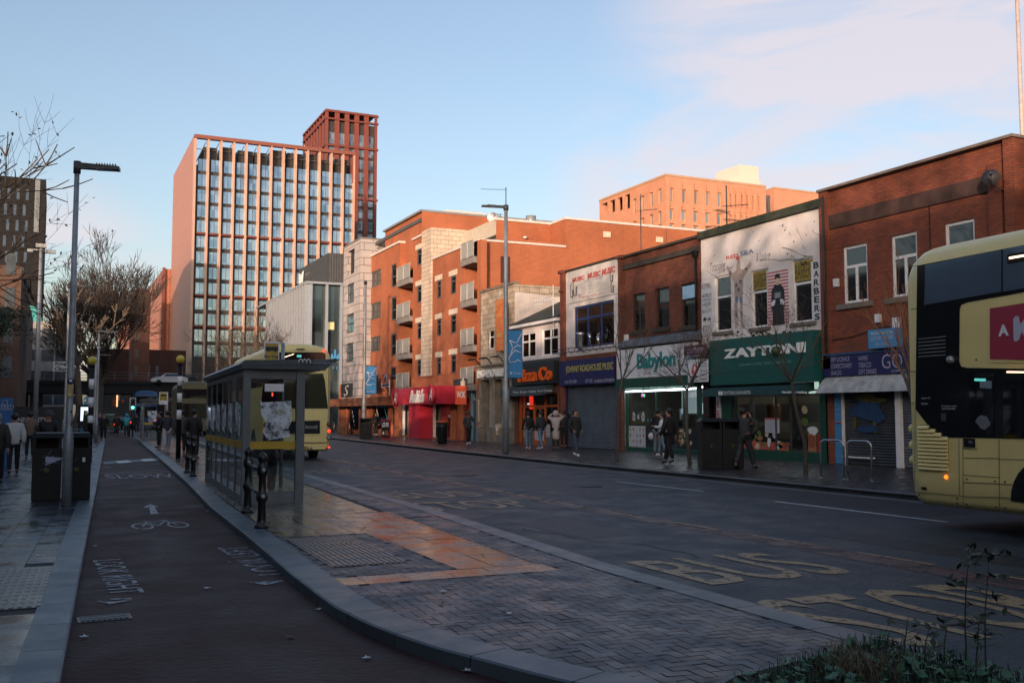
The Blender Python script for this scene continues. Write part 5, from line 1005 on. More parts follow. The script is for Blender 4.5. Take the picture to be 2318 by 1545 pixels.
# chicken shop
A_ = thing('chicken_shop_front', 'rounded raspberry red chicken shop sign and red shopfront with white script Archie\'s', 'shopfront', (FX, -YU(1000, 950), BZ)); RSP = pm('raspberry red panel', (.48, .028, .055), .25, noise=.05, spec=.6)
ua, ub = YU(898, 900), YU(1002, 893); z0, z1 = 3.28, 5.05; za = onfr(F1.off(1.2), 897, 915)[1], onfr(F1.off(1.2), 897, 880)[1]
ua, ub = onfr(F1.off(1.2), 897, 900)[0], onfr(F1.off(1.2), 1000.5, 893)[0]; z0, z1 = 2.38, 3.5
m = MB(); P = [(ua, 0), (ua, .7)] + [(ua + .5 - .5 * cos(t), .7 + .5 * sin(t)) for t in [pi / 2 * k / 6 for k in range(1, 7)]] + [(ub, 1.2), (ub, 0)]
FH = Fr((FX, 0, 0), (0, -1, 0), (-1, 0, 0)); n = len(P)   # plan frame: u along street, v towards the road, N = down
for (a, b) in zip(P, P[1:]): m.face([F1(a[0], z0, a[1]), F1(b[0], z0, b[1]), F1(b[0], z1, b[1]), F1(a[0], z1, a[1])], smooth=False)
m.face([F1(u, z0, w) for u, w in reversed(P)]); m.face([F1(u, z1, w) for u, w in P]); m.build('sign_fascia', RSP, A_)
FA = F1.off(1.2); letters(FA, [("Archie's", 929, 912, 960.5, 880)], A_, WHITEL, shear=.25, bold=.02, ext=.08)
def roundel(x, y, r, w, par, nm='roundel'):
    q = onfr(FA, x, y); c = FA(q[0], q[1], w); m = MB().lathe(c, [(0, 0), (r, 0), (r, .16), (0, .16)], 24, axis=FA.N).build(nm, pm('deep raspberry', (.34, .02, .035), .3), par)
    text('A', FA, q[0] - r * .5, q[0] + r * .5, q[1] - r * .6, q[1] + r * .6, WHITEL, m, w=w + .165, shear=.3, bold=.0)
    MB().tube([FA(q[0] + r * cos(t), q[1] + r * sin(t), w + .16) for t in [2 * pi * k / 24 for k in range(25)]], .035, 5).build('rim', RSP, m)
roundel(980, 893, .62, .0, A_); q = onfr(FA, 888, 900); roundel(890, 900, .66, -.3, A_, 'hanging_roundel')
for h in (gh[3], gh[4]):
    m = MB(); m.box(F1, h[0] + .15, h[0] + .3, h[2], h[3], -.1, .05); m.build('lit_edge_strip', pm('white strip', (.8, .8, .8), .4), A_)
m = MB(); m.box(F1, gh[3][1], gh[4][0], BZ, 2.375, .01, .95); m.box(F1, gh[3][0] - .7, gh[3][0], BZ, 3.05, .005, .03) if False else None; m.build('red_pier', RSP, A_)
FG = F1.off(-.17); blobs(FG, A_, 'window_vinyl', [(gh[3][0] + 1.3, 2.9 - .32 * k, .16, .2, 'white lettering' if k % 2 else 'printed cream') for k in range(7)] + [(gh[3][0] + 2.2, 1.8, .3, .7, 'red paint'), (gh[4][0] + 1.8, 1.2, .9, .5, 'red paint'), (gh[4][1] - .5, 1.6, .4, .1, 'white lettering')])
boxp('pink_counter', pm('pink counter', (.30, .05, .09), .4), A_, F1, gh[3][0], gh[4][1], BZ, 1.0, -1.2, -.9); boxp('pink_backwall', pm('pink room', (.22, .03, .06), .6, noise=.3), A_, F1, gh[3][0], gh[4][1], 1.0, 3.2, -2.2, -2.1)
uw = onfr(F1.off(1.2), 1024, 895)[0]
b = thing('projecting_sign', 'orange red projecting sign with white letters WOK', 'sign', F1(uw, 3, 0)); sw_ = Fr(F1(uw, 0, .95), Vector((-.35, -.94, 0)).cross(Vector((0, 0, 1))) * -1)
boxp('board', pm('orange red board', (.75, .07, .01), .35), b, sw_, -.05, .62, 2.32, 3.45, -.14, 0); text('WOK', sw_, .03, .55, 2.72, 3.12, WHITEL, b, bold=.03)
boxp('charcoal_fascia', DKGREY, T, F1, YU(1036, 890), YU(1066, 890), 2.7, 3.9, .01, .3)
MB().lathe(F1(YU(1062, 890), 2.75, .4), [(.05, 0), (.16, .05), (.16, 1.0), (.05, 1.05), (.05, 1.2)], 10).build('barrel_lamp', CRM, T)
shutter(F1, gh[6], T, pm('orange red shutter', (.30, .05, .02), .5), w=-.12); boxp('door', pm('red door', (.25, .03, .02), .4), T, F1, *gh[5], -.24, -.2)
m = MB(); h = gh[7]; m.box(F1, h[0], h[0] + .12, h[2], h[3], -.2, 0); m.box(F1, h[1] - .12, h[1], h[2], h[3], -.2, 0); m.box(F1, h[0] + .12, h[1] - .12, 2.55, 2.7, -.2, 0); m.build('door_frame', pm('pale blue frame', (.15, .27, .36), .4), T); boxp('door', pm('dark teal door', (.04, .07, .075), .3), T, F1, h[0] + .12, h[1] - .12, BZ, 2.55, -.18, -.12)
b = thing('sandwich_board', 'red edged pavement board priced £3.95 standing outside the shops', 'pavement sign', G(873, 992, .12)); q = G(873, 993, .12); fb = Fr(q, (.55, -.83, 0)); 
m = MB(); m.box(fb, -.38, .38, 0, 1.25, -.05, 0); m.build('frame', RED, b); boxp('board', BLACKL, b, fb, -.32, .32, .08, 1.18, .002, .02); text('£3.95', fb, -.26, .26, .78, 1.08, WHITEL, b, w=.022, bold=.03); blobs(fb, b, 'printed_food', [(.1, .4, .18, .2, 'printed meat'), (-.18, .38, .08, .12, 'white lettering')], w=.023)
# ================================================================== BUILDINGS BEYOND
def P3(x, y, Y): f = side(Y); return onfr(f, x, y)
# white finned glass building beyond the apartments
Yg = 112.0; fg = side(Yg); xa, za = onfr(fg, 700, 642); xb = onfr(fg, 777, 700)[0] + 3; fs = Fr((xa, 0, 0), (0, -1, 0)); ue = onfr(fs, 612, 690)[0]
T = thing('glass_building', 'pale finned and glazed university building between the apartments and the tall red tower', 'building', (xa, Yg, 0))
MB().wbox(xa + .3, xb + 20, Yg + .3, -ue, 0, za - .1).build('wall', officeglass('dark curtain glass', (.03, .045, .055), (.10, .14, .16), .08, .5), T)
FINW = pm('pale metal fin', (.30, .34, .40), .45, metal=.2, noise=.1)
for k in range(17): u = ue + (-Yg - ue) * k / 16; boxp('fin', FINW, T, fs, u - .1, u + .1, .2, za + .1, -.3, .55)
boxp('fin_backing', pm('pale panels', (.20, .24, .30), .5, noise=.1), T, fs, ue, -Yg - .2, 3.5, za - .3, -.25, -.1)
for x in (703, 739, 772): q = onfr(fg, x, 700)[0]; boxp('mullion', FINW, T, fg, q - .14, q + .14, 0, za, -.2, .25)
boxp('roof_edge', FINW, T, fg, xa - .5, xb + 20, za, za + .25, -30, .4); boxp('lit_room', emis('lit office', (.5, .42, .2), .35), T, fg, onfr(fg, 742, 700)[0], onfr(fg, 758, 700)[0], onfr(fg, 742, 745)[1], onfr(fg, 742, 728)[1], -.28, -.2)
text('*', fg.off(.05), *R4(fg, 748, 845, 768, 790), SKYB, T, bold=.03)
Yd = 128.0; fd = side(Yd); q0 = onfr(fd, 742, 640); x9 = onfr(fd, 800, 640)[0] + 8; zd = onfr(fd, 742, 572)[1]; fe = Fr((q0[0], 0, 0), (0, -1, 0)); u9 = onfr(fe, 676, 640)[0]
T = thing('mesh_clad_building', 'dark perforated rooftop storey with a white sign and logo in front of the red tower', 'building', (q0[0], Yd, 0)); MESH = stripes('dark mesh', (.035, .038, .042), (.07, .075, .08), .35, .5, axis=0, rough=.6)
MB().wbox(q0[0], x9 + 10, Yd, -u9, 0, zd).build('wall', MESH, T); q = R4(fe, 683, 642, 705, 612); text('University of', fe, q[0] + 2.5, q[1], (q[2] + q[3]) / 2 + .3, q[3] - .2, WHITEL, T, w=.2, bold=.03); text('Manchester', fe, q[0] + 2.5, q[1], q[2] + .6, (q[2] + q[3]) / 2, WHITEL, T, w=.2, bold=.03)
MB().prism(fe.off(.2), [(q[0] - .5, q[2]), (q[0] + 1.6, q[2]), (q[0] + 2, q[2] + 1.6), (q[0] + .7, q[3]), (q[0] - .7, q[2] + 1.6)], 0, .1).build('logo', WHITEL, T)
# ---- big copper red office tower
TY = 250.0; ft = side(TY); XA, ZT = 29.56, 69.8; XB = 69.4
TCOP = pm('copper red panels', (.22, .075, .055), .55, noise=.08, scale=.4); TCOPD = pm('deep red ledge', (.17, .045, .032), .5, noise=.1); TPALE = pm('rose metal fin', (.50, .33, .265), .45, noise=.06, scale=.3)
SPAN = pm('dark spandrel', (.035, .033, .035), .5, noise=.2); TW = officeglass('office tower glass', (.16, .27, .38), (.42, .55, .66), .1, .8)
T = thing('office_tower', 'broad red finned office tower with rows of blue windows, wider than the slim tower behind', 'building', (XA, TY, 0))
NB = 13; bw = (XB - XA) / NB
MB().wbox(XA + .5, XB - .1, TY + .6, TY + 42, 0, ZT - 7.2).build('core', SPAN, T)
fl = Fr((XA, 0, 0), (0, -1, 0)); depthL = -TY - onfr(fl, 408, 372)[0]
m = MB(); m.box(Fr((XA, 0, 0), (0, -1, 0)), -TY - 46, -TY + .1, 0, ZT, -.6, 0); m.build('side_wall', stripes('ribbed copper panels', (.40, .19, .14), (.46, .225, .17), .9, .5, axis=0, rough=.5, bump=.3), T)
m = MB(); m.box(ft, XA, XB + .2, ZT - .9, ZT, -.4, .9); m.box(ft, XB - .3, XB + .1, ZT - 8, ZT - .9, -30, .4); m.box(Fr((XA, 0, 0), (0, -1, 0)), -TY - 46, -TY, ZT - .02, ZT + .02, -1, .0); m.build('parapet', TCOP, T)
def rowz(zy): return onfr(ft, 450, 220 + zy / 2.575)[1]
rows = [(355, 425), (445, 514), (535, 605), (625, 694), (715, 783), (806, 873), (897, 965), (987, 1053), (1078, 1145), (1170, 1235), (1260, 1325), (1352, 1420), (1442, 1510)]
cnt = 0; rest = MB(); cells = []
for ri, (a, b) in enumerate(rows):
    z1, z0 = rowz(a), rowz(b)
    for k in range(NB):
        if ri >= 11 and k in (1, 3, 5): pass
        cells.append((XA + k * bw + 1.15, XA + (k + 1) * bw - .06, z0, z1))  # dark strip left beside each fin in place of its cast shadow
cells.sort(key=lambda c: (c[0] - 0) ** 2 * .0 + c[2])
def tw(m, c):
    m.m = 0; m.quad(ft.off(-.5), c[0], c[1], c[2], c[3]); m.m = 1
    for f in (.5,): u = c[0] + (c[1] - c[0]) * f; m.box(ft, u - .04, u + .04, c[2], c[3], -.5, -.4)
for c in cells:
    if cnt < 100: m = MB(); tw(m, c); m.build('window', [TW, SPAN], T); cnt += 1
    else: tw(rest, c)
rest.build('window', [TW, SPAN], T, kind='stuff')
for k in range(NB + 1):
    u = XA + k * bw; m = MB(); m.hexa([ft(u - .05, 0, -.6), ft(u + .6, 0, -.6), ft(u + .6, ZT - .9, -.6), ft(u - .05, ZT - .9, -.6), ft(u + .08, 0, .7), ft(u + .5, 0, .7), ft(u + .5, ZT - .9, .7), ft(u + .08, ZT - .9, .7)]) if k < NB else m.box(ft, u - .1, u + .3, 0, ZT, -.6, .75); m.build('fin', TPALE, T)
for zy in (795, 1156, 1336):
    z = rowz(zy); m = MB()
    for k in range(NB): u = XA + k * bw; m.hexa([ft(u + .6, z - .35, -.5), ft(u + bw, z - .35, -.5), ft(u + bw, z + .35, -.5), ft(u + .6, z + .35, -.5), ft(u + .9, z - .1, .5), ft(u + bw - .1, z - .1, .5), ft(u + bw - .1, z + .3, .5), ft(u + .9, z + .3, .5)])
    m.build('ledge', TCOPD, T)
m = MB(); rs = random.Random(1)
for k in range(9): u = XA + 2.5 + k * 4.1; m.box(ft, u, u + rs.uniform(3, 4.05), ZT - 7.2, ZT - rs.uniform(1.3, 2.6), -rs.uniform(9, 14), -1.3)
m.build('roof_plant', SPAN, T); m = MB()
for k in range(NB): u = XA + k * bw; m.tube([ft(u + .4, ZT - 7, -2), ft(u + bw, ZT - 1, -2)], .12, 4); m.tube([ft(u + .4, ZT - 3.2, -.8), ft(u + bw, ZT - 3.2, -.8)], .1, 4)
m.build('roof_steelwork', GREYP, T)
# base podium going back to the left with sawtooth ribs
T = thing('ribbed_hall', 'lower copper ribbed building running back beside the office tower', 'building', (26, 297, 0)); X0 = 27.6; fr_ = Fr((X0, 0, 0), (0, -1, 0))
u1 = -297.0; zr = onfr(fr_, 398, 572)[1]; Lw = onfr(fr_, 345, 640)
m = MB(); m.box(fr_, -520, u1, 0, onfr(Fr((X0, 0, 0), (0, -1, 0)), 398, 572)[1], -14, 0); m.build('wall', stripes('ribbed rust panels', (.34, .125, .075), (.46, .18, .11), 1.6, .8, axis=0, rough=.5, bump=.3), T)
boxp('corner_trim', TCOPD, T, fr_, u1 - .2, u1 + .6, 0, zr + .3, -.5, .3)
# ---- slim tall tower behind
SY = 300.0; f2 = side(SY); XA2, XB2, Z2 = 74.7, 90.4, 96.1; T = thing('residential_tower', 'slim tall red ribbed tower rising behind the right end of the office tower', 'building', (XA2, SY, 0))
GL2 = officeglass('slim tower glass', (.05, .07, .085), (.30, .36, .42), .1, .6); RIB = pm('oxblood rib', (.19, .048, .036), .5, noise=.1)
MB().wbox(XA2, XB2, SY, SY + 30, 0, Z2 - 3.5).build('core', SPAN, T)
m = MB()
for k in range(6): u = XA2 + (XB2 - XA2) * k / 5; m.box(f2, u - .7, u + .7, 0, Z2, -.2, .7) if k not in (0, 5) else m.box(f2, u - .35, u + .35, 0, Z2, -.2, .75)
fl2 = Fr((XA2, 0, 0), (0, -1, 0))
for k in range(9): u = -SY - 30 + 30 * k / 8; m.box(fl2, u - .45, u + .45, 0, Z2, -.2, .5)
m.build('rib', RIB, T)
for z in (Z2 - .8, Z2 - 3.2, Z2 - 11.5, Z2 - 27.6, Z2 - 52): m = MB(); m.box(f2, XA2 - .7, XB2 + .7, z, z + .55, -.2, .95); m.box(fl2, -SY - 30, -SY + .1, z, z + .55, -.2, .75); m.build('ledge', TCOPD, T)
boxp('roof_slab', TCOPD, T, f2, XA2, XB2, Z2 - .3, Z2 - .01, -30, .6)
n = 0
for j in range(20):
    for k in range(5):
        u = XA2 + (XB2 - XA2) * (k + .5) / 5; z = Z2 - 7 - j * 3.9; mm = MB(); mm.box(f2, u - .85, u + .85, z - 2.9 if j else z - 3.6, z, .02, .06); mm.build('window', GL2, T)
m = MB(); q = onfr(side(TY + 20), 697, 330); m.box(side(TY + 20), q[0], q[0] + 3.2, ZT, ZT + 3, -3, 0); m.tube([side(TY + 20)(q[0] + .5, ZT, 0), side(TY + 20)(q[0] - 1, ZT + 6, 0)], .15, 4); m.build('roof_crane', CRM, bpy.data.objects['office_tower'])
# ---- pale orange office on the skyline at the right
OY = 130.0; fo = side(OY); XO, ZO = 86.28, 38.97; XO2 = 105.8; fo2 = Fr((XO, 0, 0), (0, -1, 0)); uo = onfr(fo2, 1357, 460)[0]
T = thing('brick_office', 'pale orange brick office with tall windows and an open corner loggia on the skyline', 'building', (XO, OY, 0)); OB = ORANGE2
HF = []; WG = officeglass('office pane', (.16, .2, .24), (.42, .48, .52), .12, .6)
rowsO = [(424, 462, 402), (477, 503, 0), (509, 530, 0)]
colsR = [(1516, 1526), (1543, 1554), (1570, 1581), (1597, 1608), (1623, 1634), (1650, 1656), (1662, 1667), (1675, 1681), (1688, 1693), (1700, 1706), (1713, 1719)]
for i, (x0, x1) in enumerate(colsR):
    for a, b in ((424, 455), (471, 496), (504, 522)): q = RL(fo, x0, x1, a + (x0 - 1507) * .10, b + (x0 - 1507) * .10); HF.append(q)
MB().wall(fo, XO, XO2, 0, ZO, HF, .5, back=20, ret='r').build('wall', OB, T)
colsL = [(1432, 1440), (1450, 1458), (1470, 1478), (1489, 1497)]; HL = []
for x0, x1 in colsL:
    for a, b in ((426, 458), (476, 505), (506, 530)): HL.append(RL(fo2, x0, x1, a + (1497 - x0) * .40, b + (1497 - x0) * .40))
HL = [h for h in HL]
for k in range(4): q = RL(fo2, 1363 + k * 17, 1375 + k * 17, 462 - k * 6.5, 487 - k * 4); HL.append(q)
MB().wall(fo2, uo, -OY, 0, ZO, HL, .6).build('wall', OB, T)
for q in HF: win(fo, q, T, fm=pm('tan window frame', (.45, .3, .17), .5), cols=1, rec=.35, bar=.12, glass=WG)
for q in HL[:12]: win(fo2, q, T, fm=MATS['tan window frame'], cols=1, rec=.35, bar=.12, glass=WG)
m = MB(); m.box(fo, XO - .1, XO2 + .1, ZO, ZO + .35, -20, .1); m.box(fo2, uo, -OY - 20.1, ZO, ZO + .3, -.5, .1); m.build('coping', pm('tan coping', (.45, .28, .18), .7), T)
for (x0, x1) in colsR: q = RL(fo, x0 - 3, x0 - 1, 408 + (x0 - 1507) * .1, 424 + (x0 - 1507) * .1); boxp('brick_fin', OB, T, fo, q[0], q[1], q[2] - 3, q[3], .001, .3)
fo3 = side(OY + 6); q = R4(fo3, 1652, 425, 1721, 408); MB().box(fo3, R4(fo3, 1652, 425, 1680, 408)[0], R4(fo3, 1652, 425, 1721, 392)[1], ZO, R4(fo3, 1652, 425, 1721, 408)[3], -8, 0).box(fo3, R4(fo3, 1678, 425, 1721, 392)[0], R4(fo3, 1652, 425, 1721, 392)[1], ZO, R4(fo3, 1678, 425, 1721, 392)[3] + 1.2, -7, -.5).build('plant_room', pm('cream plant room', (.62, .58, .52), .7, noise=.05), T)
T = thing('brick_office_wing', 'lower orange brick wing behind the white rendered shop roof', 'building', (XO2 + 3, OY + 5, 0)); fw = side(OY + 5); zw = onfr(fw, 1760, 428)[1]; qx = onfr(fw, 1752, 450)[0]
MB().wall(fw, qx, qx + 30, 0, zw, [], 0, back=20).build('wall', OB, T); boxp('glass_link', officeglass('link glass', (.1, .14, .18), (.2, .26, .32), .1, .6), T, fw, XO2, qx, 0, zw - 1, -3, -1)
for k in range(5): boxp('window', WG, T, fw, qx + 2.0 + k * 2.3, qx + 2.9 + k * 2.3, zw - 8, zw - 4.3, .01, .05)
MB().box(fw, qx, qx + 30, zw, zw + .3, -20, .1).build('coping', MATS['tan coping'], T)
# aerials on the shop roofs
for nm, Yq, x, yb, yt in (('a', 30, 1645, 490, 420), ('b', 41, 1451, 560, 440)):
    f = side(Yq + 3); q = onfr(f, x, yb); q2 = onfr(f, x, yt); t = thing('roof_aerial', 'cluster of television aerials on a pole above the white rendered shop' if nm == 'a' else 'thin television aerial above the dark brick shop roof', 'aerial', f(q[0], 8.6, 0), group='television aerials on the roofs')
    m = MB(); m.tube([f(q[0], 7.5, 0), f(q[0], q2[1], 0)], .03, 5); m.build('pole', DKGREY, t); n_ = 5 if nm == 'a' else 1
    for k in range(n_): aerial(f, f(q[0], q2[1] - 1.3 - k * .28, 0), .5, t, boom=(-1 if k % 2 else 1, .5 * (k - 2), 0), w=.9)
f = side(48); q = onfr(f, 1135, 628); 
t = thing('roof_aerial', 'pale television aerial on the white rendered pizza shop', 'aerial', F1(YU(1258, 640), 6.5, 0), group='television aerials on the roofs'); m = MB(); u = YU(1258, 640); m.tube([F1(u, 5.6, .15), F1(u, 8.3, .15)], .025, 5); m.tube([F1(u - 2.2, 7.6, .15), F1(u + .2, 7.6, .15)], .02, 4)
for k in range(5): m.tube([F1(u - 2.1 + k * .28, 7.45, .15), F1(u - 2.1 + k * .28, 7.75, .15)], .015, 4)
m.build('mast', UPVC, t)
# ================================================================== LEFT-HAND BACKGROUND
UY = 205.0; fu = side(UY); ux, uz = onfr(fu, 76, 404); ux2 = onfr(fu, 98, 600)[0]
T = thing('student_tower', 'dark brown student tower with staggered windows and a white vertical name panel at left', 'building', (ux, UY, 0))
BRN = pm('shade-darkened cladding', (.010, .010, .012), .9, noise=.25, scale=.3); MB().wbox(ux - 34, ux2, UY, UY + 25, 0, uz).build('wall', BRN, T)  # cladding colour darkened to stand in for shade on the tower
n = 0; rest = MB(); rs = random.Random(3); WU = pm('pale blue pane', (.055, .085, .13), .2, noise=.3, scale=.4)
for j in range(13):
    for k in range(10):
        u = ux - .9 - k * 1.55 - (.45 if j % 2 else 0); z = uz - 2.2 - j * 2.95; c = (u - .28, u + .22, z - 2.0, z)
        if n < 100: MB().quad(fu, *c, .04).build('window', WU, T); n += 1
        else: rest.quad(fu, *c, .04)
rest.build('window', WU, T, kind='stuff')
q = R4(fu, 76, 525, 94, 408); boxp('name_panel', pm('pale name panel', (.17, .21, .24), .5, noise=.1), T, fu, q[0], q[1] - .2, q[2], q[3], .03, .1)
fv = Fr(fu(q[0], q[2], .1), (0, 0, 1), (-1, 0, 0)); text('UNITE STUDENTS', fv, 2.6, (q[3] - q[2]) * .76, -(q[1] - q[0]) * .72, -(q[1] - q[0]) * .30, BLACKL, T, w=.01)
# concrete office beyond the flyover, verdigris roof, brick tower, near dark block
T = thing('concrete_office', 'grey concrete office with strip windows seen over the flyover', 'building', (-6, 168, 0)); fc = side(168); xa, z1 = onfr(fc, 40, 726); xb = onfr(fc, 150, 800)[0]
MB().wbox(xa - 12, xb, 168, 185, 0, z1).build('wall', CONC, T)
for y0, y1 in ((742, 770), (790, 815), (838, 862), (893, 915)):
    a = onfr(fc, 45, y1)[1]; b = onfr(fc, 45, y0)[1]
    for k in range(5): u = xa - .5 + k * 1.95; boxp('window', pm('office window dark', (.05, .065, .085), .2, noise=.5, scale=.6), T, fc, u, u + 1.7, a, b, .01, .05)
T = thing('copper_roof_building', 'small building with a bright verdigris green roof behind the concrete office', 'building', (-9, 190, 0)); fc = side(190); q = R4(fc, 40, 727, 92, 690); m = MB(); m.hexa([fc(q[0] - 3, q[2] - 1, -8), fc(q[1] + .5, q[2] - 1, -8), fc(q[1] - .3, q[3], -6), fc(q[0] - 3, q[3], -6), fc(q[0] - 3, q[2] - 1, 0), fc(q[1] + .5, q[2] - 1, 0), fc(q[1] - .3, q[3], -2), fc(q[0] - 3, q[3], -2)]); m.build('roof', pm('verdigris', (.06, .36, .36), .7, noise=.15), T); MB().wbox(q[0] - 3, q[1] + .4, 190.2, 198, 0, q[2] - 1).build('wall', LEFTB, T)
T = thing('round_topped_tower', 'dark red brick tower with a rounded top behind the big bare tree', 'building', (10, 215, 0)); fc = side(215); a = onfr(fc, 298, 800)[0]; b = onfr(fc, 338, 800)[0]; zt = onfr(fc, 315, 652)[1]; r = (b - a) / 2
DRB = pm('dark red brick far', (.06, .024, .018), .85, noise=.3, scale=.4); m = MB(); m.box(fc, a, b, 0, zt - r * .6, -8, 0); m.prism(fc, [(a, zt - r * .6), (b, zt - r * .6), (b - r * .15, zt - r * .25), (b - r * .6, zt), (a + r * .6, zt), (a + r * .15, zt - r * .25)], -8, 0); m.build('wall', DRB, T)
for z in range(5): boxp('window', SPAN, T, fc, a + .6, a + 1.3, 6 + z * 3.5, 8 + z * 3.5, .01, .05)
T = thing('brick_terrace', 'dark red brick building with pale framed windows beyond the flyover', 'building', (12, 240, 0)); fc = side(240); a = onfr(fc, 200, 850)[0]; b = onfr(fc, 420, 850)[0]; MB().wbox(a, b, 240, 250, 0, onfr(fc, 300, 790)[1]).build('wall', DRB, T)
for x in (322, 333, 352): q = R4(fc, x, 852, x + 7, 828); boxp('window', WU, T, fc, *q, .01, .05)
q = R4(fc, 318, 905, 330, 893); boxp('window', WU, T, fc, *q, .01, .05)
# left street frontage beyond the near footway: dark block at the frame edge
T = thing('dark_corner_block', 'tall shadowed brown brick block at the left edge beyond the footway', 'building', (-5.4, 128, 0)); fc = side(100.0); xe = onfr(fc, 44, 760)[0]; zt = onfr(fc, 10, 600)[1]
MB().wbox(xe - 24, xe, 100, 160, 0, zt).build('wall', LEFTB, T)
for j in range(4):
    for k in range(3): boxp('window', MATS['office window dark'], T, fc, xe - 1.3 - k * 1.5, xe - .5 - k * 1.5, 5 + j * 3.1, 6.9 + j * 3.1, .01, .05)
# university wall / hoarding
T = thing('campus_wall', 'dark wall with white block letters reading University below the flyover', 'wall', (-3, 92, 0)); fc = side(92.0); xe = onfr(fc, 150, 940)[0]; xs = onfr(fc, -200, 940)[0]; zt = onfr(fc, 60, 920)[1]
boxp('wall', pm('black hoarding', (.012, .013, .015), .6, noise=.2), T, fc, xs, xe, 0, zt, -.4, 0)
text('UNIVERSITY', fc, onfr(fc, 30, 950)[0], onfr(fc, 107, 950)[0], onfr(fc, 60, 955)[1], onfr(fc, 60, 944)[1], pm('grey white letters', (.42, .42, .43), .5, noise=0), T, w=.01, bold=.03); text('OF MANCHESTER', fc, onfr(fc, 30, 962)[0], onfr(fc, 107, 962)[0], onfr(fc, 60, 968)[1], onfr(fc, 60, 958)[1], MATS['grey white letters'], T, w=.01, bold=.03)
# ---- flyover
T = thing('flyover', 'dark concrete flyover with railings crossing the street below the tower', 'bridge', (10, 135, 0)); ff = side(135.0); DK = pm('dark bridge concrete', (.035, .035, .037), .8, noise=.3, scale=.3)
boxp('deck', DK, T, ff, -45, 75, 4.35, 5.5, -11, 0); boxp('parapet', DK, T, ff, -45, 75, 5.5, 5.9, -.3, .15)
m = MB()
for k in range(60): m.box(ff, -45 + k * 2, -44.94 + k * 2, 5.9, 7.0, -.1, 0)
for z in (6.25, 6.6, 6.98): m.box(ff, -45, 75, z, z + .05, -.09, -.04)
m.build('railing', GREYP, T)
for x in (-10.5, -2.5, 20.5, 26, 44): boxp('pier', DK, T, ff, x, x + 1.4, 0, 4.35, -10, -1)
# shop backdrop below the deck far down the street
T = thing('distant_shopfronts', 'dim shop fronts with lit signs seen under the flyover', 'building', (5, 235, 0)); fc = side(235.0); xs, xe = onfr(fc, 220, 900)[0], onfr(fc, 345, 900)[0]
boxp('wall', pm('dim shop wall', (.06, .065, .06), .8, noise=.4, scale=.3), T, fc, xs, xe, 0, 7, -6, 0); boxp('lit_column', emis('warm lit column', (1, .5, .2), .8), T, fc, *R4(fc, 263, 920, 267, 893), .01, .2); boxp('pale_sign', pm('pale shop sign', (.25, .26, .24), .6, noise=.2), T, fc, *R4(fc, 265, 906, 272, 893), .01, .1)
boxp('window', MATS['printed meat'], T, fc, *R4(fc, 253, 920, 261, 903), .01, .1); boxp('window', MATS['faded red lettering'], T, fc, *R4(fc, 275, 911, 281, 903), .01, .1)
# ---- frontage across the street behind the viewpoint (unseen; heights shaped to shade the road and far fronts)
CAS = [(-24, -15.2, 15.2, 'brown brick hall'), (-15.2, -9, 11.4, 'grey stone library'), (-9, -3, 14.6, 'tall brick library wing'), (-3, 8.5, 12.2, 'brown brick offices'), (8.5, 19, 9.6, 'low brick union block'), (19, 34, 7.6, 'flat roofed brick annexe'), (34, 56, 9, 'long brick teaching block'), (56, 98, 13, 'plain brick hall'), (-80, -24, 15, 'long brown brick wing')]
for y0, y1, h, d_ in CAS:
    t = thing('shading_building', d_ + ' across the street, unseen at left, shaped to shade the road', 'building', (-13, y0, 0), group='buildings across the street'); f = Fr((-13, 0, 0), (0, 1, 0)); hs = []
    k = y0 + 1.2
    while k < y1 - 2:
        for z in range(int(h // 3.6)): hs.append((k, k + 1.3, 1 + z * 3.5, 3 + z * 3.5))
        k += 2.9
    MB().wall(f, y0, y1 - .02, 0, h, hs, .15, back=12).build('wall', LEFTB if 'brick' in d_ else CONC, t)
    m = MB()
    for q in hs: m.quad(f, *q, -.14)
    m.build('glazing', GLASSD, t); boxp('parapet', COPING, t, f, y0, y1 - .02, h, h + .2, -12, .1)
for x0, x1, y0, y1, h, d_ in ((-40, 60, -95, -82, 13, 'brick block closing the street behind the viewpoint'), (23.2, 36, -80, -32, 10.5, 'brick terrace far behind the viewpoint'), (23.2, 36, -31.9, 17.3, 9.4, 'brick terrace just beyond the right edge of the picture')):
    t = thing('brick_terrace', d_, 'building', (x0, y0, 0), group='buildings behind the viewpoint'); f = Fr((x0, 0, 0), (0, -1, 0)) if x0 > 0 else Fr((0, y1, 0), (-1, 0, 0)); a, b = (-y1, -y0) if x0 > 0 else (-x1, -x0); hs = []; k = a + 1
    while k < b - 2:
        for z in range(int(h // 3.6)): hs.append((k, k + 1.4, 1 + z * 3.4, 2.9 + z * 3.4))
        k += 3.1
    MB().wall(f, a, b, 0, h, hs, .15, back=12).build('wall', REDB, t); m = MB()
    for q in hs: m.quad(f, *q, -.14)
    m.build('glazing', GLASSD, t)
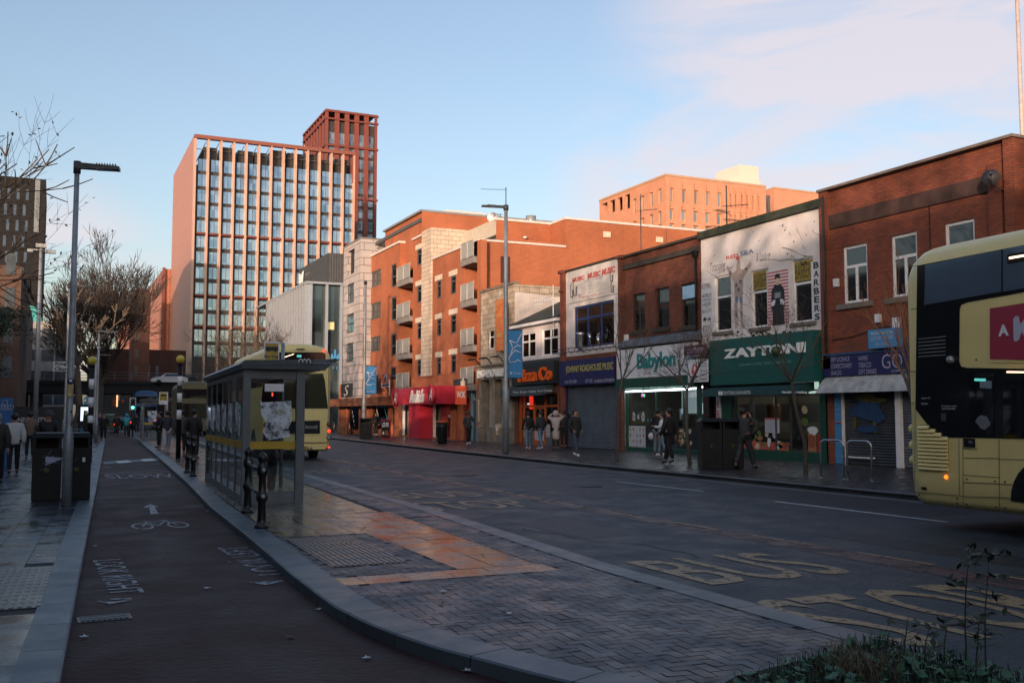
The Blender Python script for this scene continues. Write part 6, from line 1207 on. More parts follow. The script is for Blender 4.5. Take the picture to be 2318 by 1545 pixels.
# ================================================================== BUSES
BGL = pm('bus black glass', (.006, .008, .011), .04, noise=0, spec=.9, ior=1.65); BPAN = pm('bus black panel', (.010, .012, .015), .12, noise=0, spec=.7); TYRE = pm('tyre rubber', (.012, .012, .012), .8, noise=.2)
SEAM = pm('panel seam', (.10, .085, .035), .6, noise=0); GLINT = pm('bus side glass tinted', (.16, .24, .34), .07, noise=.15, scale=.7, metal=.5)
def bus(label, O, H, Lb, group):
    O = Vector((O[0], O[1], 0)); H = Vector((H[0], H[1], 0)).normalized(); Rv = Vector((H.y, -H.x, 0))
    t = thing('double_decker_bus', label, 'bus', O, group=group); W_ = 1.26
    prof = [(0, .34), (1.16, .34), (1.24, .44), (1.26, .8), (1.26, 3.72), (1.235, 3.95), (1.15, 4.14), (1.0, 4.26), (.75, 4.33), (.4, 4.37), (0, 4.38)]
    prof = prof + [(-a, b) for a, b in reversed(prof[1:-1])]
    st = [(0, .90, .30), (.03, .94, .22), (.09, .972, .12), (.2, .992, .04), (.38, 1, 0), (Lb - .5, 1, 0), (Lb - .2, .97, .06), (Lb, .88, .25)]
    m = MB(); n = len(prof); rings = []
    for s, k, dr in st:
        rings.append(len(m.v))
        for a, b in prof:
            z = b - dr * max(0, (b - 3.4)) / .98 + (.06 if b < .5 and s < .1 else 0); m.v.append(tuple(O + H * s + Rv * (a * k) + Vector((0, 0, z))))
    for i in range(len(st) - 1):
        for q in range(n):
            a, b = rings[i] + q, rings[i] + (q + 1) % n; c, d = rings[i + 1] + (q + 1) % n, rings[i + 1] + q; m.f.append((a, b, c, d)); m.mi.append(0); m.sm.append(True)
    m.f.append(tuple(range(rings[0], rings[0] + n))); m.f.append(tuple(reversed(range(rings[-1], rings[-1] + n)))); m.mi += [0, 0]; m.sm += [False, False]
    m.f = [tuple(reversed(f)) for f in m.f]
    body = m.build('body', YEL, t)
    SR = Fr(O + Rv * W_, H); SL = Fr(O - Rv * W_, -H); RE = Fr(O, Rv)
    for fr, sg in ((SR, 1), (SL, -1)):
        for s in (2.58, Lb - 2.7):
            w = MB(); c = fr(sg * s, .5, 0); w.lathe(c - fr.N * .02, [(0, -.3), (.5, -.3), (.5, -.02), (.44, .0), (.0, .0)], 24, axis=fr.N); wh = w.build('wheel', TYRE, t)
            MB().lathe(c, [(0, .0), (.27, .0), (.29, .015), (.12, -.01), (.1, .04), (0, .04)], 18, axis=fr.N).build('hub', GALV, wh)
            MB().prism(fr, [(sg * s + .66 * cos(a), .34 + .02 + max(0, .16 + .62 * sin(a))) for a in [pi * k / 14 for k in range(15)]], .001, .006).build('wheel_arch', BLACK, t)
    return t, SR, SL, RE, O, H, Rv
corner = Vector((12.1, 11.45, 0)); Hd = Vector((-.0576, -.998, 0)); Rv0 = Vector((Hd.y, -Hd.x, 0)); O1 = corner - Rv0 * 1.26 - Hd * .17
T, SR, SL, RE, O, H, Rv = bus('large yellow double decker bus cut off by the right edge, seen from its rear corner', O1, Hd, 10.9, 'yellow double decker buses')
S5 = SR
def pp(x, y): return onfr(SR, x, y)
def poly(name, mat, pts, w, par=T, **k):
    m = MB(); m.prism(SR, list(reversed([pp(x, y) for x, y in pts])) if False else [pp(x, y) for x, y in pts], w, w + .006); return m.build(name, mat, par, **k)
black = poly('rear_quarter_panel', BPAN, [(2073, 925), (2100, 960), (2120, 985), (2145, 989.5), (2550, 996), (2560, 838), (2190, 832), (2176, 829), (2172, 818), (2172, 790), (2173, 700), (2176, 690), (2190, 684), (2560, 618), (2560, 508), (2077, 601)], .002)
poly('upper_window', GLINT, [(2094, 690), (2268, 660), (2268, 565), (2096, 600)], .010, black); poly('upper_window', GLINT, [(2272, 660), (2420, 636), (2420, 535), (2272, 564)], .010, black)
poly('vent_window', BPAN, [(2283, 597), (2400, 577), (2400, 556), (2283, 576)], .018, black); poly('ceiling_light', emis('bus warm lamp', (1, .62, .38), 2.2), [(2288, 586.5), (2400, 567), (2400, 563), (2288, 582)], .026, black)
adf = poly('advert_frame', YEL, [(2238, 819), (2560, 829), (2560, 640), (2239, 693)], .006, label='framed raspberry advert panel'); adp = poly('advert', pm('raspberry advert', (.36, .03, .065), .4, noise=.05), [(2243, 812), (2560, 822), (2560, 648), (2243, 698)], .014, adf)
text('A', SR, *R4(SR, 2263, 761, 2286, 733), WHITEP, adp, w=.022, bold=.05)
KP = [(2297, 778), (2300, 720), (2303, 716), (2309, 716), (2311, 736), (2335, 700), (2350, 705), (2325, 745), (2350, 790), (2330, 790), (2316, 757), (2308, 772), (2301, 773)]
KP = [(2298, 770), (2297, 722), (2302, 715), (2309, 716), (2312, 734), (2335, 708), (2350, 715), (2328, 745), (2352, 790), (2338, 792), (2316, 750), (2310, 768), (2303, 773)]
poly('advert_letter', pm('pale lilac print', (.50, .50, .62), .4, noise=0), KP, .022, adp)
poly('emergency_door_window', BGL, [(2196, 984), (2251, 987), (2252, 846), (2197, 844)], .012, black); poly('side_window', BGL, [(2273, 990), (2560, 1000), (2560, 848), (2273, 846)], .012, black)
poly('ceiling_light', MATS['bus warm lamp'], [(2282, 843), (2420, 845), (2420, 841.5), (2282, 840)], .022, black)
poly('exit_sticker', emis('green exit sign', (.1, .5, .45), .5), [(2209, 862), (2234, 862.5), (2234, 856.5), (2209, 856)], .022, black)
poly('inner_light', pm('pale bus ceiling', (.2, .25, .28), .5), [(2221, 878), (2247, 879), (2247, 862), (2221, 861)], .020, black)
blobs(SR, black, 'seated_passenger', [(pp(2228, 955)[0], pp(2228, 955)[1], .13, .1, 'grey metal paint')], w=.020)
for s, x0, y0, x1, y1 in (('Engine Oil', 2088, 903, 2107, 898.5), ('Coolant', 2087.5, 915, 2102, 911), ('Emergency engine', 2133, 921, 2168, 916.5), ('stop behind flap', 2133, 927, 2164, 922.5)): text(s, SR, *R4(SR, x0, y0, x1, y1), WHITEP, black, w=.012)
poly('flap', DKGREY, [(2132, 952), (2143, 952.5), (2143, 935), (2132, 934.5)], .010, black)
poly('camera', DKGREY, [(2152, 820), (2162, 820), (2162, 808), (2152, 808)], .010, black); q = pp(2157, 814); MB().ball(SR(q[0], q[1], .05), .06, 10).build('mirror_camera', GALV, black)
m = MB()
for k in range(7):
    ya, yb = 759 + k * 8.0, 762 + k * 8.0; a, b = pp(2081, ya), pp(2142, yb - 4 + k * .9); 
    if k: m.box(SR, a[0], b[0], a[1] - .008, a[1] + .008, .009, .02)
m.build('vent_slat', GREYP, black)
gr = poly('engine_grille', BLACK, [(2081, 1062), (2146, 1065), (2146, 992), (2118, 985), (2101, 961), (2081, 961)], .010); m = MB(); a = pp(2081, 1062); b = pp(2146, 962)
for k in range(12):
    v = a[1] + .02 + k * (b[1] - a[1]) / 12.2; uL_ = a[0] + .02; uR_ = b[0]; 
    if k > 8: uR_ = b[0] - .12 * (k - 8)
    m.hexa([SR(uL_, v, .012), SR(uR_, v, .012), SR(uR_, v + .045, .012), SR(uL_, v + .045, .012), SR(uL_, v - .012, .045), SR(uR_, v - .012, .045), SR(uR_, v + .0, .045), SR(uL_, v + .0, .045)])
m.build('louvre', YEL, gr)
m = MB()
def seam(x0, y0, x1, y1, w=.010):
    a, b = Vector(pp(x0, y0)), Vector(pp(x1, y1)); d = (b - a).normalized(); n = Vector((-d.y, d.x)) * w / 2; m.face([SR(*(a - n), .004), SR(*(b - n), .004), SR(*(b + n), .004), SR(*(a + n), .004)])
for s in ((2072, 1113, 2180, 1122), (2180, 990, 2181, 1149), (2171, 992, 2172, 1120), (2072, 925, 2071, 1127), (2182, 1036, 2262, 1037), (2262, 993, 2263, 1162), (2182, 1075, 2262, 1080), (2182, 1091, 2420, 1102), (2182, 1123, 2420, 1130), (2263, 1039, 2420, 1042), (2055, 912, 2072, 912), (2055, 1066, 2072, 1067), (2056, 840, 2073, 840), (2062, 700, 2078, 698), (2060, 604, 2078, 601)): seam(*s)
m.build('panel_seam', SEAM, T)
boxes = [(2183, 1011, 2208, 991)]
q = R4(SR, 2184, 1011, 2208, 992); pn = boxp('pull_handle', BLACK, T, SR, *q, .008, .02); text('PULL', SR, q[0] + .1, q[1] - .03, q[2] + .06, q[2] + .09, WHITEP, pn, w=.02); text('Emergency exit', SR, *R4(SR, 2183, 1018, 2214, 1013.5), BLACKL, T, w=.006)
q = pp(2142, 1079); MB().lathe(SR(q[0], q[1], 0), [(0, .03), (.022, .025), (.032, .01), (.032, 0)], 12, axis=SR.N).build('side_lamp', emis('amber side lamp', (1, .22, .02), .9), T)
q = R4(SR, 2087, 1107, 2098, 1102); boxp('reflector', BLACK, T, SR, *q, .006, .012)
m = MB()
for x, y in ((2189, 1084), (2253, 1089), (2275, 1090), (2189, 1141), (2255, 1147), (2276, 1149), (2081, 1119), (2167, 1128), (2167, 1139), (2210, 814)): q = pp(x, y); m.lathe(SR(q[0], q[1], 0), [(0, .008), (.013, .008), (.013, 0)], 8, axis=SR.N)
m.build('fixing', BLACK, T)
m = MB()
for y in (971, 1008, 1042): z = EYE + (938 - y) * 15.4 / FPX; m.ball(O + H * -.02 + Rv * 1.10 + Vector((0, 0, z)), .085, 10)
m.build('rear_lamp', YEL, T)
# centre bus
O2 = (8.36, 37.4); H2 = (.0478, .9989)
T, SR2, SL2, RE2, O, H, Rv = bus('yellow double decker bus pulling out ahead, seen from behind the glass shelter', O2, H2, 10.9, 'yellow double decker buses')
RE2 = RE2.off(.004)
def rp(x, y): return onfr(RE2, x, y)
def rpoly(name, mat, pts, w, par, **k): m = MB(); m.prism(RE2, [rp(x, y) for x, y in pts], w, w + .008); return m.build(name, mat, par, **k)
u1 = rpoly('upper_window', BGL, [(612, 838), (737, 838), (737, 800), (730, 797), (618, 797), (612, 800)], .001, T)
for k in range(2): rpoly('ceiling_light', MATS['bus warm lamp'], [(640 + k * 9, 810 - k * 2), (664, 802), (666, 800), (642, 808)], .012, u1) if k == 0 else None
rpoly('exit_sticker', MATS['green exit sign'], [(672, 808), (682, 808), (682, 803), (672, 803)], .012, u1)
g2 = rpoly('rear_glass', BGL, [(590, 924), (742, 924), (735, 860), (731, 845), (600, 845), (596, 860)], .001, T); rpoly('route_number', emis('red route number', (1, .05, .03), 2), [(615, 896), (618, 896), (618, 888), (615, 888)], .012, g2)
for k in range(2): MB().tube([RE2(*rp(676 + 9 * cos(t), 909 + 9 * sin(t)), .012) for t in [2 * pi * q / 6 + .5 for q in range(7)]], .012, 4).build('hexagon_logo', GREYP, g2) if k == 0 else None
pan = rpoly('engine_cover', YEL, [(596, 990), (740, 983), (740, 930), (596, 930)], .004, T); a = rpoly('advert_frame', BLACK, [(641, 982), (724, 981), (724, 951), (641, 953)], .013, pan); text('WIN', RE2, *R4(RE2, 673, 971, 685, 961), WHITEP, a, w=.022, bold=.03); text('Instantly', RE2, *R4(RE2, 690, 972, 720, 961), WHITEP, a, w=.022, shear=.4, bold=-.015)
for y, mt, nm in ((960, pm('amber lamp unlit', (.22, .05, .005), .3), 'indicator_lamp'), (975, emis('red tail lamp', (1, .03, .01), 2.2), 'tail_lamp'), (990, pm('clear lamp', (.35, .38, .42), .2), 'reversing_lamp')):
    for x in (747.5,):
        q = rp(744, y); MB().lathe(RE2(q[0], q[1], 0), [(.0, .045), (.07, .045), (.085, .02), (.085, 0)], 14, axis=RE2.N).build('lamp_rim', BLACK, T); MB().lathe(RE2(q[0], q[1], .046), [(.0, .012), (.05, .01), (.065, 0)], 14, axis=RE2.N).build(nm, mt, T)
        q = (-q[0], q[1]); MB().lathe(RE2(q[0], q[1], 0), [(.0, .055), (.05, .05), (.085, .02), (.085, 0)], 14, axis=RE2.N).build(nm, mt, T)
q = rp(745, 1012); MB().lathe(RE2(q[0], q[1], 0), [(.0, .02), (.03, .02), (.035, 0)], 10, axis=RE2.N).build('reflector', MATS['red tail lamp'], T)
pl = rpoly('number_plate', pm('yellow plate', (.50, .33, .04), .5), [(656, 1018), (696, 1018), (696, 1009), (656, 1009)], .004, T); text('BV74 CGX', RE2, *R4(RE2, 659, 1016.5, 693, 1010.5), BLACKL, pl, w=.013, bold=.02)
for x in (697, 705): q = rp(x, 1014); MB().lathe(RE2(q[0], q[1], 0), [(.0, .02), (.035, .02), (.045, 0)], 10, axis=RE2.N).build('reversing_sensor', GREYP, T)
m = MB(); q = rp(680, 790); m.box(RE2, q[0] - .15, q[0] + .15, q[1] - .02, q[1] + .02, .0, .06); q2 = rp(600, 1003); q3 = rp(740, 998); m.box(RE2, q2[0], q3[0], q2[1], q2[1] + .02, .0, .03); m.build('handle', BLACK, T)
q = rp(735, 793); MB().ball(RE2(q[0], q[1], .02), .045, 8).build('marker_lamp', MATS['red tail lamp'], T)
# side glazing on both sides of the centre bus
for fr, sg in ((SL2, -1), (SR2, 1)):
    a, b = sorted((sg * .4, sg * 10.3)); m = MB(); m.box(fr, a, b, 2.75, 3.72, .001, .01); a, b = sorted((sg * 3.6, sg * 10.3)); m.box(fr, a, b, 1.3, 2.3, .001, .01); m.build('side_window', BGL, T)
# the buses' undersides are dark
for OO, HH in ((O1, Hd), (Vector((*O2, 0)), Vector((*H2, 0)))): pass
# distant buses beyond the far shelter
def simple_bus(label, x, yb, d, col, head, hgt=3.0, name='bus'):
    P = CAMP + cdir(x, 938) * d; P.z = 0; t, a, b, c, *_ = bus(label, (P.x, P.y), head, 10, 'distant buses'); 
    for o in t.children:
        if o.name.startswith('body'): o.data.materials[0] = col
    MB().box(c, -1.05, 1.05, 1.4, 2.6, .002, .02).build('rear_window', BGL, t); MB().box(c, -1.05, 1.05, 3.0, 3.75, .002, .02).build('rear_window', BGL, t)
    for u in (-1, 1): MB().box(c, u - .08, u + .08, .95, 1.2, .002, .05).build('tail_lamp', MATS['red tail lamp'], t)
    return t
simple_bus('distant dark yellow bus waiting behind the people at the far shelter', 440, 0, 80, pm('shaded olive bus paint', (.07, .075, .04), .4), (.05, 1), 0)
simple_bus('distant blue bus beyond the green traffic light', 330, 0, 112, pm('blue bus paint', (.03, .10, .25), .4), (.05, 1), 0)
# ================================================================== SHELTERS
SHG = pm('shelter grey paint', (.12, .137, .145), .4, noise=.15); YST = pm('yellow manifestation strip', (.48, .30, .02), .45, noise=.08); FROST = worn('scratched white film', (.60, .66, .72), .47, 3.5); SHGL = clearglass('shelter glass', (.72, .77, .78), .02)
def shelter(label, P, nb, near=True):
    ux = Vector((.999, -.048, 0)); fr = Fr(P, ux); fl = Fr(P, Vector((-.048, -.999, 0)))      # end panel faces the camera; long side faces -X
    t = thing('bus_shelter', label, 'bus shelter', P, group='glass bus shelters'); L_ = 1.22
    Wd = .95 if near else 1.3
    m = MB(); m.box(fr, 0, .13, 0, 2.42, -.12, 0); m.build('corner_post', SHG, t); m = MB(); m.box(fr, Wd, Wd + .15, 0, 2.42, -.12, 0); m.build('end_post', SHG, t)
    boxp('end_frame', SHG, t, fr, .13, Wd, .0, .22, -.08, -.03); boxp('end_frame', SHG, t, fr, .13, Wd, 2.25, 2.42, -.08, -.03)
    e = boxp('end_glass', SHGL, t, fr, .13, Wd, .22, 2.25, -.06, -.05); boxp('yellow_strip', YST, e, fr, .13, Wd, .98, 1.12, -.049, -.044)
    pts = [(.30, 1.90), (.33, 1.82), (.86, 1.85), (.88, 1.5), (.82, 1.36), (.86, 1.2), (.45, 1.14), (.36, 1.3), (.42, 1.45), (.33, 1.6)]
    m = MB(); m.face([fr(a, b, -.043) for a, b in reversed(pts)]); m.build('scratched_film', FROST, e)
    if near: boxp('route_notice', WHITEP, e, fr, .38, .72, 2.02, 2.16, -.043, -.036)
    m = MB(); m2 = MB(); n = nb
    for k in range(n + 1):
        w0 = -.12 - k * L_; m2 = MB().box(fr, .02, .07, 0, 2.42, w0 - .055, w0); m2.build('side_post', SHG, t)
        if k < n:
            g = boxp('side_glass', SHGL, t, fr, .035, .045, .15, 2.3, w0 - L_, w0 - .07); boxp('yellow_strip', YST, g, fr, .028, .034, .98, 1.12, w0 - L_, w0 - .07)
            rs = random.Random(k); P_ = []
            for q in range(9): P_.append((w0 - .15 - rs.uniform(0, .15) if q < 5 else w0 - .85 - rs.uniform(0, .25), 1.2 + .15 * q if q < 5 else 1.85 - .18 * (q - 5)))
            mm = MB(); mm.face([fr(-.004, b, a) for a, b in P_]); mm.build('scratched_film', FROST, g)
    boxp('side_rail', SHG, t, fr, .02, .07, 0, .15, -.12 - n * L_, -.12); boxp('side_rail', SHG, t, fr, .02, .07, 2.3, 2.42, -.12 - n * L_, -.12)
    D = n * L_ + .3; m = MB(); ov = 1.34 if near else 1.5
    m.hexa([fr(-.03, 2.42, -D), fr(ov + .1, 2.42, -D), fr(ov + .1, 2.42, .12), fr(-.03, 2.42, .12), fr(-.08, 2.50, -D), fr(ov + .22, 2.52, -D), fr(ov + .22, 2.52, .15), fr(-.08, 2.50, .15)]); m.hexa([fr(-.08, 2.502, -D), fr(ov + .22, 2.522, -D), fr(ov + .22, 2.522, .15), fr(-.08, 2.502, .15), fr(.0, 2.57, -D), fr(ov + .36, 2.62, -D), fr(ov + .36, 2.62, .17), fr(.0, 2.57, .17)])
    rf = m.build('roof', SHG, t)
    if near:
        f = fr.off(.19); 
        for k in range(3): MB().tube([f(.98 + k * .07 - .035, 2.53, .0), f(.98 + k * .07 - .035, 2.58, .0), f(.98 + k * .07, 2.61, .0), f(.98 + k * .07 + .035, 2.58, .0), f(.98 + k * .07 + .035, 2.53, .0)], .012, 5).build('looped_logo', WHITEP, rf)
        text('Transport for', f, 1.22, 1.48, 2.58, 2.61, LILAC, rf, w=.004); text('Greater Manchester', f, 1.22, 1.60, 2.53, 2.56, LILAC, rf, w=.004)
    boxp('bench', DKGREY, t, fr, .25, .55, .5, .56, -D + .8, -1.6); m = MB()
    for w_ in (-D + 1, -1.8): m.box(fr, .38, .42, 0, .5, w_ - .03, w_)
    m.build('bench_leg', DKGREY, t)
    return t
shelter('long grey glass bus shelter with yellow strips and scratched white film beside the cycle lane', Vector((3.11, 18.3, UPZ)), 6)
q = G(320, 1001, UPZ); shelter('far smaller grey bus shelter beside the traffic light, past the people waiting', Vector((q.x + .3, q.y + 4, UPZ)), 3, near=False)
# ================================================================== STREET FURNITURE
IRON = pm('black painted cast iron', (.010, .011, .013), .3, noise=.2, scale=9)
def rail(label, pts, h=1.08):
    t = thing('guard_rail', label, 'guard rail', pts[0], group='cast iron guard rails')
    for p in pts:
        MB().lathe(p, [(.10, 0), (.10, .04), (.07, .06), (.06, .12), (.055, .36), (.07, .38), (.085, .42), (.075, .47), (.055, .5), (.05, .72), (.075, .76), (.08, .82), (.06, .9), (.045, .93), (.07, .96), (.062, 1.02), (.025, 1.06), (0, h)], 14).build('post', IRON, t)
        for z in (.45, .82):
            MB().lathe(p + Vector((0, -.09, z)), [(0, 0), (.032, .0), (.032, .02)], 10, axis=(0, 1, 0)).build('cap', GALV, t)
    for z in (.45, .80): MB().tube([pts[0] + Vector((0, 0, z)), pts[1] + Vector((0, 0, z))], .028, 8).build('rail', IRON, t)
rail('black cast iron guard rail of two posts at the near end of the shelter', [G(592, 1195, UPZ), G(560, 1160, UPZ)])
rail('black cast iron guard rail beyond the far end of the long shelter', [G(437, 1078, UPZ), G(424, 1070, UPZ)])
def lamp(label, base, H_, armdir, head=.75, r0=.085, r1=.055, banner=None, base_h=1.15, cctv=False, stickers=False, mat=GALV, group='street lamp posts'):
    t = thing('street_lamp', label, 'street lamp', base, group=group); a = Vector(armdir).normalized()
    MB().lathe(base, [(r0, 0), (r0, base_h), (r0 * .9, base_h + .06), (r1, base_h + .14), (r1 * .9, H_ * .6), (r1 * .75, H_)], 14).build('post', mat, t)
    top = base + Vector((0, 0, H_)); b = Vector((-a.y, a.x, 0)); m = MB(); f = Fr(top, a, (0, 0, 1))
    m.tube([top + Vector((0, 0, -.18)), top + Vector((0, 0, .04))], r1 * 1.1, 10); m.hexa([f(-.05, -.09, -.05), f(head, -.09, -.11), f(head, -.03, -.1), f(-.05, .02, -.05), f(-.05, -.09, .05), f(head, -.09, .11), f(head, -.03, .1), f(-.05, .02, .05)])
    hd = m.build('lamp_head', DKGREY, t); m = MB()
    for k in range(8): m.box(f, head * .45 + k * .045, head * .45 + k * .045 + .015, -.03, .02, -.06, .06)
    m.build('cooling_fins', DKGREY, hd); boxp('lens', pm('lamp lens', (.25, .27, .28), .2), hd, f, head * .45, head - .05, -.098, -.091, -.07, .07)
    if cctv: m = MB(); m.tube([top, top + Vector((0, 0, .8))], .02, 6); m.tube([top + Vector((0, 0, .7)), top + Vector((0, 0, .7)) + a * 1.1 + Vector((0, 0, -.05))], .012, 4); m.build('aerial', DKGREY, t)
    if banner:
        z0, z1, w_, side_ = banner; d = a * side_; f = Fr(base, d if d.x > -.99 else d); f = Fr(base, Vector((1, -.15, 0)))
        bn = MB().box(f, r1, r1 + w_, z0, z1, -.01, .01).build('banner', pm('blue banner', (.035, .22, .50), .6, noise=.06), t); m = MB()
        for z in (z0, z1): m.tube([f(-.08, z, 0), f(r1 + w_, z, 0)], .018, 6)
        m.build('banner_arm', BLACK, t); m = MB(); hh = z1 - z0
        for P_ in ([(1, .93), (.75, .80), (.6, .72), (.1, .78)], [(.1, .78), (.25, .70), (.3, .60), (.65, .68), (.9, .66)], [(.3, .60), (.15, .45), (.02, .40), (.1, .32), (.5, .33), (.7, .38), (.9, .34)], [(.15, .45), (.5, .58), (.95, .52)]):
            m.tube([f(r1 + a_ * w_ * .95, z0 + b_ * hh, .014) for a_, b_ in P_], .022, 4)
        m.build('white_curve_motif', WHITEP, bn); text('University', f, r1 + w_ * .35, r1 + w_ * .85, z0 + hh * .07, z0 + hh * .12, WHITEP, bn, w=.012)
        m = MB(); m.lathe(f(r1 + w_ * .2, z0 + hh * .1, .012), [(0, 0), (.05, 0), (.05, .004), (0, .004)], 6, axis=f.N); m.build('crest', WHITEP, bn)
    if stickers:
        rs = random.Random(3); f0 = Fr(base, (1, 0, 0)); cols = [WHITEP, PAPER, REDL, LILAC, BLACKL]
        for k in range(12):
            z = 1.2 + k * .11 + rs.uniform(-.03, .03) if not cctv else 1.0 + k * .1; a0 = rs.uniform(-1.3, -.1); ww = rs.uniform(.25, .6); hh = rs.uniform(.03, .09); rr = (r0 if z < base_h else r1) + .003
            if base_h - .02 < z < base_h + .16: continue
            m = MB()
            for s in range(4):
                t0, t1 = a0 + ww * s / 4, a0 + ww * (s + 1) / 4; m.face([base + Vector((rr * cos(t0), rr * sin(t0), z)), base + Vector((rr * cos(t1), rr * sin(t1), z)), base + Vector((rr * cos(t1), rr * sin(t1), z + hh)), base + Vector((rr * cos(t0), rr * sin(t0), z + hh))])
            m.build('sticker', rs.choice(cols), t)
    return t
b = G(150, 1145, UPZ)
t = lamp('nearest tall grey lamp post covered in stickers, standing in front of the black bin', b, 6.1, (1, -.2, 0), head=.72, r0=.082, r1=.058, base_h=1.2, stickers=True)
f = Fr(b + Vector((0, -.065, 0)), (1, 0, 0)); q = onfr(f, 160, 862); MB().lathe(f(q[0], q[1], .004), [(0, 0), (.055, 0), (.055, .004), (0, .004)], 18, axis=f.N).build('round_tag', NAVY, t); MB().lathe(f(q[0], q[1], .01), [(0, 0), (.028, 0), (.028, .003), (0, .003)], 14, axis=f.N).build('round_tag', WHITEP, t)
q = onfr(f, 158, 884); n_ = boxp('number_strip', pm('dull gold plate', (.42, .27, .12), .5), t, f, q[0] - .04, q[0] + .045, q[1] - .11, q[1] + .11, .006, .010)
for k, c in enumerate('221'): text(c, f, q[0] - .02, q[0] + .025, q[1] + .05 - k * .07, q[1] + .10 - k * .07, YELL, n_, w=.011)
q = onfr(f, 155, 1078); MB().lathe(f(q[0], q[1], -.01), [(0, 0), (.045, 0), (.045, .004), (0, .004)], 18, axis=f.N).build('round_disc', GALV, t)
P = CAMP + cdir(149, 938) * 40; P.z = UPZ
t = lamp('second grey lamp post with the black and white King\'s Church arrow sign', P, 6.85, (1, -.1, 0), head=.9, r0=.13, r1=.085, base_h=1.3)
f = Fr(P + Vector((0, -.12, 0)), (1, 0, 0)); q = R4(f, 117, 842, 176, 817); h = q[3] - q[2]; m = MB(); m.prism(f, [(q[0], q[2]), (q[1] - h * .45, q[2]), (q[1], (q[2] + q[3]) / 2), (q[1] - h * .45, q[3]), (q[0], q[3])], 0, .02); sg = m.build('arrow_sign', BLACK, t); m = MB(); e = .025
m.prism(f, [(q[0] + e, q[2] + e), (q[1] - h * .45 - e * .3, q[2] + e), (q[1] - e * 1.6, (q[2] + q[3]) / 2), (q[1] - h * .45 - e * .3, q[3] - e), (q[0] + e, q[3] - e)], .021, .024); m.build('sign_face', pm('sign face grey white', (.42, .44, .46), .4), sg)
text("King's", f, q[0] + .12, q[0] + .66, q[2] + h * .55, q[3] - .05, BLACKL, sg, w=.026, bold=.03); text('Church', f, q[0] + .10, q[0] + .74, q[2] + .05, q[2] + h * .46, BLACKL, sg, w=.026, bold=.03)
P = CAMP + cdir(219, 938) * 58; P.z = UPZ; lamp('third lamp post along the left footway, beside the advertising screen', P, 6.5, (1, 0, 0), head=1.0, r0=.11, r1=.07)
P = CAMP + cdir(216, 938) * 47; P.z = UPZ; 
P = CAMP + cdir(214, 938) * 79; P.z = UPZ; lamp('distant lamp post behind the third one on the left footway', P, 6.4, (1, 0, 0), head=1.1, r0=.11, r1=.08)
P = G(1145, 1025, .12); lamp('far side lamp post with a large blue banner outside the pizza shop', P, 10.3, (-1, .12, 0), head=1.05, r0=.135, r1=.10, base_h=2.6, banner=(3.1, 5.1, .62, 1), cctv=True, stickers=True)
P = CAMP + cdir(824, 938) * 72; P.z = .12; lamp('more distant far side lamp post with a blue banner by the orange flats', P, 11.2, (-.3, -1, 0), head=1.0, r0=.16, r1=.12, base_h=2.6, banner=(3.05, 5.1, .75, 1))
P = CAMP + cdir(2338, 938) * 48; P = Vector((P.x, P.y, .12)); t = thing('tall_pole', 'pale tall pole rising above the nearest brick shop at the right edge', 'pole', P); MB().lathe(P, [(.11, 0), (.09, 26)], 12).build('post', pm('pale pink painted steel', (.42, .36, .35), .5), t)
P = CAMP + cdir(80, 938) * 80; P.z = 0; t = thing('camera_mast', 'tall pale mast topped with lamps and cameras in front of the student tower', 'mast', P); MB().lathe(P, [(.2, 0), (.16, 8), (.12, 15.3)], 10).build('mast', GALV, t); m = MB(); m.tube([P + Vector((-1.0, 0, 15.0)), P + Vector((1.1, 0, 15.0))], .05, 6); m.wbox(P.x - .4, P.x + .4, P.y - .2, P.y + .2, 15.2, 15.5)
for dx in (-.8, .5, .9): m.wbox(P.x + dx - .2, P.x + dx + .2, P.y - .4, P.y, 14.75, 14.95)
m.build('camera_head', GALV, t)
def belisha(label, P, H_):
    t = thing('belisha_beacon', label, 'crossing beacon', P, group='striped crossing beacons'); m = MB(); m.lathe(P, [(.09, 0), (.085, H_ - .1)], 12); m.build('post', BLACK, t); 
    for k in range(5): z = H_ - .95 - k * .62; MB().lathe(P + Vector((0, 0, z)), [(.088, 0), (.088, .34)], 12).build('white_band', WHITEP, t) if z > 1 else None
    MB().ball(P + Vector((0, 0, H_ + .02)), .155, 14).build('globe', pm('amber yellow globe', (.55, .44, .05), .35, noise=.08), t); MB().lathe(P + Vector((0, 0, H_ - .22)), [(.09, 0), (.1, .1), (.05, .14)], 12).build('collar', BLACK, t)
P = CAMP + cdir(205, 938) * 34; P.z = UPZ; belisha('left crossing beacon with a yellow globe behind the lamp posts', P, 3.42)
P = G(403, 1037, UPZ); belisha('right crossing beacon with a yellow globe beside the people waiting', P, 3.62)
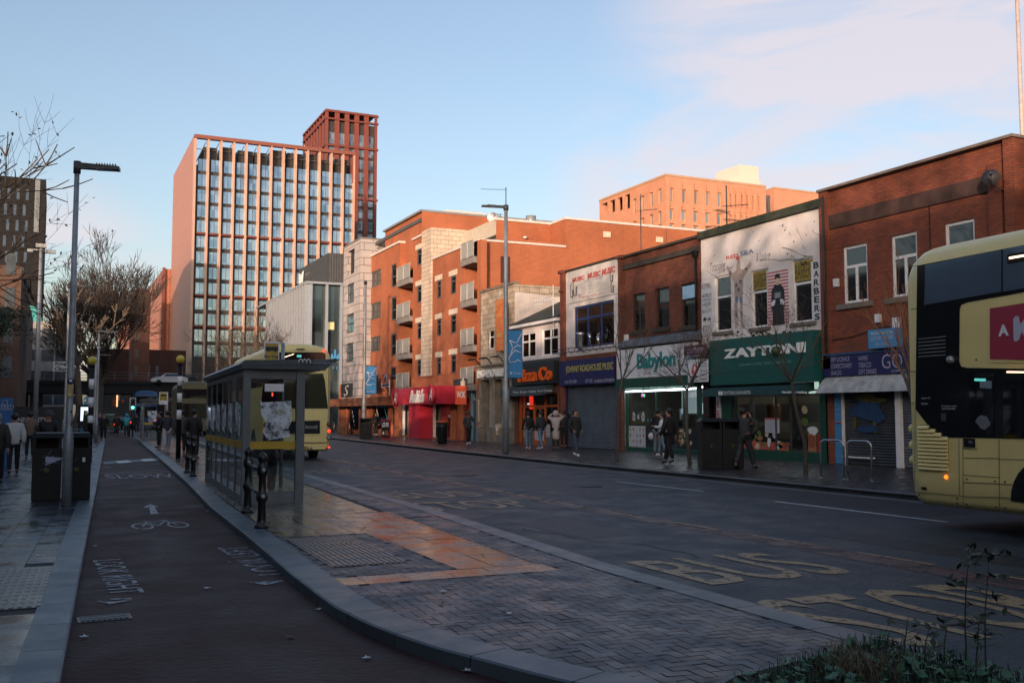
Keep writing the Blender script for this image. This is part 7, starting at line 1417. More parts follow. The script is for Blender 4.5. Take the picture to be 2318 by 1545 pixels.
def flag(label, P, H_, x0=-.3, w_=.42):
    t = thing('bus_stop_sign', label, 'bus stop sign', P, group='bus stop flags'); MB().lathe(P, [(.045, 0), (.045, H_)], 10).build('post', GALV, t); f = Fr(P + Vector((0, -.03, 0)), (1, 0, 0))
    b = MB().box(f, x0 - w_ * .5, x0 + w_ * .5, H_ - .62, H_ + .02, 0, .02).build('flag', WHITEP, t); MB().box(f, x0 - w_ * .42, x0 + w_ * .42, H_ - .42, H_ - .02, .021, .025).build('yellow_panel', pm('gold stop panel', (.42, .30, .05), .5), b)
    m = MB(); m.box(f, x0 - .14, x0 + .14, H_ - .19, H_ - .10, .026, .03); m.lathe(f(x0 - .08, H_ - .20, .026), [(0, 0), (.022, 0), (.022, .004)], 8, axis=f.N); m.lathe(f(x0 + .08, H_ - .20, .026), [(0, 0), (.022, 0), (.022, .004)], 8, axis=f.N); m.build('bus_symbol', BLACKL, b)
    text('Bus Stop', f, x0 - .16, x0 + .16, H_ - .37, H_ - .28, BLACKL, b, w=.026, bold=.02); text('Oxford Road', f, x0 - .17, x0 + .02, H_ - .50, H_ - .465, SKYB, b, w=.021); text('All Saints Park', f, x0 - .17, x0 + .04, H_ - .56, H_ - .525, SKYB, b, w=.021)
P = CAMP + cdir(638, 938) * 22.5; P.z = UPZ; flag('nearer bus stop flag on a pole rising above the long shelter roof', P, 3.22, x0=-.26, w_=.34)
P = CAMP + cdir(378, 938) * 52; P.z = UPZ; flag('smaller distant bus stop flag beyond the right crossing beacon', P, 2.75, x0=-.2, w_=.42)
# litter bins
def bins(label, P, U_, w_, d_, h, name='litter_bin', two=True, poster=False, top=0.1):
    t = thing(name, label, 'litter bin', P, group='black litter bins'); f = Fr(P, U_); hw = w_ / (2 if two else 1); k_ = 2 if two else 1
    for k in range(k_):
        a = k * hw; m = MB(); m.box(f, a + .01, a + hw - .01, .03, h * .78, -d_, 0); m.build('body', BLACK, t); m = MB()
        m.box(f, a + .02, a + .07, h * .78, h * .93, -d_ + .02, -.02); m.box(f, a + hw - .07, a + hw - .02, h * .78, h * .93, -d_ + .02, -.02); m.box(f, a + .07, a + hw - .07, h * .78, h * .93, -d_ + .02, -d_ + .06); m.build('aperture_frame', BLACK, t)
        MB().lathe(f(a + hw / 2, h * .45, .002), [(0, 0), (.05, 0), (.05, .004), (0, .004)], 10, axis=f.N).build('crest', pm('dull gold crest', (.10, .07, .02), .5), t)
    m = MB(); m.hexa([f(-.02, h * .93, -d_ - .02), f(w_ + .02, h * .93, -d_ - .02), f(w_ + .02, h * .93, .02), f(-.02, h * .93, .02), f(.05, h, -d_ + .04), f(w_ - .05, h, -d_ + .04), f(w_ - .05, h, -.05), f(.05, h, -.05)]); m.build('lid', BLACK, t)
    MB().box(f, .05, w_ - .05, 0, .03, -d_ + .04, -.04).build('plinth', BLACK, t)
    return t, f
t, f = bins('large black litter bin behind the nearest lamp post, with torn white posters', G(68, 1136, UPZ), (1, -.02, 0), 1.02, .75, 1.26)
m = MB(); m.face([f(.22, .66, .004), f(.52, .78, .004), f(.52, .80, .004), f(.23, .83, .004), f(.23, .74, .004), f(.26, .72, .004)]); m.build('torn_poster', pm('torn lilac poster', (.36, .38, .52), .7), t); boxp('torn_poster', WHITEP, t, f, .86, .91, .72, .80, .004, .006); boxp('notice', GALV, t, f, .5, .7, .98, 1.13, .004, .01)
rs = random.Random(12); m = MB()
for k in range(14):
    a = rs.uniform(.2, .75); b_ = rs.uniform(.45, .9); m.tube([f(a, b_, .004), f(a + rs.uniform(-.06, .06), b_ + rs.uniform(-.08, .08), .004), f(a + rs.uniform(-.1, .1), b_ + rs.uniform(-.1, .1), .004)], .0035, 4)
m.build('scratched_graffiti', GALV, t)
bins('pair of black litter bins on the far pavement outside the teal shawarma shop', G(1588, 1062, .12), (1, -.45, 0), 1.25, .6, 1.48)
P = G(813, 992, .12); bins('square black litter bin below the distant blue banner', P, (1, -.3, 0), .85, .7, 1.35, two=False)
P = G(1001, 1003, .12); t = thing('round_litter_bin', 'round dark bin with an orange rim outside the red chicken shop', 'litter bin', P, group='black litter bins'); MB().lathe(P, [(.22, 0), (.25, .05), (.27, .75), (.29, .85), (.30, 1.12)], 16).build('body', BLACK, t); MB().lathe(P, [(.30, 1.12), (.34, 1.14), (.34, 1.22), (.25, 1.26), (.0, 1.27)], 18).build('rim', pm('dull orange rim', (.40, .07, .02), .5), t)
# cycle stands
def hoop(label, x0, x1, yb, yt):
    a, b = G(x0, yb, .12), G(x1, yb + 3, .12); h = .95; t = thing('cycle_stand', label, 'cycle stand', a, group='steel cycle stands'); d = (b - a).normalized(); m = MB(); r = .14
    pts = [a, a + Vector((0, 0, h - r))] + [a + d * (r - r * cos(k * pi / 10)) + Vector((0, 0, h - r + r * sin(k * pi / 10))) for k in range(1, 6)] + [b - d * (r - r * sin(k * pi / 10)) + Vector((0, 0, h - r + r * cos(k * pi / 10))) for k in range(0, 5)] + [b + Vector((0, 0, h - r)), b]
    m.tube(pts, .028, 8); m.build('hoop', STEEL, t); m = MB(); m.lathe(a, [(.06, 0), (.06, .01), (0, .01)], 10); m.lathe(b, [(.06, 0), (.06, .01), (0, .01)], 10); m.build('foot_plate', STEEL, t)
hoop('left steel cycle stand in front of the light blue poster panel', 1859, 1911, 1082, 1024)
hoop('right steel cycle stand in front of the graffiti covered shutter', 1919, 1974, 1086, 1028)
# advert screen, blue totem, traffic light, bicycle, car, taxi
P = CAMP + cdir(193, 938) * 60; P.z = UPZ; t = thing('advert_screen', 'lit street advertising screen showing a helmeted figure, by the left lamp posts', 'advertising screen', P); f = Fr(P, (1, 0, 0)); q = R4(f, 182, 952, 207, 921)
boxp('cabinet', BLACK, t, f, q[0] - .12, q[1] + .12, 0, q[3] + .15, -.25, 0); s_ = boxp('screen', emis('lit white screen', (.62, .70, .85), .9), t, f, *q, .001, .01); m = MB(); c = (q[0] + q[1]) / 2; h = q[3] - q[2]
m.face([f(c - .2 * h, q[2], .012), f(c + .28 * h, q[2], .012), f(c + .25 * h, q[2] + .35 * h, .012), f(c + .12 * h, q[2] + .55 * h, .012), f(c + .12 * h, q[2] + .72 * h, .012), f(c - .15 * h, q[2] + .78 * h, .012), f(c - .17 * h, q[2] + .5 * h, .012)]); m.build('pictured_figure', BLACK, s_); blobs(f, s_, 'pictured_face', [(c, q[2] + .55 * h, .10 * h, .12 * h, 'printed cream')], w=.014)
P = CAMP + cdir(196, 938) * 66; P.z = UPZ; t = thing('street_banner_post', 'tilted blue banners on a post above the advertising screen', 'banner', P); f = Fr(P, (1, 0, 0)); m = MB(); q = R4(f, 189, 920, 199, 908); m.box(f, *q, 0, .03); q = R4(f, 189, 906, 199, 898); m.hexa([f(q[0], q[2], 0), f(q[1], q[2] + .2, 0), f(q[1], q[3] + .1, 0), f(q[0], q[3] - .1, 0), f(q[0], q[2], .03), f(q[1], q[2] + .2, .03), f(q[1], q[3] + .1, .03), f(q[0], q[3] - .1, .03)]); m.build('banner', SKYB, t); MB().tube([P, f(q[1], q[3], 0) * 1], .04, 6).build('post', GALV, t)
P = CAMP + cdir(14, 938) * 30; P.z = UPZ; t = thing('blue_totem', 'tall blue university information totem with a white molecule logo at the left edge', 'information sign', P); f = Fr(P, (1, 0, 0)); q0 = onfr(f, 29, 930)[0]; h = onfr(f, 14, 900)[1]; bd = boxp('panel', pm('totem blue', (.02, .12, .33), .4, noise=.1), t, f, q0 - .9, q0, 0, h, -.12, 0)
for dx, dz in ((-.08, 0), (.08, 0), (0, .14), (-.16, .0), (.16, 0), (0, -.0)): MB().tube([f(q0 - .22 + dx + .08 * cos(k * pi / 3 + pi / 6), h - .28 + dz + .08 * sin(k * pi / 3 + pi / 6), .006) for k in range(7)], .006, 4).build('molecule_logo', WHITEP, bd)
P = CAMP + cdir(301, 938) * 72; P.z = UPZ; t = thing('traffic_light', 'traffic light showing green beside the far shelter', 'traffic light', P); f = Fr(P, (1, 0, 0)); q = R4(f, 295, 926, 306, 902); MB().tube([P, P + Vector((0, 0, q[2]))], .05, 8).build('pole', BLACK, t); MB().box(f, q[0] - .06, q[1] + .06, q[2] - .06, q[3] + .06, -.03, 0).build('backing_board', pm('white edged board', (.5, .5, .5), .5), t); MB().box(f, q[0], q[1], q[2], q[3], .001, .06).build('housing', BLACK, t); c = ((q[0] + q[1]) / 2, q[2] + .13)
for k, mt in enumerate((emis('green signal', (.05, 1, .75), 5), BLACKL, BLACKL)): MB().lathe(f(c[0], c[1] + k * .24, .06), [(0, .03), (.09, .02), (.1, 0)], 12, axis=f.N).build('signal_lens', mt, t)
def wheelm(m, c, r, ax, th=.02): 
    f = Vector(ax).normalized(); a = Vector((0, 0, 1)); b = f.cross(a)
    m.tube([c + a * (r * cos(k * pi / 10)) + b * (r * sin(k * pi / 10)) for k in range(21)], th, 5)
def bicycle(label, P, dirv, col, group=None):
    d = Vector(dirv).normalized(); s = Vector((-d.y, d.x, 0)); t = thing('bicycle', label, 'bicycle', P, group=group); pt = lambda u, z, w=0: P + d * u + s * w + Vector((0, 0, z))
    for u in (0, 1.05): w = MB(); wheelm(w, pt(u, .34), .32, s, .022); o = w.build('wheel', TYRE, t); w = MB(); [w.tube([pt(u, .34), pt(u + .31 * cos(k * pi / 5), .34 + .31 * sin(k * pi / 5))], .003, 3) for k in range(10)]; w.build('spokes', GALV, o)
    m = MB(); [m.tube([pt(*a), pt(*b)], .018, 6) for a, b in (((0, .34), (.25, .85)), ((.25, .85), (.85, .85)), ((.85, .85), (.55, .32)), ((.55, .32), (.25, .8)), ((.55, .32), (0, .34)), ((1.05, .34), (.82, .98)))]; m.build('frame', col, t)
    m = MB(); m.tube([pt(.8, 1.0, -.25), pt(.82, 1.02, 0), pt(.8, 1.0, .25)], .015, 6); m.build('handlebar', BLACK, t); m = MB(); m.hexa([pt(.05, .92, -.03), pt(.33, .93, -.06), pt(.33, .93, .06), pt(.05, .92, .03), pt(.08, .96, -.03), pt(.36, .98, -.05), pt(.36, .98, .05), pt(.08, .96, .03)]); m.build('saddle', BLACK, t); return t
P = CAMP + cdir(199, 938) * 52; P.z = UPZ; bicycle('bicycle with a bright blue frame parked by the left lamp posts', P + Vector((-1.1, .2, 0)), (1, -.25, 0), pm('bright blue frame', (.03, .25, .36), .3))
def car(label, P, d, col, lights=True, group=None, name='car', taxi=False):
    d = Vector(d).normalized(); s = Vector((-d.y, d.x, 0)); t = thing(name, label, 'car', P, group=group); f = Fr(P, d, (0, 0, 1)); L_ = 4.4
    pr = [(0, .35), (0, .75), (.1, .95), (.55, 1.05), (1.1, 1.45), (2.6, 1.50), (3.3, 1.05), (4.1, .92), (4.4, .7), (4.4, .35)] if not taxi else [(0, .35), (0, .9), (.15, 1.15), (.5, 1.7), (2.7, 1.75), (3.3, 1.15), (4.2, 1.05), (4.4, .8), (4.4, .35)]
    m = MB(); n = len(pr); 
    for w0, w1, sc0, sc1 in ((-.9, -.8, .9, 1),): pass
    def ringv(w, inset): return [f(a, b if b < 1.1 else 1.1 + (b - 1.1) * 1.0, w * (1 if b < 1.1 else inset)) for a, b in pr]
    A = ringv(-.88, .76); B = ringv(.88, .76); i = len(m.v); m.v += [tuple(p) for p in A + B]; m.f.append(tuple(range(n))); m.f.append(tuple(reversed(range(n, 2 * n)))); m.mi += [0, 0]; m.sm += [False] * 2
    for k in range(n): j = (k + 1) % n; m.f.append((k, n + k, n + j, j)); m.mi.append(0); m.sm.append(False)
    m.f = [tuple(reversed(q)) for q in m.f]; m.build('body', col, t)
    for sg in (-1, 1):
        w = .885 * sg; m = MB(); P_ = [(.75, 1.12), (1.2, 1.40), (2.55, 1.44), (3.05, 1.12)]; P2 = [f(a, b, (w if b < 1.2 else w * .79) + .02 * sg) for a, b in P_]; m.face(P2 if sg > 0 else list(reversed(P2))); m.build('side_window', BGL, t)
    for u in (.8, 3.55):
        for sg in (-1, 1): MB().lathe(f(u, .33, .80 * sg), [(0, -.1), (.32, -.1), (.32, .1), (.2, .105), (0, .105)], 16, axis=f.N).build('wheel', TYRE, t)
    rr = Fr(P - d * .0, -s if False else s * -1); rf = Fr(P, d.cross(Vector((0, 0, 1)))); 
    for sg in (-1, 1):
        c = P - d * .01 + s * (.68 * sg) + Vector((0, 0, .82)); MB().ball(c, .09, 8).build('tail_lamp', MATS['red tail lamp'] if lights else REDL, t)
        c = P + d * 4.4 + s * (.62 * sg) + Vector((0, 0, .68)); MB().ball(c, .08, 8).build('headlamp', pm('headlamp glass', (.7, .72, .75), .2), t)
    m = MB(); P3 = [P - d * -.12 + s * -.66 + Vector((0, 0, 1.0)), P + d * .12 + s * .66 + Vector((0, 0, 1.0)), P + d * .95 + s * .6 + Vector((0, 0, 1.42)), P + d * .95 + s * -.6 + Vector((0, 0, 1.42))]; m.face([p + Vector((-d.x * .1, -d.y * .1, .07)) for p in P3]); m.build('rear_window', BGL, t)
    return t
q = onfr(Fr((0, 133.5, 0), (1, 0, 0)), 427, 866); car('white estate car crossing the flyover', Vector((q[0], 134.0 + 1.2, 5.5)), (-1, 0, 0), pm('white car paint', (.7, .72, .75), .25, noise=.02), lights=False); bpy.data.objects['car'].scale = (1.0, 1, 1)
q = onfr(Fr((0, 136, 0), (1, 0, 0)), 455, 866); car('dark car behind the white estate on the flyover', Vector((q[0], 138.5, 5.5)), (-1, 0, 0), BLACK, lights=False)
P = CAMP + cdir(243, 938) * 92; P.z = 0; car('black taxi with red tail lamps driving away under the flyover', P, (.03, 1, 0), pm('taxi black green', (.03, .04, .02), .3), taxi=True, group='vehicles under the flyover')
P = CAMP + cdir(262, 938) * 125; P.z = 0; car('dark car with red tail lamps ahead of the taxi', P, (.03, 1, 0), BLACK, group='vehicles under the flyover')
P = CAMP + cdir(282, 938) * 118; P.z = 0; car('dark hatchback queueing to the right of the taxi', P, (.03, 1, 0), BLACK, group='vehicles under the flyover')
P = CAMP + cdir(222, 938) * 150; P.z = 0; t = car('oncoming car with white headlamps far under the flyover', P + Vector((0, 4, 0)), (-.03, -1, 0), BLACK, lights=False, group='vehicles under the flyover')
for o in t.children:
    if o.name.startswith('headlamp'): o.data.materials[0] = emis('lit headlamp', (.9, .95, 1), 5)
# ================================================================== TREES
BARK = pm('bare bark', (.085, .070, .055), .85, noise=.35, scale=6, bump=.4); TWIG = pm('bare twigs', (.10, .075, .055), .8, noise=.3, scale=3); TWIGR = pm('red brown twigs', (.30, .14, .07), .8, noise=.2)
def tree(label, P, H_, spread, seed, r0=.14, levels=5, fork=.3, up=.5, mat=BARK, twig=TWIG, name='bare_tree', group=None, nb=3, leaves=None, lean=(0, 0), first=5, minr=.006, shrink=.66, tn=3):
    rs = random.Random(seed); t = thing(name, label, 'tree', P, group=group); tr = MB(); cr = MB(); lf = MB(); P = Vector(P)
    def br(p, d, ln, r, lv):
        n = 3 if lv > 1 else 2; pts = [p]; rr = [r]; q = p; dd = d.copy()
        for k in range(n):
            dd = (dd + Vector((rs.gauss(0, .12), rs.gauss(0, .12), rs.gauss(0, .06) + up * .09))).normalized(); q = q + dd * (ln / n); pts.append(q); rr.append(max(minr * .6, r * (1 - .38 * (k + 1) / n)))
        (tr if lv >= levels - 1 else cr).tube(pts, rr, 8 if lv >= levels - 1 else (4 if lv > 1 else tn), caps=False)
        if lv <= 0:
            if leaves and rs.random() < leaves[0]:
                for _ in range(leaves[1]):
                    c = pts[rs.randint(1, len(pts) - 1)] + Vector((rs.gauss(0, .12), rs.gauss(0, .12), rs.gauss(0, .12))); a = Vector((rs.gauss(0, 1), rs.gauss(0, 1), rs.gauss(0, 1))).normalized() * leaves[2]; b = a.orthogonal().normalized() * leaves[2] * .6
                    lf.face([c - a, c - b, c + a, c + b])
            return
        k = first if lv == levels else nb
        for i in range(k):
            j = rs.randint(1, n) if lv < levels else n; base = pts[j] if i else pts[-1]
            ax = dd.orthogonal().normalized(); ax.rotate(Matrix.Rotation(2 * pi * i / k + rs.uniform(-.5, .5), 3, dd)); a = spread * rs.uniform(.6, 1.25) * (1 if i or lv == levels else .4)
            nd = (dd * cos(a) + ax * sin(a)).normalized(); br(base, nd, ln * shrink * rs.uniform(.8, 1.2), max(minr, rr[j if i else -1] * .68), lv - 1)
    d0 = Vector((lean[0], lean[1], 1)).normalized(); br(P, d0, H_ * fork, r0, levels)
    tr.build('trunk', mat, t); cr.build('crown', twig, t)
    if leaves and lf.f: lf.build('leaves', leaves[3], t)
    return t
def atd(x, d, z): P = CAMP + cdir(x, 938) * d; P.z = z; return P
tree('young bare street tree in front of the music shop shutter', G(1397, 1043, .12), 5.6, .5, 3, r0=.06, levels=5, fork=.50, nb=3, minr=.0035, group='young bare street trees on the far pavement', shrink=.5)
tree('young bare street tree in front of the white Babylon sign, beside the twin bins', G(1562, 1052, .12), 5.4, .75, 9, r0=.07, levels=5, fork=.44, nb=4, minr=.0035, group='young bare street trees on the far pavement', shrink=.56)
tree('young bare street tree in front of the teal shawarma shop', G(1824, 1072, .12), 5.6, .7, 5, r0=.062, levels=5, fork=.46, nb=3, minr=.0035, group='young bare street trees on the far pavement', shrink=.58)
tree('young street tree with upright red brown twigs showing behind the large bus', Vector((17.7, 16.5, .12)), 5.6, .33, 8, r0=.10, levels=5, fork=.36, nb=3, twig=TWIGR, minr=.004, group='young bare street trees on the far pavement', shrink=.62, up=1.2)
tree('large dense bare tree spreading above the flyover, left of the red tower', atd(222, 112, 0), 23.5, .50, 21, r0=.55, twig=pm('grey bare twigs', (.055, .045, .04), .85, noise=.3), levels=7, fork=.21, nb=3, first=9, minr=.028, shrink=.76, up=.9)
tree('pollarded bare tree with stubby limbs left of the large tree', atd(172, 95, 0), 15, .6, 14, r0=.4, levels=4, fork=.42, nb=3, minr=.10, shrink=.6)
tree('mid sized bare tree in front of the red office tower', atd(545, 120, 0), 15, .6, 31, r0=.3, levels=6, fork=.28, nb=3, first=6, minr=.024, shrink=.74)
LEAFD = pm('dark autumn leaves', (.045, .045, .022), .7, noise=.5, scale=2, c2=(.11, .06, .018)); LEAFG = pm('dark green leaves', (.022, .035, .012), .7, noise=.6, scale=2)
tree('branches of an autumn tree with seed balls and last leaves at the left edge', atd(-450, 24, UPZ), 10.2, .75, 77, r0=.2, levels=6, fork=.30, nb=4, first=6, minr=.005, name='leafy_tree', leaves=(.22, 3, .055, LEAFD), shrink=.72)
tree('dark green leafy tree in the shadow at the left edge above the blue totem', atd(-165, 48, UPZ), 8.5, .7, 41, r0=.2, levels=6, fork=.30, nb=3, first=6, minr=.012, name='leafy_tree', leaves=(.9, 9, .09, LEAFG), shrink=.70)
# trees on the near side whose branches dapple the sun
PLN = ['nearest the back of the street', 'beside the viewpoint', 'just ahead of the viewpoint', 'opposite the green shopfront', 'opposite the music shop', 'opposite the apartment block']
for i, (x, y, h) in enumerate(((-9, -13, 21), (-8.5, 1, 19), (-9, 10, 17), (-8.5, 20, 17), (-8.8, 30, 18), (-8.7, 42, 17))):
    tree('bare plane tree across the street, outside the picture, ' + PLN[i], Vector((x, y, .1)), h, .6, 50 + i, r0=.3, levels=5, fork=.30, nb=3, first=6, minr=.035, group='plane trees across the street', shrink=.74)
# ================================================================== PEOPLE
SKIN = pm('skin', (.36, .19, .13), .55, noise=.05); SKIND = pm('brown skin', (.16, .08, .05), .55, noise=.05)
def skinmesh(name, verts, edges, radii, mat, parent, sub=1, root=0):
    me = bpy.data.meshes.new('t'); me.from_pydata([tuple(v) for v in verts], edges, []); ob = bpy.data.objects.new('t', me); COL.objects.link(ob)
    md = ob.modifiers.new('s', 'SKIN'); md.use_smooth_shade = True
    sv = me.skin_vertices[0].data
    for i, r in enumerate(radii): sv[i].radius = r if hasattr(r, '__len__') else (r, r); sv[i].use_root = (i == root)
    m2 = ob.modifiers.new('u', 'SUBSURF'); m2.levels = sub; m2.render_levels = sub
    dg = bpy.context.evaluated_depsgraph_get(); nm = bpy.data.meshes.new_from_object(ob.evaluated_get(dg)); bpy.data.objects.remove(ob); bpy.data.meshes.remove(me)
    nm.name = name; nm.materials.clear(); nm.materials.append(mat); o = bpy.data.objects.new(name, nm); COL.objects.link(o); o.parent = parent; ORG[o.name] = ORG[parent.name]; nm.polygons.foreach_set('use_smooth', [True] * len(nm.polygons)); return o
def person(label, P, face, H_=1.72, coat=BLACK, legs=None, hair=BLACKL, stride=.0, arms=('d', 'd'), coatlen=.0, hood=False, skin=SKIN, shoes=None, bag=None, hat=None, bend=0, group='pedestrians', puffy=1.0, scarf=None, legw=1.0):
    t = thing('person', label, 'person', P, group=group); k = H_ / 1.72; a = face; F = Vector((sin(a), cos(a), 0)); S = Vector((cos(a), -sin(a), 0)); P = Vector(P)
    def q(s, f, z): return (F * (f + bend * max(0, z - .9) ) + S * s + Vector((0, 0, z))) * k
    hip = .92; st = stride
    J = {'pel': q(0, 0, .96), 'sp': q(0, 0, 1.15), 'ch': q(0, 0, 1.34), 'nk': q(0, .005, 1.47), 'hd0': q(0, .02, 1.55), 'hd1': q(0, .025, 1.62), 'hd2': q(0, .02, 1.68)}
    for sg, n in ((-1, 'l'), (1, 'r')):
        s_ = st * sg; J['hip' + n] = q(.09 * sg, 0, hip - .02); J['kn' + n] = q(.10 * sg, s_ * .5 + .03, .50); J['an' + n] = q(.10 * sg, s_, .09 + (.05 if s_ < -.1 else 0)); J['to' + n] = q(.11 * sg, s_ + .15, .04)
        J['sh' + n] = q(.18 * sg, 0, 1.39); ar = arms[0 if sg < 0 else 1]
        if ar == 'd': J['el' + n] = q(.25 * sg, -s_ * .4 - .02, 1.12); J['wr' + n] = q(.25 * sg, -s_ * .8 + .05, .89)
        elif ar == 'p': J['el' + n] = q(.27 * sg, -.06, 1.13); J['wr' + n] = q(.20 * sg, .10, .98)
        elif ar == 'u': J['el' + n] = q(.26 * sg, .14, 1.22); J['wr' + n] = q(.10 * sg, .16, 1.50)
        elif ar == 'h': J['el' + n] = q(.34 * sg, .05, 1.45); J['wr' + n] = q(.14 * sg, .06, 1.62)
        elif ar == 'f': J['el' + n] = q(.23 * sg, .08, 1.15); J['wr' + n] = q(.12 * sg, .30, 1.20)
    names = list(J); V = [P * 0 + J[n] for n in names]; ix = {n: i for i, n in enumerate(names)}
    E = [('pel', 'sp'), ('sp', 'ch'), ('ch', 'nk'), ('nk', 'hd0'), ('hd0', 'hd1'), ('hd1', 'hd2')]
    for n in 'lr': E += [('pel', 'hip' + n), ('hip' + n, 'kn' + n), ('kn' + n, 'an' + n), ('an' + n, 'to' + n), ('ch', 'sh' + n), ('sh' + n, 'el' + n), ('el' + n, 'wr' + n)]
    R = {'pel': .125, 'sp': .12, 'ch': .135, 'nk': .055, 'hd0': .075, 'hd1': .088, 'hd2': .07}
    for n in 'lr': R.update({'hip' + n: .085, 'kn' + n: .055, 'an' + n: .038, 'to' + n: .035, 'sh' + n: .055, 'el' + n: .04, 'wr' + n: .026})
    ex = []
    for n in 'lr':      # palm, four fingers and a thumb
        w = J['wr' + n]; d = (w - J['el' + n]).normalized(); o = d.cross(F).normalized() if abs(d.dot(F)) < .9 else S; c = d.cross(o).normalized()
        names.append('pm' + n); V.append(w + d * .06 * k); R['pm' + n] = .03; E.append(('wr' + n, 'pm' + n))
        for i in range(4):
            nm = 'f%s%d' % (n, i); L1 = (.065, .08, .075, .055)[i]; names.append(nm); V.append(w + (d * (.075 + L1) + c * (.018 * (i - 1.5)) + o * .012) * k); R[nm] = .008; names.append(nm + 'b'); V.append(w + (d * .09 + c * (.016 * (i - 1.5))) * k); R[nm + 'b'] = .010; E += [('pm' + n, nm + 'b'), (nm + 'b', nm)]
        nm = 't' + n; names.append(nm); V.append(w + (d * .07 + c * -.05) * k); R[nm] = .010; E.append(('pm' + n, nm))
    ix = {n: i for i, n in enumerate(names)}
    skinmesh('body', V, [(ix[a_], ix[b_]) for a_, b_ in E], [R[n] * k for n in names], skin, t)
    def sub(name, ns, es, rr, mat, sb=1): ii = {n: i for i, n in enumerate(ns)}; return skinmesh(name, [J[n] if n in J else EXV[n] for n in ns], [(ii[a_], ii[b_]) for a_, b_ in es], [(r_[0] * k, r_[1] * k) if hasattr(r_, '__len__') else r_ * k for r_ in rr], mat, t, sb)
    EXV = {'hem': q(0, 0, .82 - coatlen), 'hm2': q(0, 0, .95), 'cl': q(0, .0, 1.49)}
    g = puffy
    ns = ['ch', 'cl', 'sp', 'hm2', 'hem', 'shl', 'ell', 'wrl', 'shr', 'elr', 'wrr']
    sub('coat', ns, [('ch', 'cl'), ('ch', 'sp'), ('sp', 'hm2'), ('hm2', 'hem'), ('ch', 'shl'), ('shl', 'ell'), ('ell', 'wrl'), ('ch', 'shr'), ('shr', 'elr'), ('elr', 'wrr')], [.17 * g, .085, .165 * g, .165 * g, .175 * g, .088 * g, .068 * g, .052 * g, .088 * g, .068 * g, .052 * g], coat)
    lm = legs or pm('dark jeans', (.02, .025, .035), .8, noise=.15)
    EXV['cal'] = J['anl'] + Vector((0, 0, .03 * k)); EXV['car'] = J['anr'] + Vector((0, 0, .03 * k))
    sub('trousers', ['pel', 'hipl', 'knl', 'cal', 'hipr', 'knr', 'car'], [('pel', 'hipl'), ('hipl', 'knl'), ('knl', 'cal'), ('pel', 'hipr'), ('hipr', 'knr'), ('knr', 'car')], [.14, .10 * legw, .075 * legw, .062 * legw, .10 * legw, .075 * legw, .062 * legw], lm)
    sm = shoes or pm('dark shoes', (.02, .02, .022), .5)
    for n in 'lr':
        EXV['h'] = J['an' + n] - F * .05 * k + Vector((0, 0, -.045 * k)); EXV['t'] = J['to' + n] + Vector((0, 0, .0)); EXV['m'] = J['an' + n] + Vector((0, 0, -.01)) 
        sub('shoe', ['h', 'm', 't'], [('h', 'm'), ('m', 't')], [.042, .05, .045], sm)
    hc = q(0, -.005, 1.635); M = MB()
    if hood:
        M.ball(P + hc + Vector((0, 0, .0)) - F * .02 * k, .135 * k, 12, 1.12); M.build('hood', coat, t)
    elif hat: M.lathe(P + q(0, .0, 1.62), [(.16, 0), (.165, .015), (.115, .04), (.105, .13), (.0, .16)], 14); M.build('hat', hat, t)
    else:
        M.ball(P + hc - F * .035 * k + Vector((0, 0, .028)), .102 * k, 12, 1.05); o = M.build('hair', hair, t)
    fm = MB(); fc = P + q(0, .105, 1.60); fm.tube([fc, fc + F * .018 * k + Vector((0, 0, -.03 * k))], [.008, .014], 5); fm.build('nose', skin, t)
    em = MB()
    for sg in (-1, 1): em.ball(P + q(.033 * sg, .10, 1.615), .010, 6)
    em.build('eyes', BLACKL, t)
    em = MB(); em.tube([P + q(-.022, .103, 1.555), P + q(.022, .103, 1.555)], .005, 4); em.build('mouth', REDL, t)
    if bag:
        kind, bm_ = bag; M = MB()
        if kind == 'back': M.ball(P + q(0, -.22, 1.22), .17 * k, 12, 1.35); M.build('backpack', bm_, t)
        if kind == 'hand': M.ball(P + q(-.28, .08, .72), .13 * k, 10, 1.1); M.tube([P + q(-.28, .08, .84), P + q(-.26, .05, .9)], .02, 5); M.build('carrier_bag', bm_, t)
    for o in t.children:
        if o.name.split('.')[0] in ('body', 'coat', 'trousers', 'shoe'): pass
    return t
JEAN = pm('pale blue jeans', (.13, .19, .26), .8, noise=.15); JEAN2 = pm('grey blue jeans', (.17, .20, .24), .8, noise=.15); WSH = pm('white trainers', (.6, .62, .65), .5, noise=.05); CRC = pm('cream quilted coat', (.42, .36, .34), .7, noise=.1, scale=3); NAVC = pm('navy coat', (.018, .022, .032), .75, noise=.15)
BLKC = pm('black coat cloth', (.012, .012, .014), .8, noise=.2); GRYC = pm('dark grey coat', (.035, .037, .042), .8, noise=.2); WHC = pm('off white puffer', (.52, .50, .48), .7, noise=.12, scale=3); TEALC = pm('turquoise jacket', (.02, .30, .33), .6, noise=.1); PALET = pm('pale grey trousers', (.38, .40, .45), .8, noise=.1)
fp_ = lambda x, y: G(x, y, .12)
lp_ = lambda x, d: atd(x, d, UPZ)
W_ = pi / 2
person('hooded person in a grey hoodie walking towards us near the stone restaurant', fp_(1060, 1006), pi, 1.74, coat=GRYC, legs=BLKC, hood=True, stride=.12, arms=('u', 'p'), shoes=WSH, skin=SKIND)
person('long haired woman in a black jacket and jeans looking into the pizza shop', fp_(1196, 1017), .2, 1.68, coat=BLKC, legs=JEAN, stride=.12, shoes=WSH, arms=('d', 'd'))
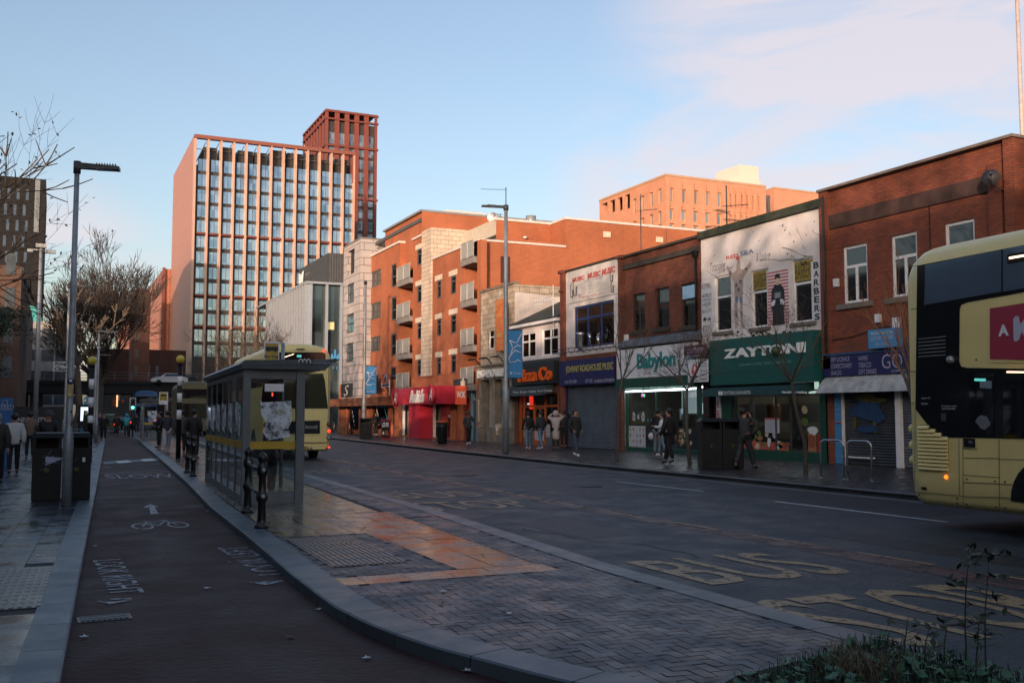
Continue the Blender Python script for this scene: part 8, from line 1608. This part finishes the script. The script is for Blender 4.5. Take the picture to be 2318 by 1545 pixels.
person('person in a navy jacket and pale jeans in front of the pizza shop door', fp_(1224, 1018), -.3, 1.72, coat=NAVC, legs=JEAN, stride=.2, puffy=1.12, arms=('p', 'p'), shoes=WSH)
person('person in a long cream puffer coat raising both hands to the head', fp_(1258, 1018), .3, 1.72, coat=CRC, legs=BLKC, hood=True, arms=('h', 'h'), coatlen=.42, puffy=1.1, stride=.05)
person('person in black with raised arm behind the cream coat', fp_(1277, 1014), .1, 1.75, coat=BLKC, legs=BLKC, arms=('p', 'h'), coatlen=.1)
person('man in a dark parka and jeans walking past the closed grey shutter', fp_(1303, 1033), 2.9, 1.75, coat=pm('dark olive parka', (.02, .023, .02), .8, noise=.2), legs=pm('mid blue jeans', (.05, .07, .10), .8), hair=pm('dark brown hair', (.03, .018, .012), .6), stride=.2, arms=('p', 'p'), coatlen=.12, shoes=WSH, puffy=1.1)
person('dark haired man in a black jumper holding a white carrier bag by the green shopfront', fp_(1489, 1031), 1.0, 1.78, coat=BLKC, legs=JEAN2, bend=.12, arms=('d', 'f'), bag=('hand', WSH), legw=1.15)
person('person in white top and blue jeans with pale backpack between two people in black', fp_(1500, 1032), -.9, 1.62, coat=WSH, legs=JEAN, bag=('back', pm('pale backpack', (.30, .27, .25), .7)), arms=('f', 'f'), shoes=WSH, stride=.15)
person('person in a long black coat nearest the road outside the green shopfront', fp_(1515, 1050), -.5, 1.76, coat=BLKC, legs=BLKC, coatlen=.25, puffy=1.05, stride=.18, legw=1.15)
person('man on the phone in a grey jumper walking past the shawarma window', fp_(1686, 1062), 1.35, 1.75, coat=GRYC, legs=pm('charcoal trousers', (.03, .033, .037), .8), arms=('f', 'u'), stride=.28, hair=BLACKL, legw=1.2)
person('person in black standing in the doorway behind the square bin', fp_(850, 985), 2.8, 1.7, coat=BLKC, legs=BLKC, shoes=WSH)
person('person standing inside the long glass shelter behind the scratched film', G(612, 1125, UPZ), 1.6, 1.75, coat=GRYC, legs=BLKC, puffy=1.1, shoes=WSH)
person('woman in an off white puffer jacket walking away on the left footway', lp_(34, 27), -.05, 1.60, coat=WHC, legs=BLKC, puffy=1.25, stride=.1, arms=('d', 'd'))
person('grey haired person in a dark coat walking away in front of the blue totem', lp_(-4, 23), 0, 1.60, coat=pm('dark brown coat', (.03, .025, .02), .8, noise=.2), legs=BLKC, hair=pm('grey hair', (.20, .20, .21), .8), puffy=1.25, stride=.2, coatlen=.15)
person('person in a wide grey hat facing us behind the large black bin', lp_(110, 27.5), pi, 1.68, coat=BLKC, legs=BLKC, hat=pm('dark grey hat', (.05, .05, .055), .8), coatlen=.2)
person('person in a tan gilet behind the woman in the puffer jacket', lp_(70, 36), 0, 1.66, coat=pm('tan jacket', (.14, .10, .07), .8), legs=BLKC, puffy=1.1)
person('cyclist in a bright turquoise hooded jacket on the red cycle lane', Vector((G(286, 990).x, G(286, 990).y, .02)), .05, 1.72, coat=TEALC, legs=BLKC, hood=True, puffy=1.2, stride=.06, arms=('f', 'f'))
person('person in a black jacket beside the turquoise cyclist', atd(265, 80, .02), .05, 1.70, coat=BLKC, legs=BLKC, puffy=1.05)
bicycle('distant bicycle ridden by the cyclist in turquoise', Vector((G(294, 990).x, G(294, 990).y + .3, .02)), (.03, 1, 0), BLACK)
person('person with pale trousers and a white hood walking away past the far shelter', lp_(379, 44), 0, 1.74, coat=NAVC, legs=PALET, hair=BLACKL, stride=.25, shoes=WSH, legw=1.3, puffy=1.1)
person('person in black pointing, standing at the far shelter', lp_(362, 48), -1.2, 1.72, coat=BLKC, legs=BLKC, arms=('f', 'f'), legw=1.15)
person('person in a brown coat just behind the right crossing beacon', lp_(412, 40), .2, 1.74, coat=pm('brown grey coat', (.05, .04, .035), .8), legs=BLKC, puffy=1.25, coatlen=.1)
person('person in a black coat between the beacon and the long shelter', lp_(441, 36), .6, 1.76, coat=BLKC, legs=BLKC, puffy=1.1, coatlen=.12, arms=('p', 'p'))
person('dark figure with a small light walking along the left footway', lp_(226, 66), pi, 1.72, coat=BLKC, legs=BLKC)
person('dark figure walking beside the one carrying the small light', lp_(236, 62), pi, 1.66, coat=BLKC, legs=BLKC)
# a small crowd under the flyover, each a copy of one built figure
src = person('tiny dark pedestrian under the flyover, farthest left of the group', atd(158, 82, UPZ), 0, 1.7, coat=BLKC, legs=BLKC, group='pedestrians under the flyover')
for x, d, l in ((182, 84, 'tiny dark pedestrian under the flyover beside the advertising screen'), (252, 98, 'tiny dark pedestrian crossing ahead of the turquoise cyclist'), (310, 86, 'tiny dark pedestrian beside the traffic light pole')):
    c = copy_tree(src); c['label'] = l; c.location = atd(x, d, UPZ)
# ================================================================== FOREGROUND BED AND LITTER
rs = random.Random(5)
GRM = pm('dark grass blades', (.030, .085, .045), .7, noise=.5, scale=5, c2=(.012, .035, .02)); DRY = pm('dry grass', (.13, .10, .06), .8, noise=.3); WEED = pm('weed leaves', (.045, .13, .07), .6, noise=.5, scale=9); STEM = pm('weed stem', (.045, .04, .025), .8)
def blades(m, n, area, h0, h1, w=.004, lean=.5):
    for _ in range(n):
        x, y = area(); h = rs.uniform(h0, h1); a = rs.uniform(0, 2 * pi); d = Vector((cos(a), sin(a), 0)); s = Vector((-d.y, d.x, 0)) * w; b = Vector((x, y, UPZ + .02)); c = b + d * h * lean * .3 + Vector((0, 0, h * .6)); e = b + d * h * lean + Vector((0, 0, h)); m.face([b - s, b + s, c + s * .7, c - s * .7]); m.face([c - s * .7, c + s * .7, e])
def bedpt():
    while True:
        x, y = rs.uniform(3.2, 5.3), rs.uniform(2.2, 5.35)
        if y < 4.62 + (x - 3.1) * .40 - .02: return x, y
m = MB(); blades(m, 7000, bedpt, .03, .13); m.build('grass', GRM, None, cat=None, kind='stuff')['label'] = 'short dark grass and weeds covering the corner bed'
m = MB()
for _ in range(2200):
    x, y = bedpt(); c = Vector((x, y, UPZ + rs.uniform(.02, .10))); a = Vector((rs.gauss(0, 1), rs.gauss(0, 1), rs.gauss(0, .5))).normalized() * rs.uniform(.015, .048); b = a.cross(Vector((rs.gauss(0, .4), rs.gauss(0, .4), 1))).normalized() * a.length * .7; m.face([c - a, c - b, c + a, c + b])
m.build('ground_cover', WEED, None, kind='stuff')['label'] = 'small leafy weeds mixed through the corner bed'
m = MB(); blades(m, 420, lambda: (rs.gauss(4.45, .13), rs.gauss(4.72, .12)), .08, .22, .0025, .6); g_ = m.build('dry_grass_tuft', DRY); tag(g_, 'tuft of pale dry grass in the dark corner bed', 'grass tuft')
def weed(label, x, y, h, seed, n=6, lean=.05, ls=.05):
    r2 = random.Random(seed); P = Vector((x, y, UPZ + .02)); t = thing('tall_weed', label, 'weed', P, group='tall weeds in the corner bed'); m = MB(); pts = [P + Vector((lean * k * k * .03, r2.gauss(0, .004), h * k / 6)) for k in range(7)]; m.tube(pts, [.007, .006, .005, .005, .004, .003, .002], 5)
    l = MB()
    for k in range(n):
        b = pts[r2.randint(2, 6)]; a = r2.uniform(0, 2 * pi); e = b + Vector((cos(a), sin(a), r2.uniform(.1, .6))) * r2.uniform(.04, .11); m.tube([b, e], .0025, 4)
        for _ in range(3): c = e + Vector((r2.gauss(0, .02), r2.gauss(0, .02), r2.gauss(0, .012))); u = Vector((r2.gauss(0, 1), r2.gauss(0, 1), r2.gauss(0, .4))).normalized() * ls * r2.uniform(.5, 1); v = u.cross(Vector((r2.gauss(0, .3), r2.gauss(0, .3), 1))).normalized() * u.length * .5; l.face([c - u, c - v, c + u, c + v])
    m.build('stem', STEM, t); l.build('leaves', pm('dark weed leaves', (.03, .05, .028), .6, noise=.4), t)
def wat(x, yb, d): p = CAMP + cdir(x, 938) * d; return p.x, p.y
for (x, d, ytop, lab, n) in ((2168, 6.35, 1240, 'tallest thin weed with a flat leafy top in the corner bed', 16), (2212, 6.2, 1265, 'second tall weed just right of the tallest, with ragged leaves', 18), (2030, 6.4, 1395, 'short dark weed at the left of the weed clump', 5), (2120, 6.4, 1400, 'dark curled weed between the short and tall ones', 4), (2190, 6.1, 1390, 'leaning weed at the foot of the two tall ones', 6), (2075, 6.3, 1420, 'low twiggy weed over the yellow road lettering', 4)):
    wx, wy = wat(x, 0, d); h = EYE - (ytop - 938) * d / FPX - UPZ; weed(lab, wx, wy, h, int(x), n)
LM = [pm('fallen leaf yellow brown', (.20, .13, .04), .7, noise=.3), pm('fallen leaf brown', (.09, .05, .025), .7, noise=.3), pm('dropped white paper', (.5, .52, .55), .6, noise=.1)]
def leafmesh(): 
    m = MB(); P_ = [(cos(2 * pi * k / 10) * (1 if k % 2 else .5), sin(2 * pi * k / 10) * (1 if k % 2 else .5)) for k in range(10)]; m.face([Vector((a * .05, b * .04, .006 + .014 * abs(a))) for a, b in P_]); return m
spots = [(370, 1255, 0, 0), (713, 1347, 0, 0), (735, 1376, 0, 0), (753, 1384, 0, 0), (657, 1443, 1, 0), (858, 1444, 0, 0), (1010, 1491, 0, 0), (1175, 1510, 0, 0), (380, 1303, 1, 0), (449, 1246, 1, 0), (518, 1178, 1, 0), (508, 1200, 0, 0), (540, 1220, 1, 0), (520, 1274, 0, 0), (1000, 1367, 1, 1), (797, 1225, 0, 1), (818, 1257, 0, 1), (750, 1300, 1, 1), (822, 1197, 1, 1), (1093, 1257, 1, 1), (215, 1237, 2, 0), (190, 1443, 2, 0), (85, 1258, 2, 1), (1004, 1340, 2, 1), (822, 1354, 2, 1), (1150, 1390, 2, 1), (1005, 1168, 2, 0), (895, 1112, 2, 0), (690, 1110, 2, 1), (1057, 1520, 2, 0), (830, 1491, 2, 0), (1165, 1528, 2, 0), (720, 1380, 2, 0), (470, 1332, 2, 0), (1553, 1065, 2, 0), (1310, 1030, 2, 1), (468, 1157, 2, 0)]
WHERE = 'beside the bicycle symbol|in the curved gutter nearest the tactile paving|in the gutter just below the curve start|in the gutter beside two others|alone in the middle of the lane|under the curved kerb|near the bottom of the kerb curve|at the bottom edge by the kerb|between the two painted warnings|above the right hand lettering|in the gutter by the guard rail|just left of the guard rail foot|below the guard rail|by the right hand arrow|on the herringbone blocks|at the corner of the tactile paving|near the top of the tactile paving|in the middle of the tactile paving|on the slabs above the tactile paving|on the orange lit slabs|by the left kerb|below the drain grate|on the left footway slabs|in the middle of the herringbone blocks|at the left of the herringbone blocks|at the centre of the herringbone blocks|on the carriageway kerb edge|above the farther bus lettering|on the slabs right of the shelter|near the bottom centre of the lane|below the kerb curve|at the bottom edge of the lane|beside the gutter leaves|in the middle of the cycle lane|on the far gutter by the twin bins|on the far pavement by the shutter|by the shelter foot'.split('|')
first = {}
for i, (x, y, k, up_) in enumerate(spots):
    P = G(x, y, UPZ if up_ else .006); nm = 'litter_scrap' if k == 2 else 'fallen_leaf'
    if k not in first: o = leafmesh().build(nm, LM[k]); first[k] = o
    else: o = first[k].copy(); COL.objects.link(o)
    o.location = P + Vector((0, 0, .003)); o.rotation_euler = (0, 0, rs.uniform(0, 6)); s = rs.uniform(.5, 1.0) * (1.0 if y > 1200 else 1.3); o.scale = (s, s, s)
    tag(o, ('scrap of white litter ' if k == 2 else ('yellow brown' if k == 0 else 'dark brown') + ' fallen leaf ') + WHERE[i], 'litter' if k == 2 else 'leaf', 'white scraps of litter' if k == 2 else 'fallen autumn leaves')
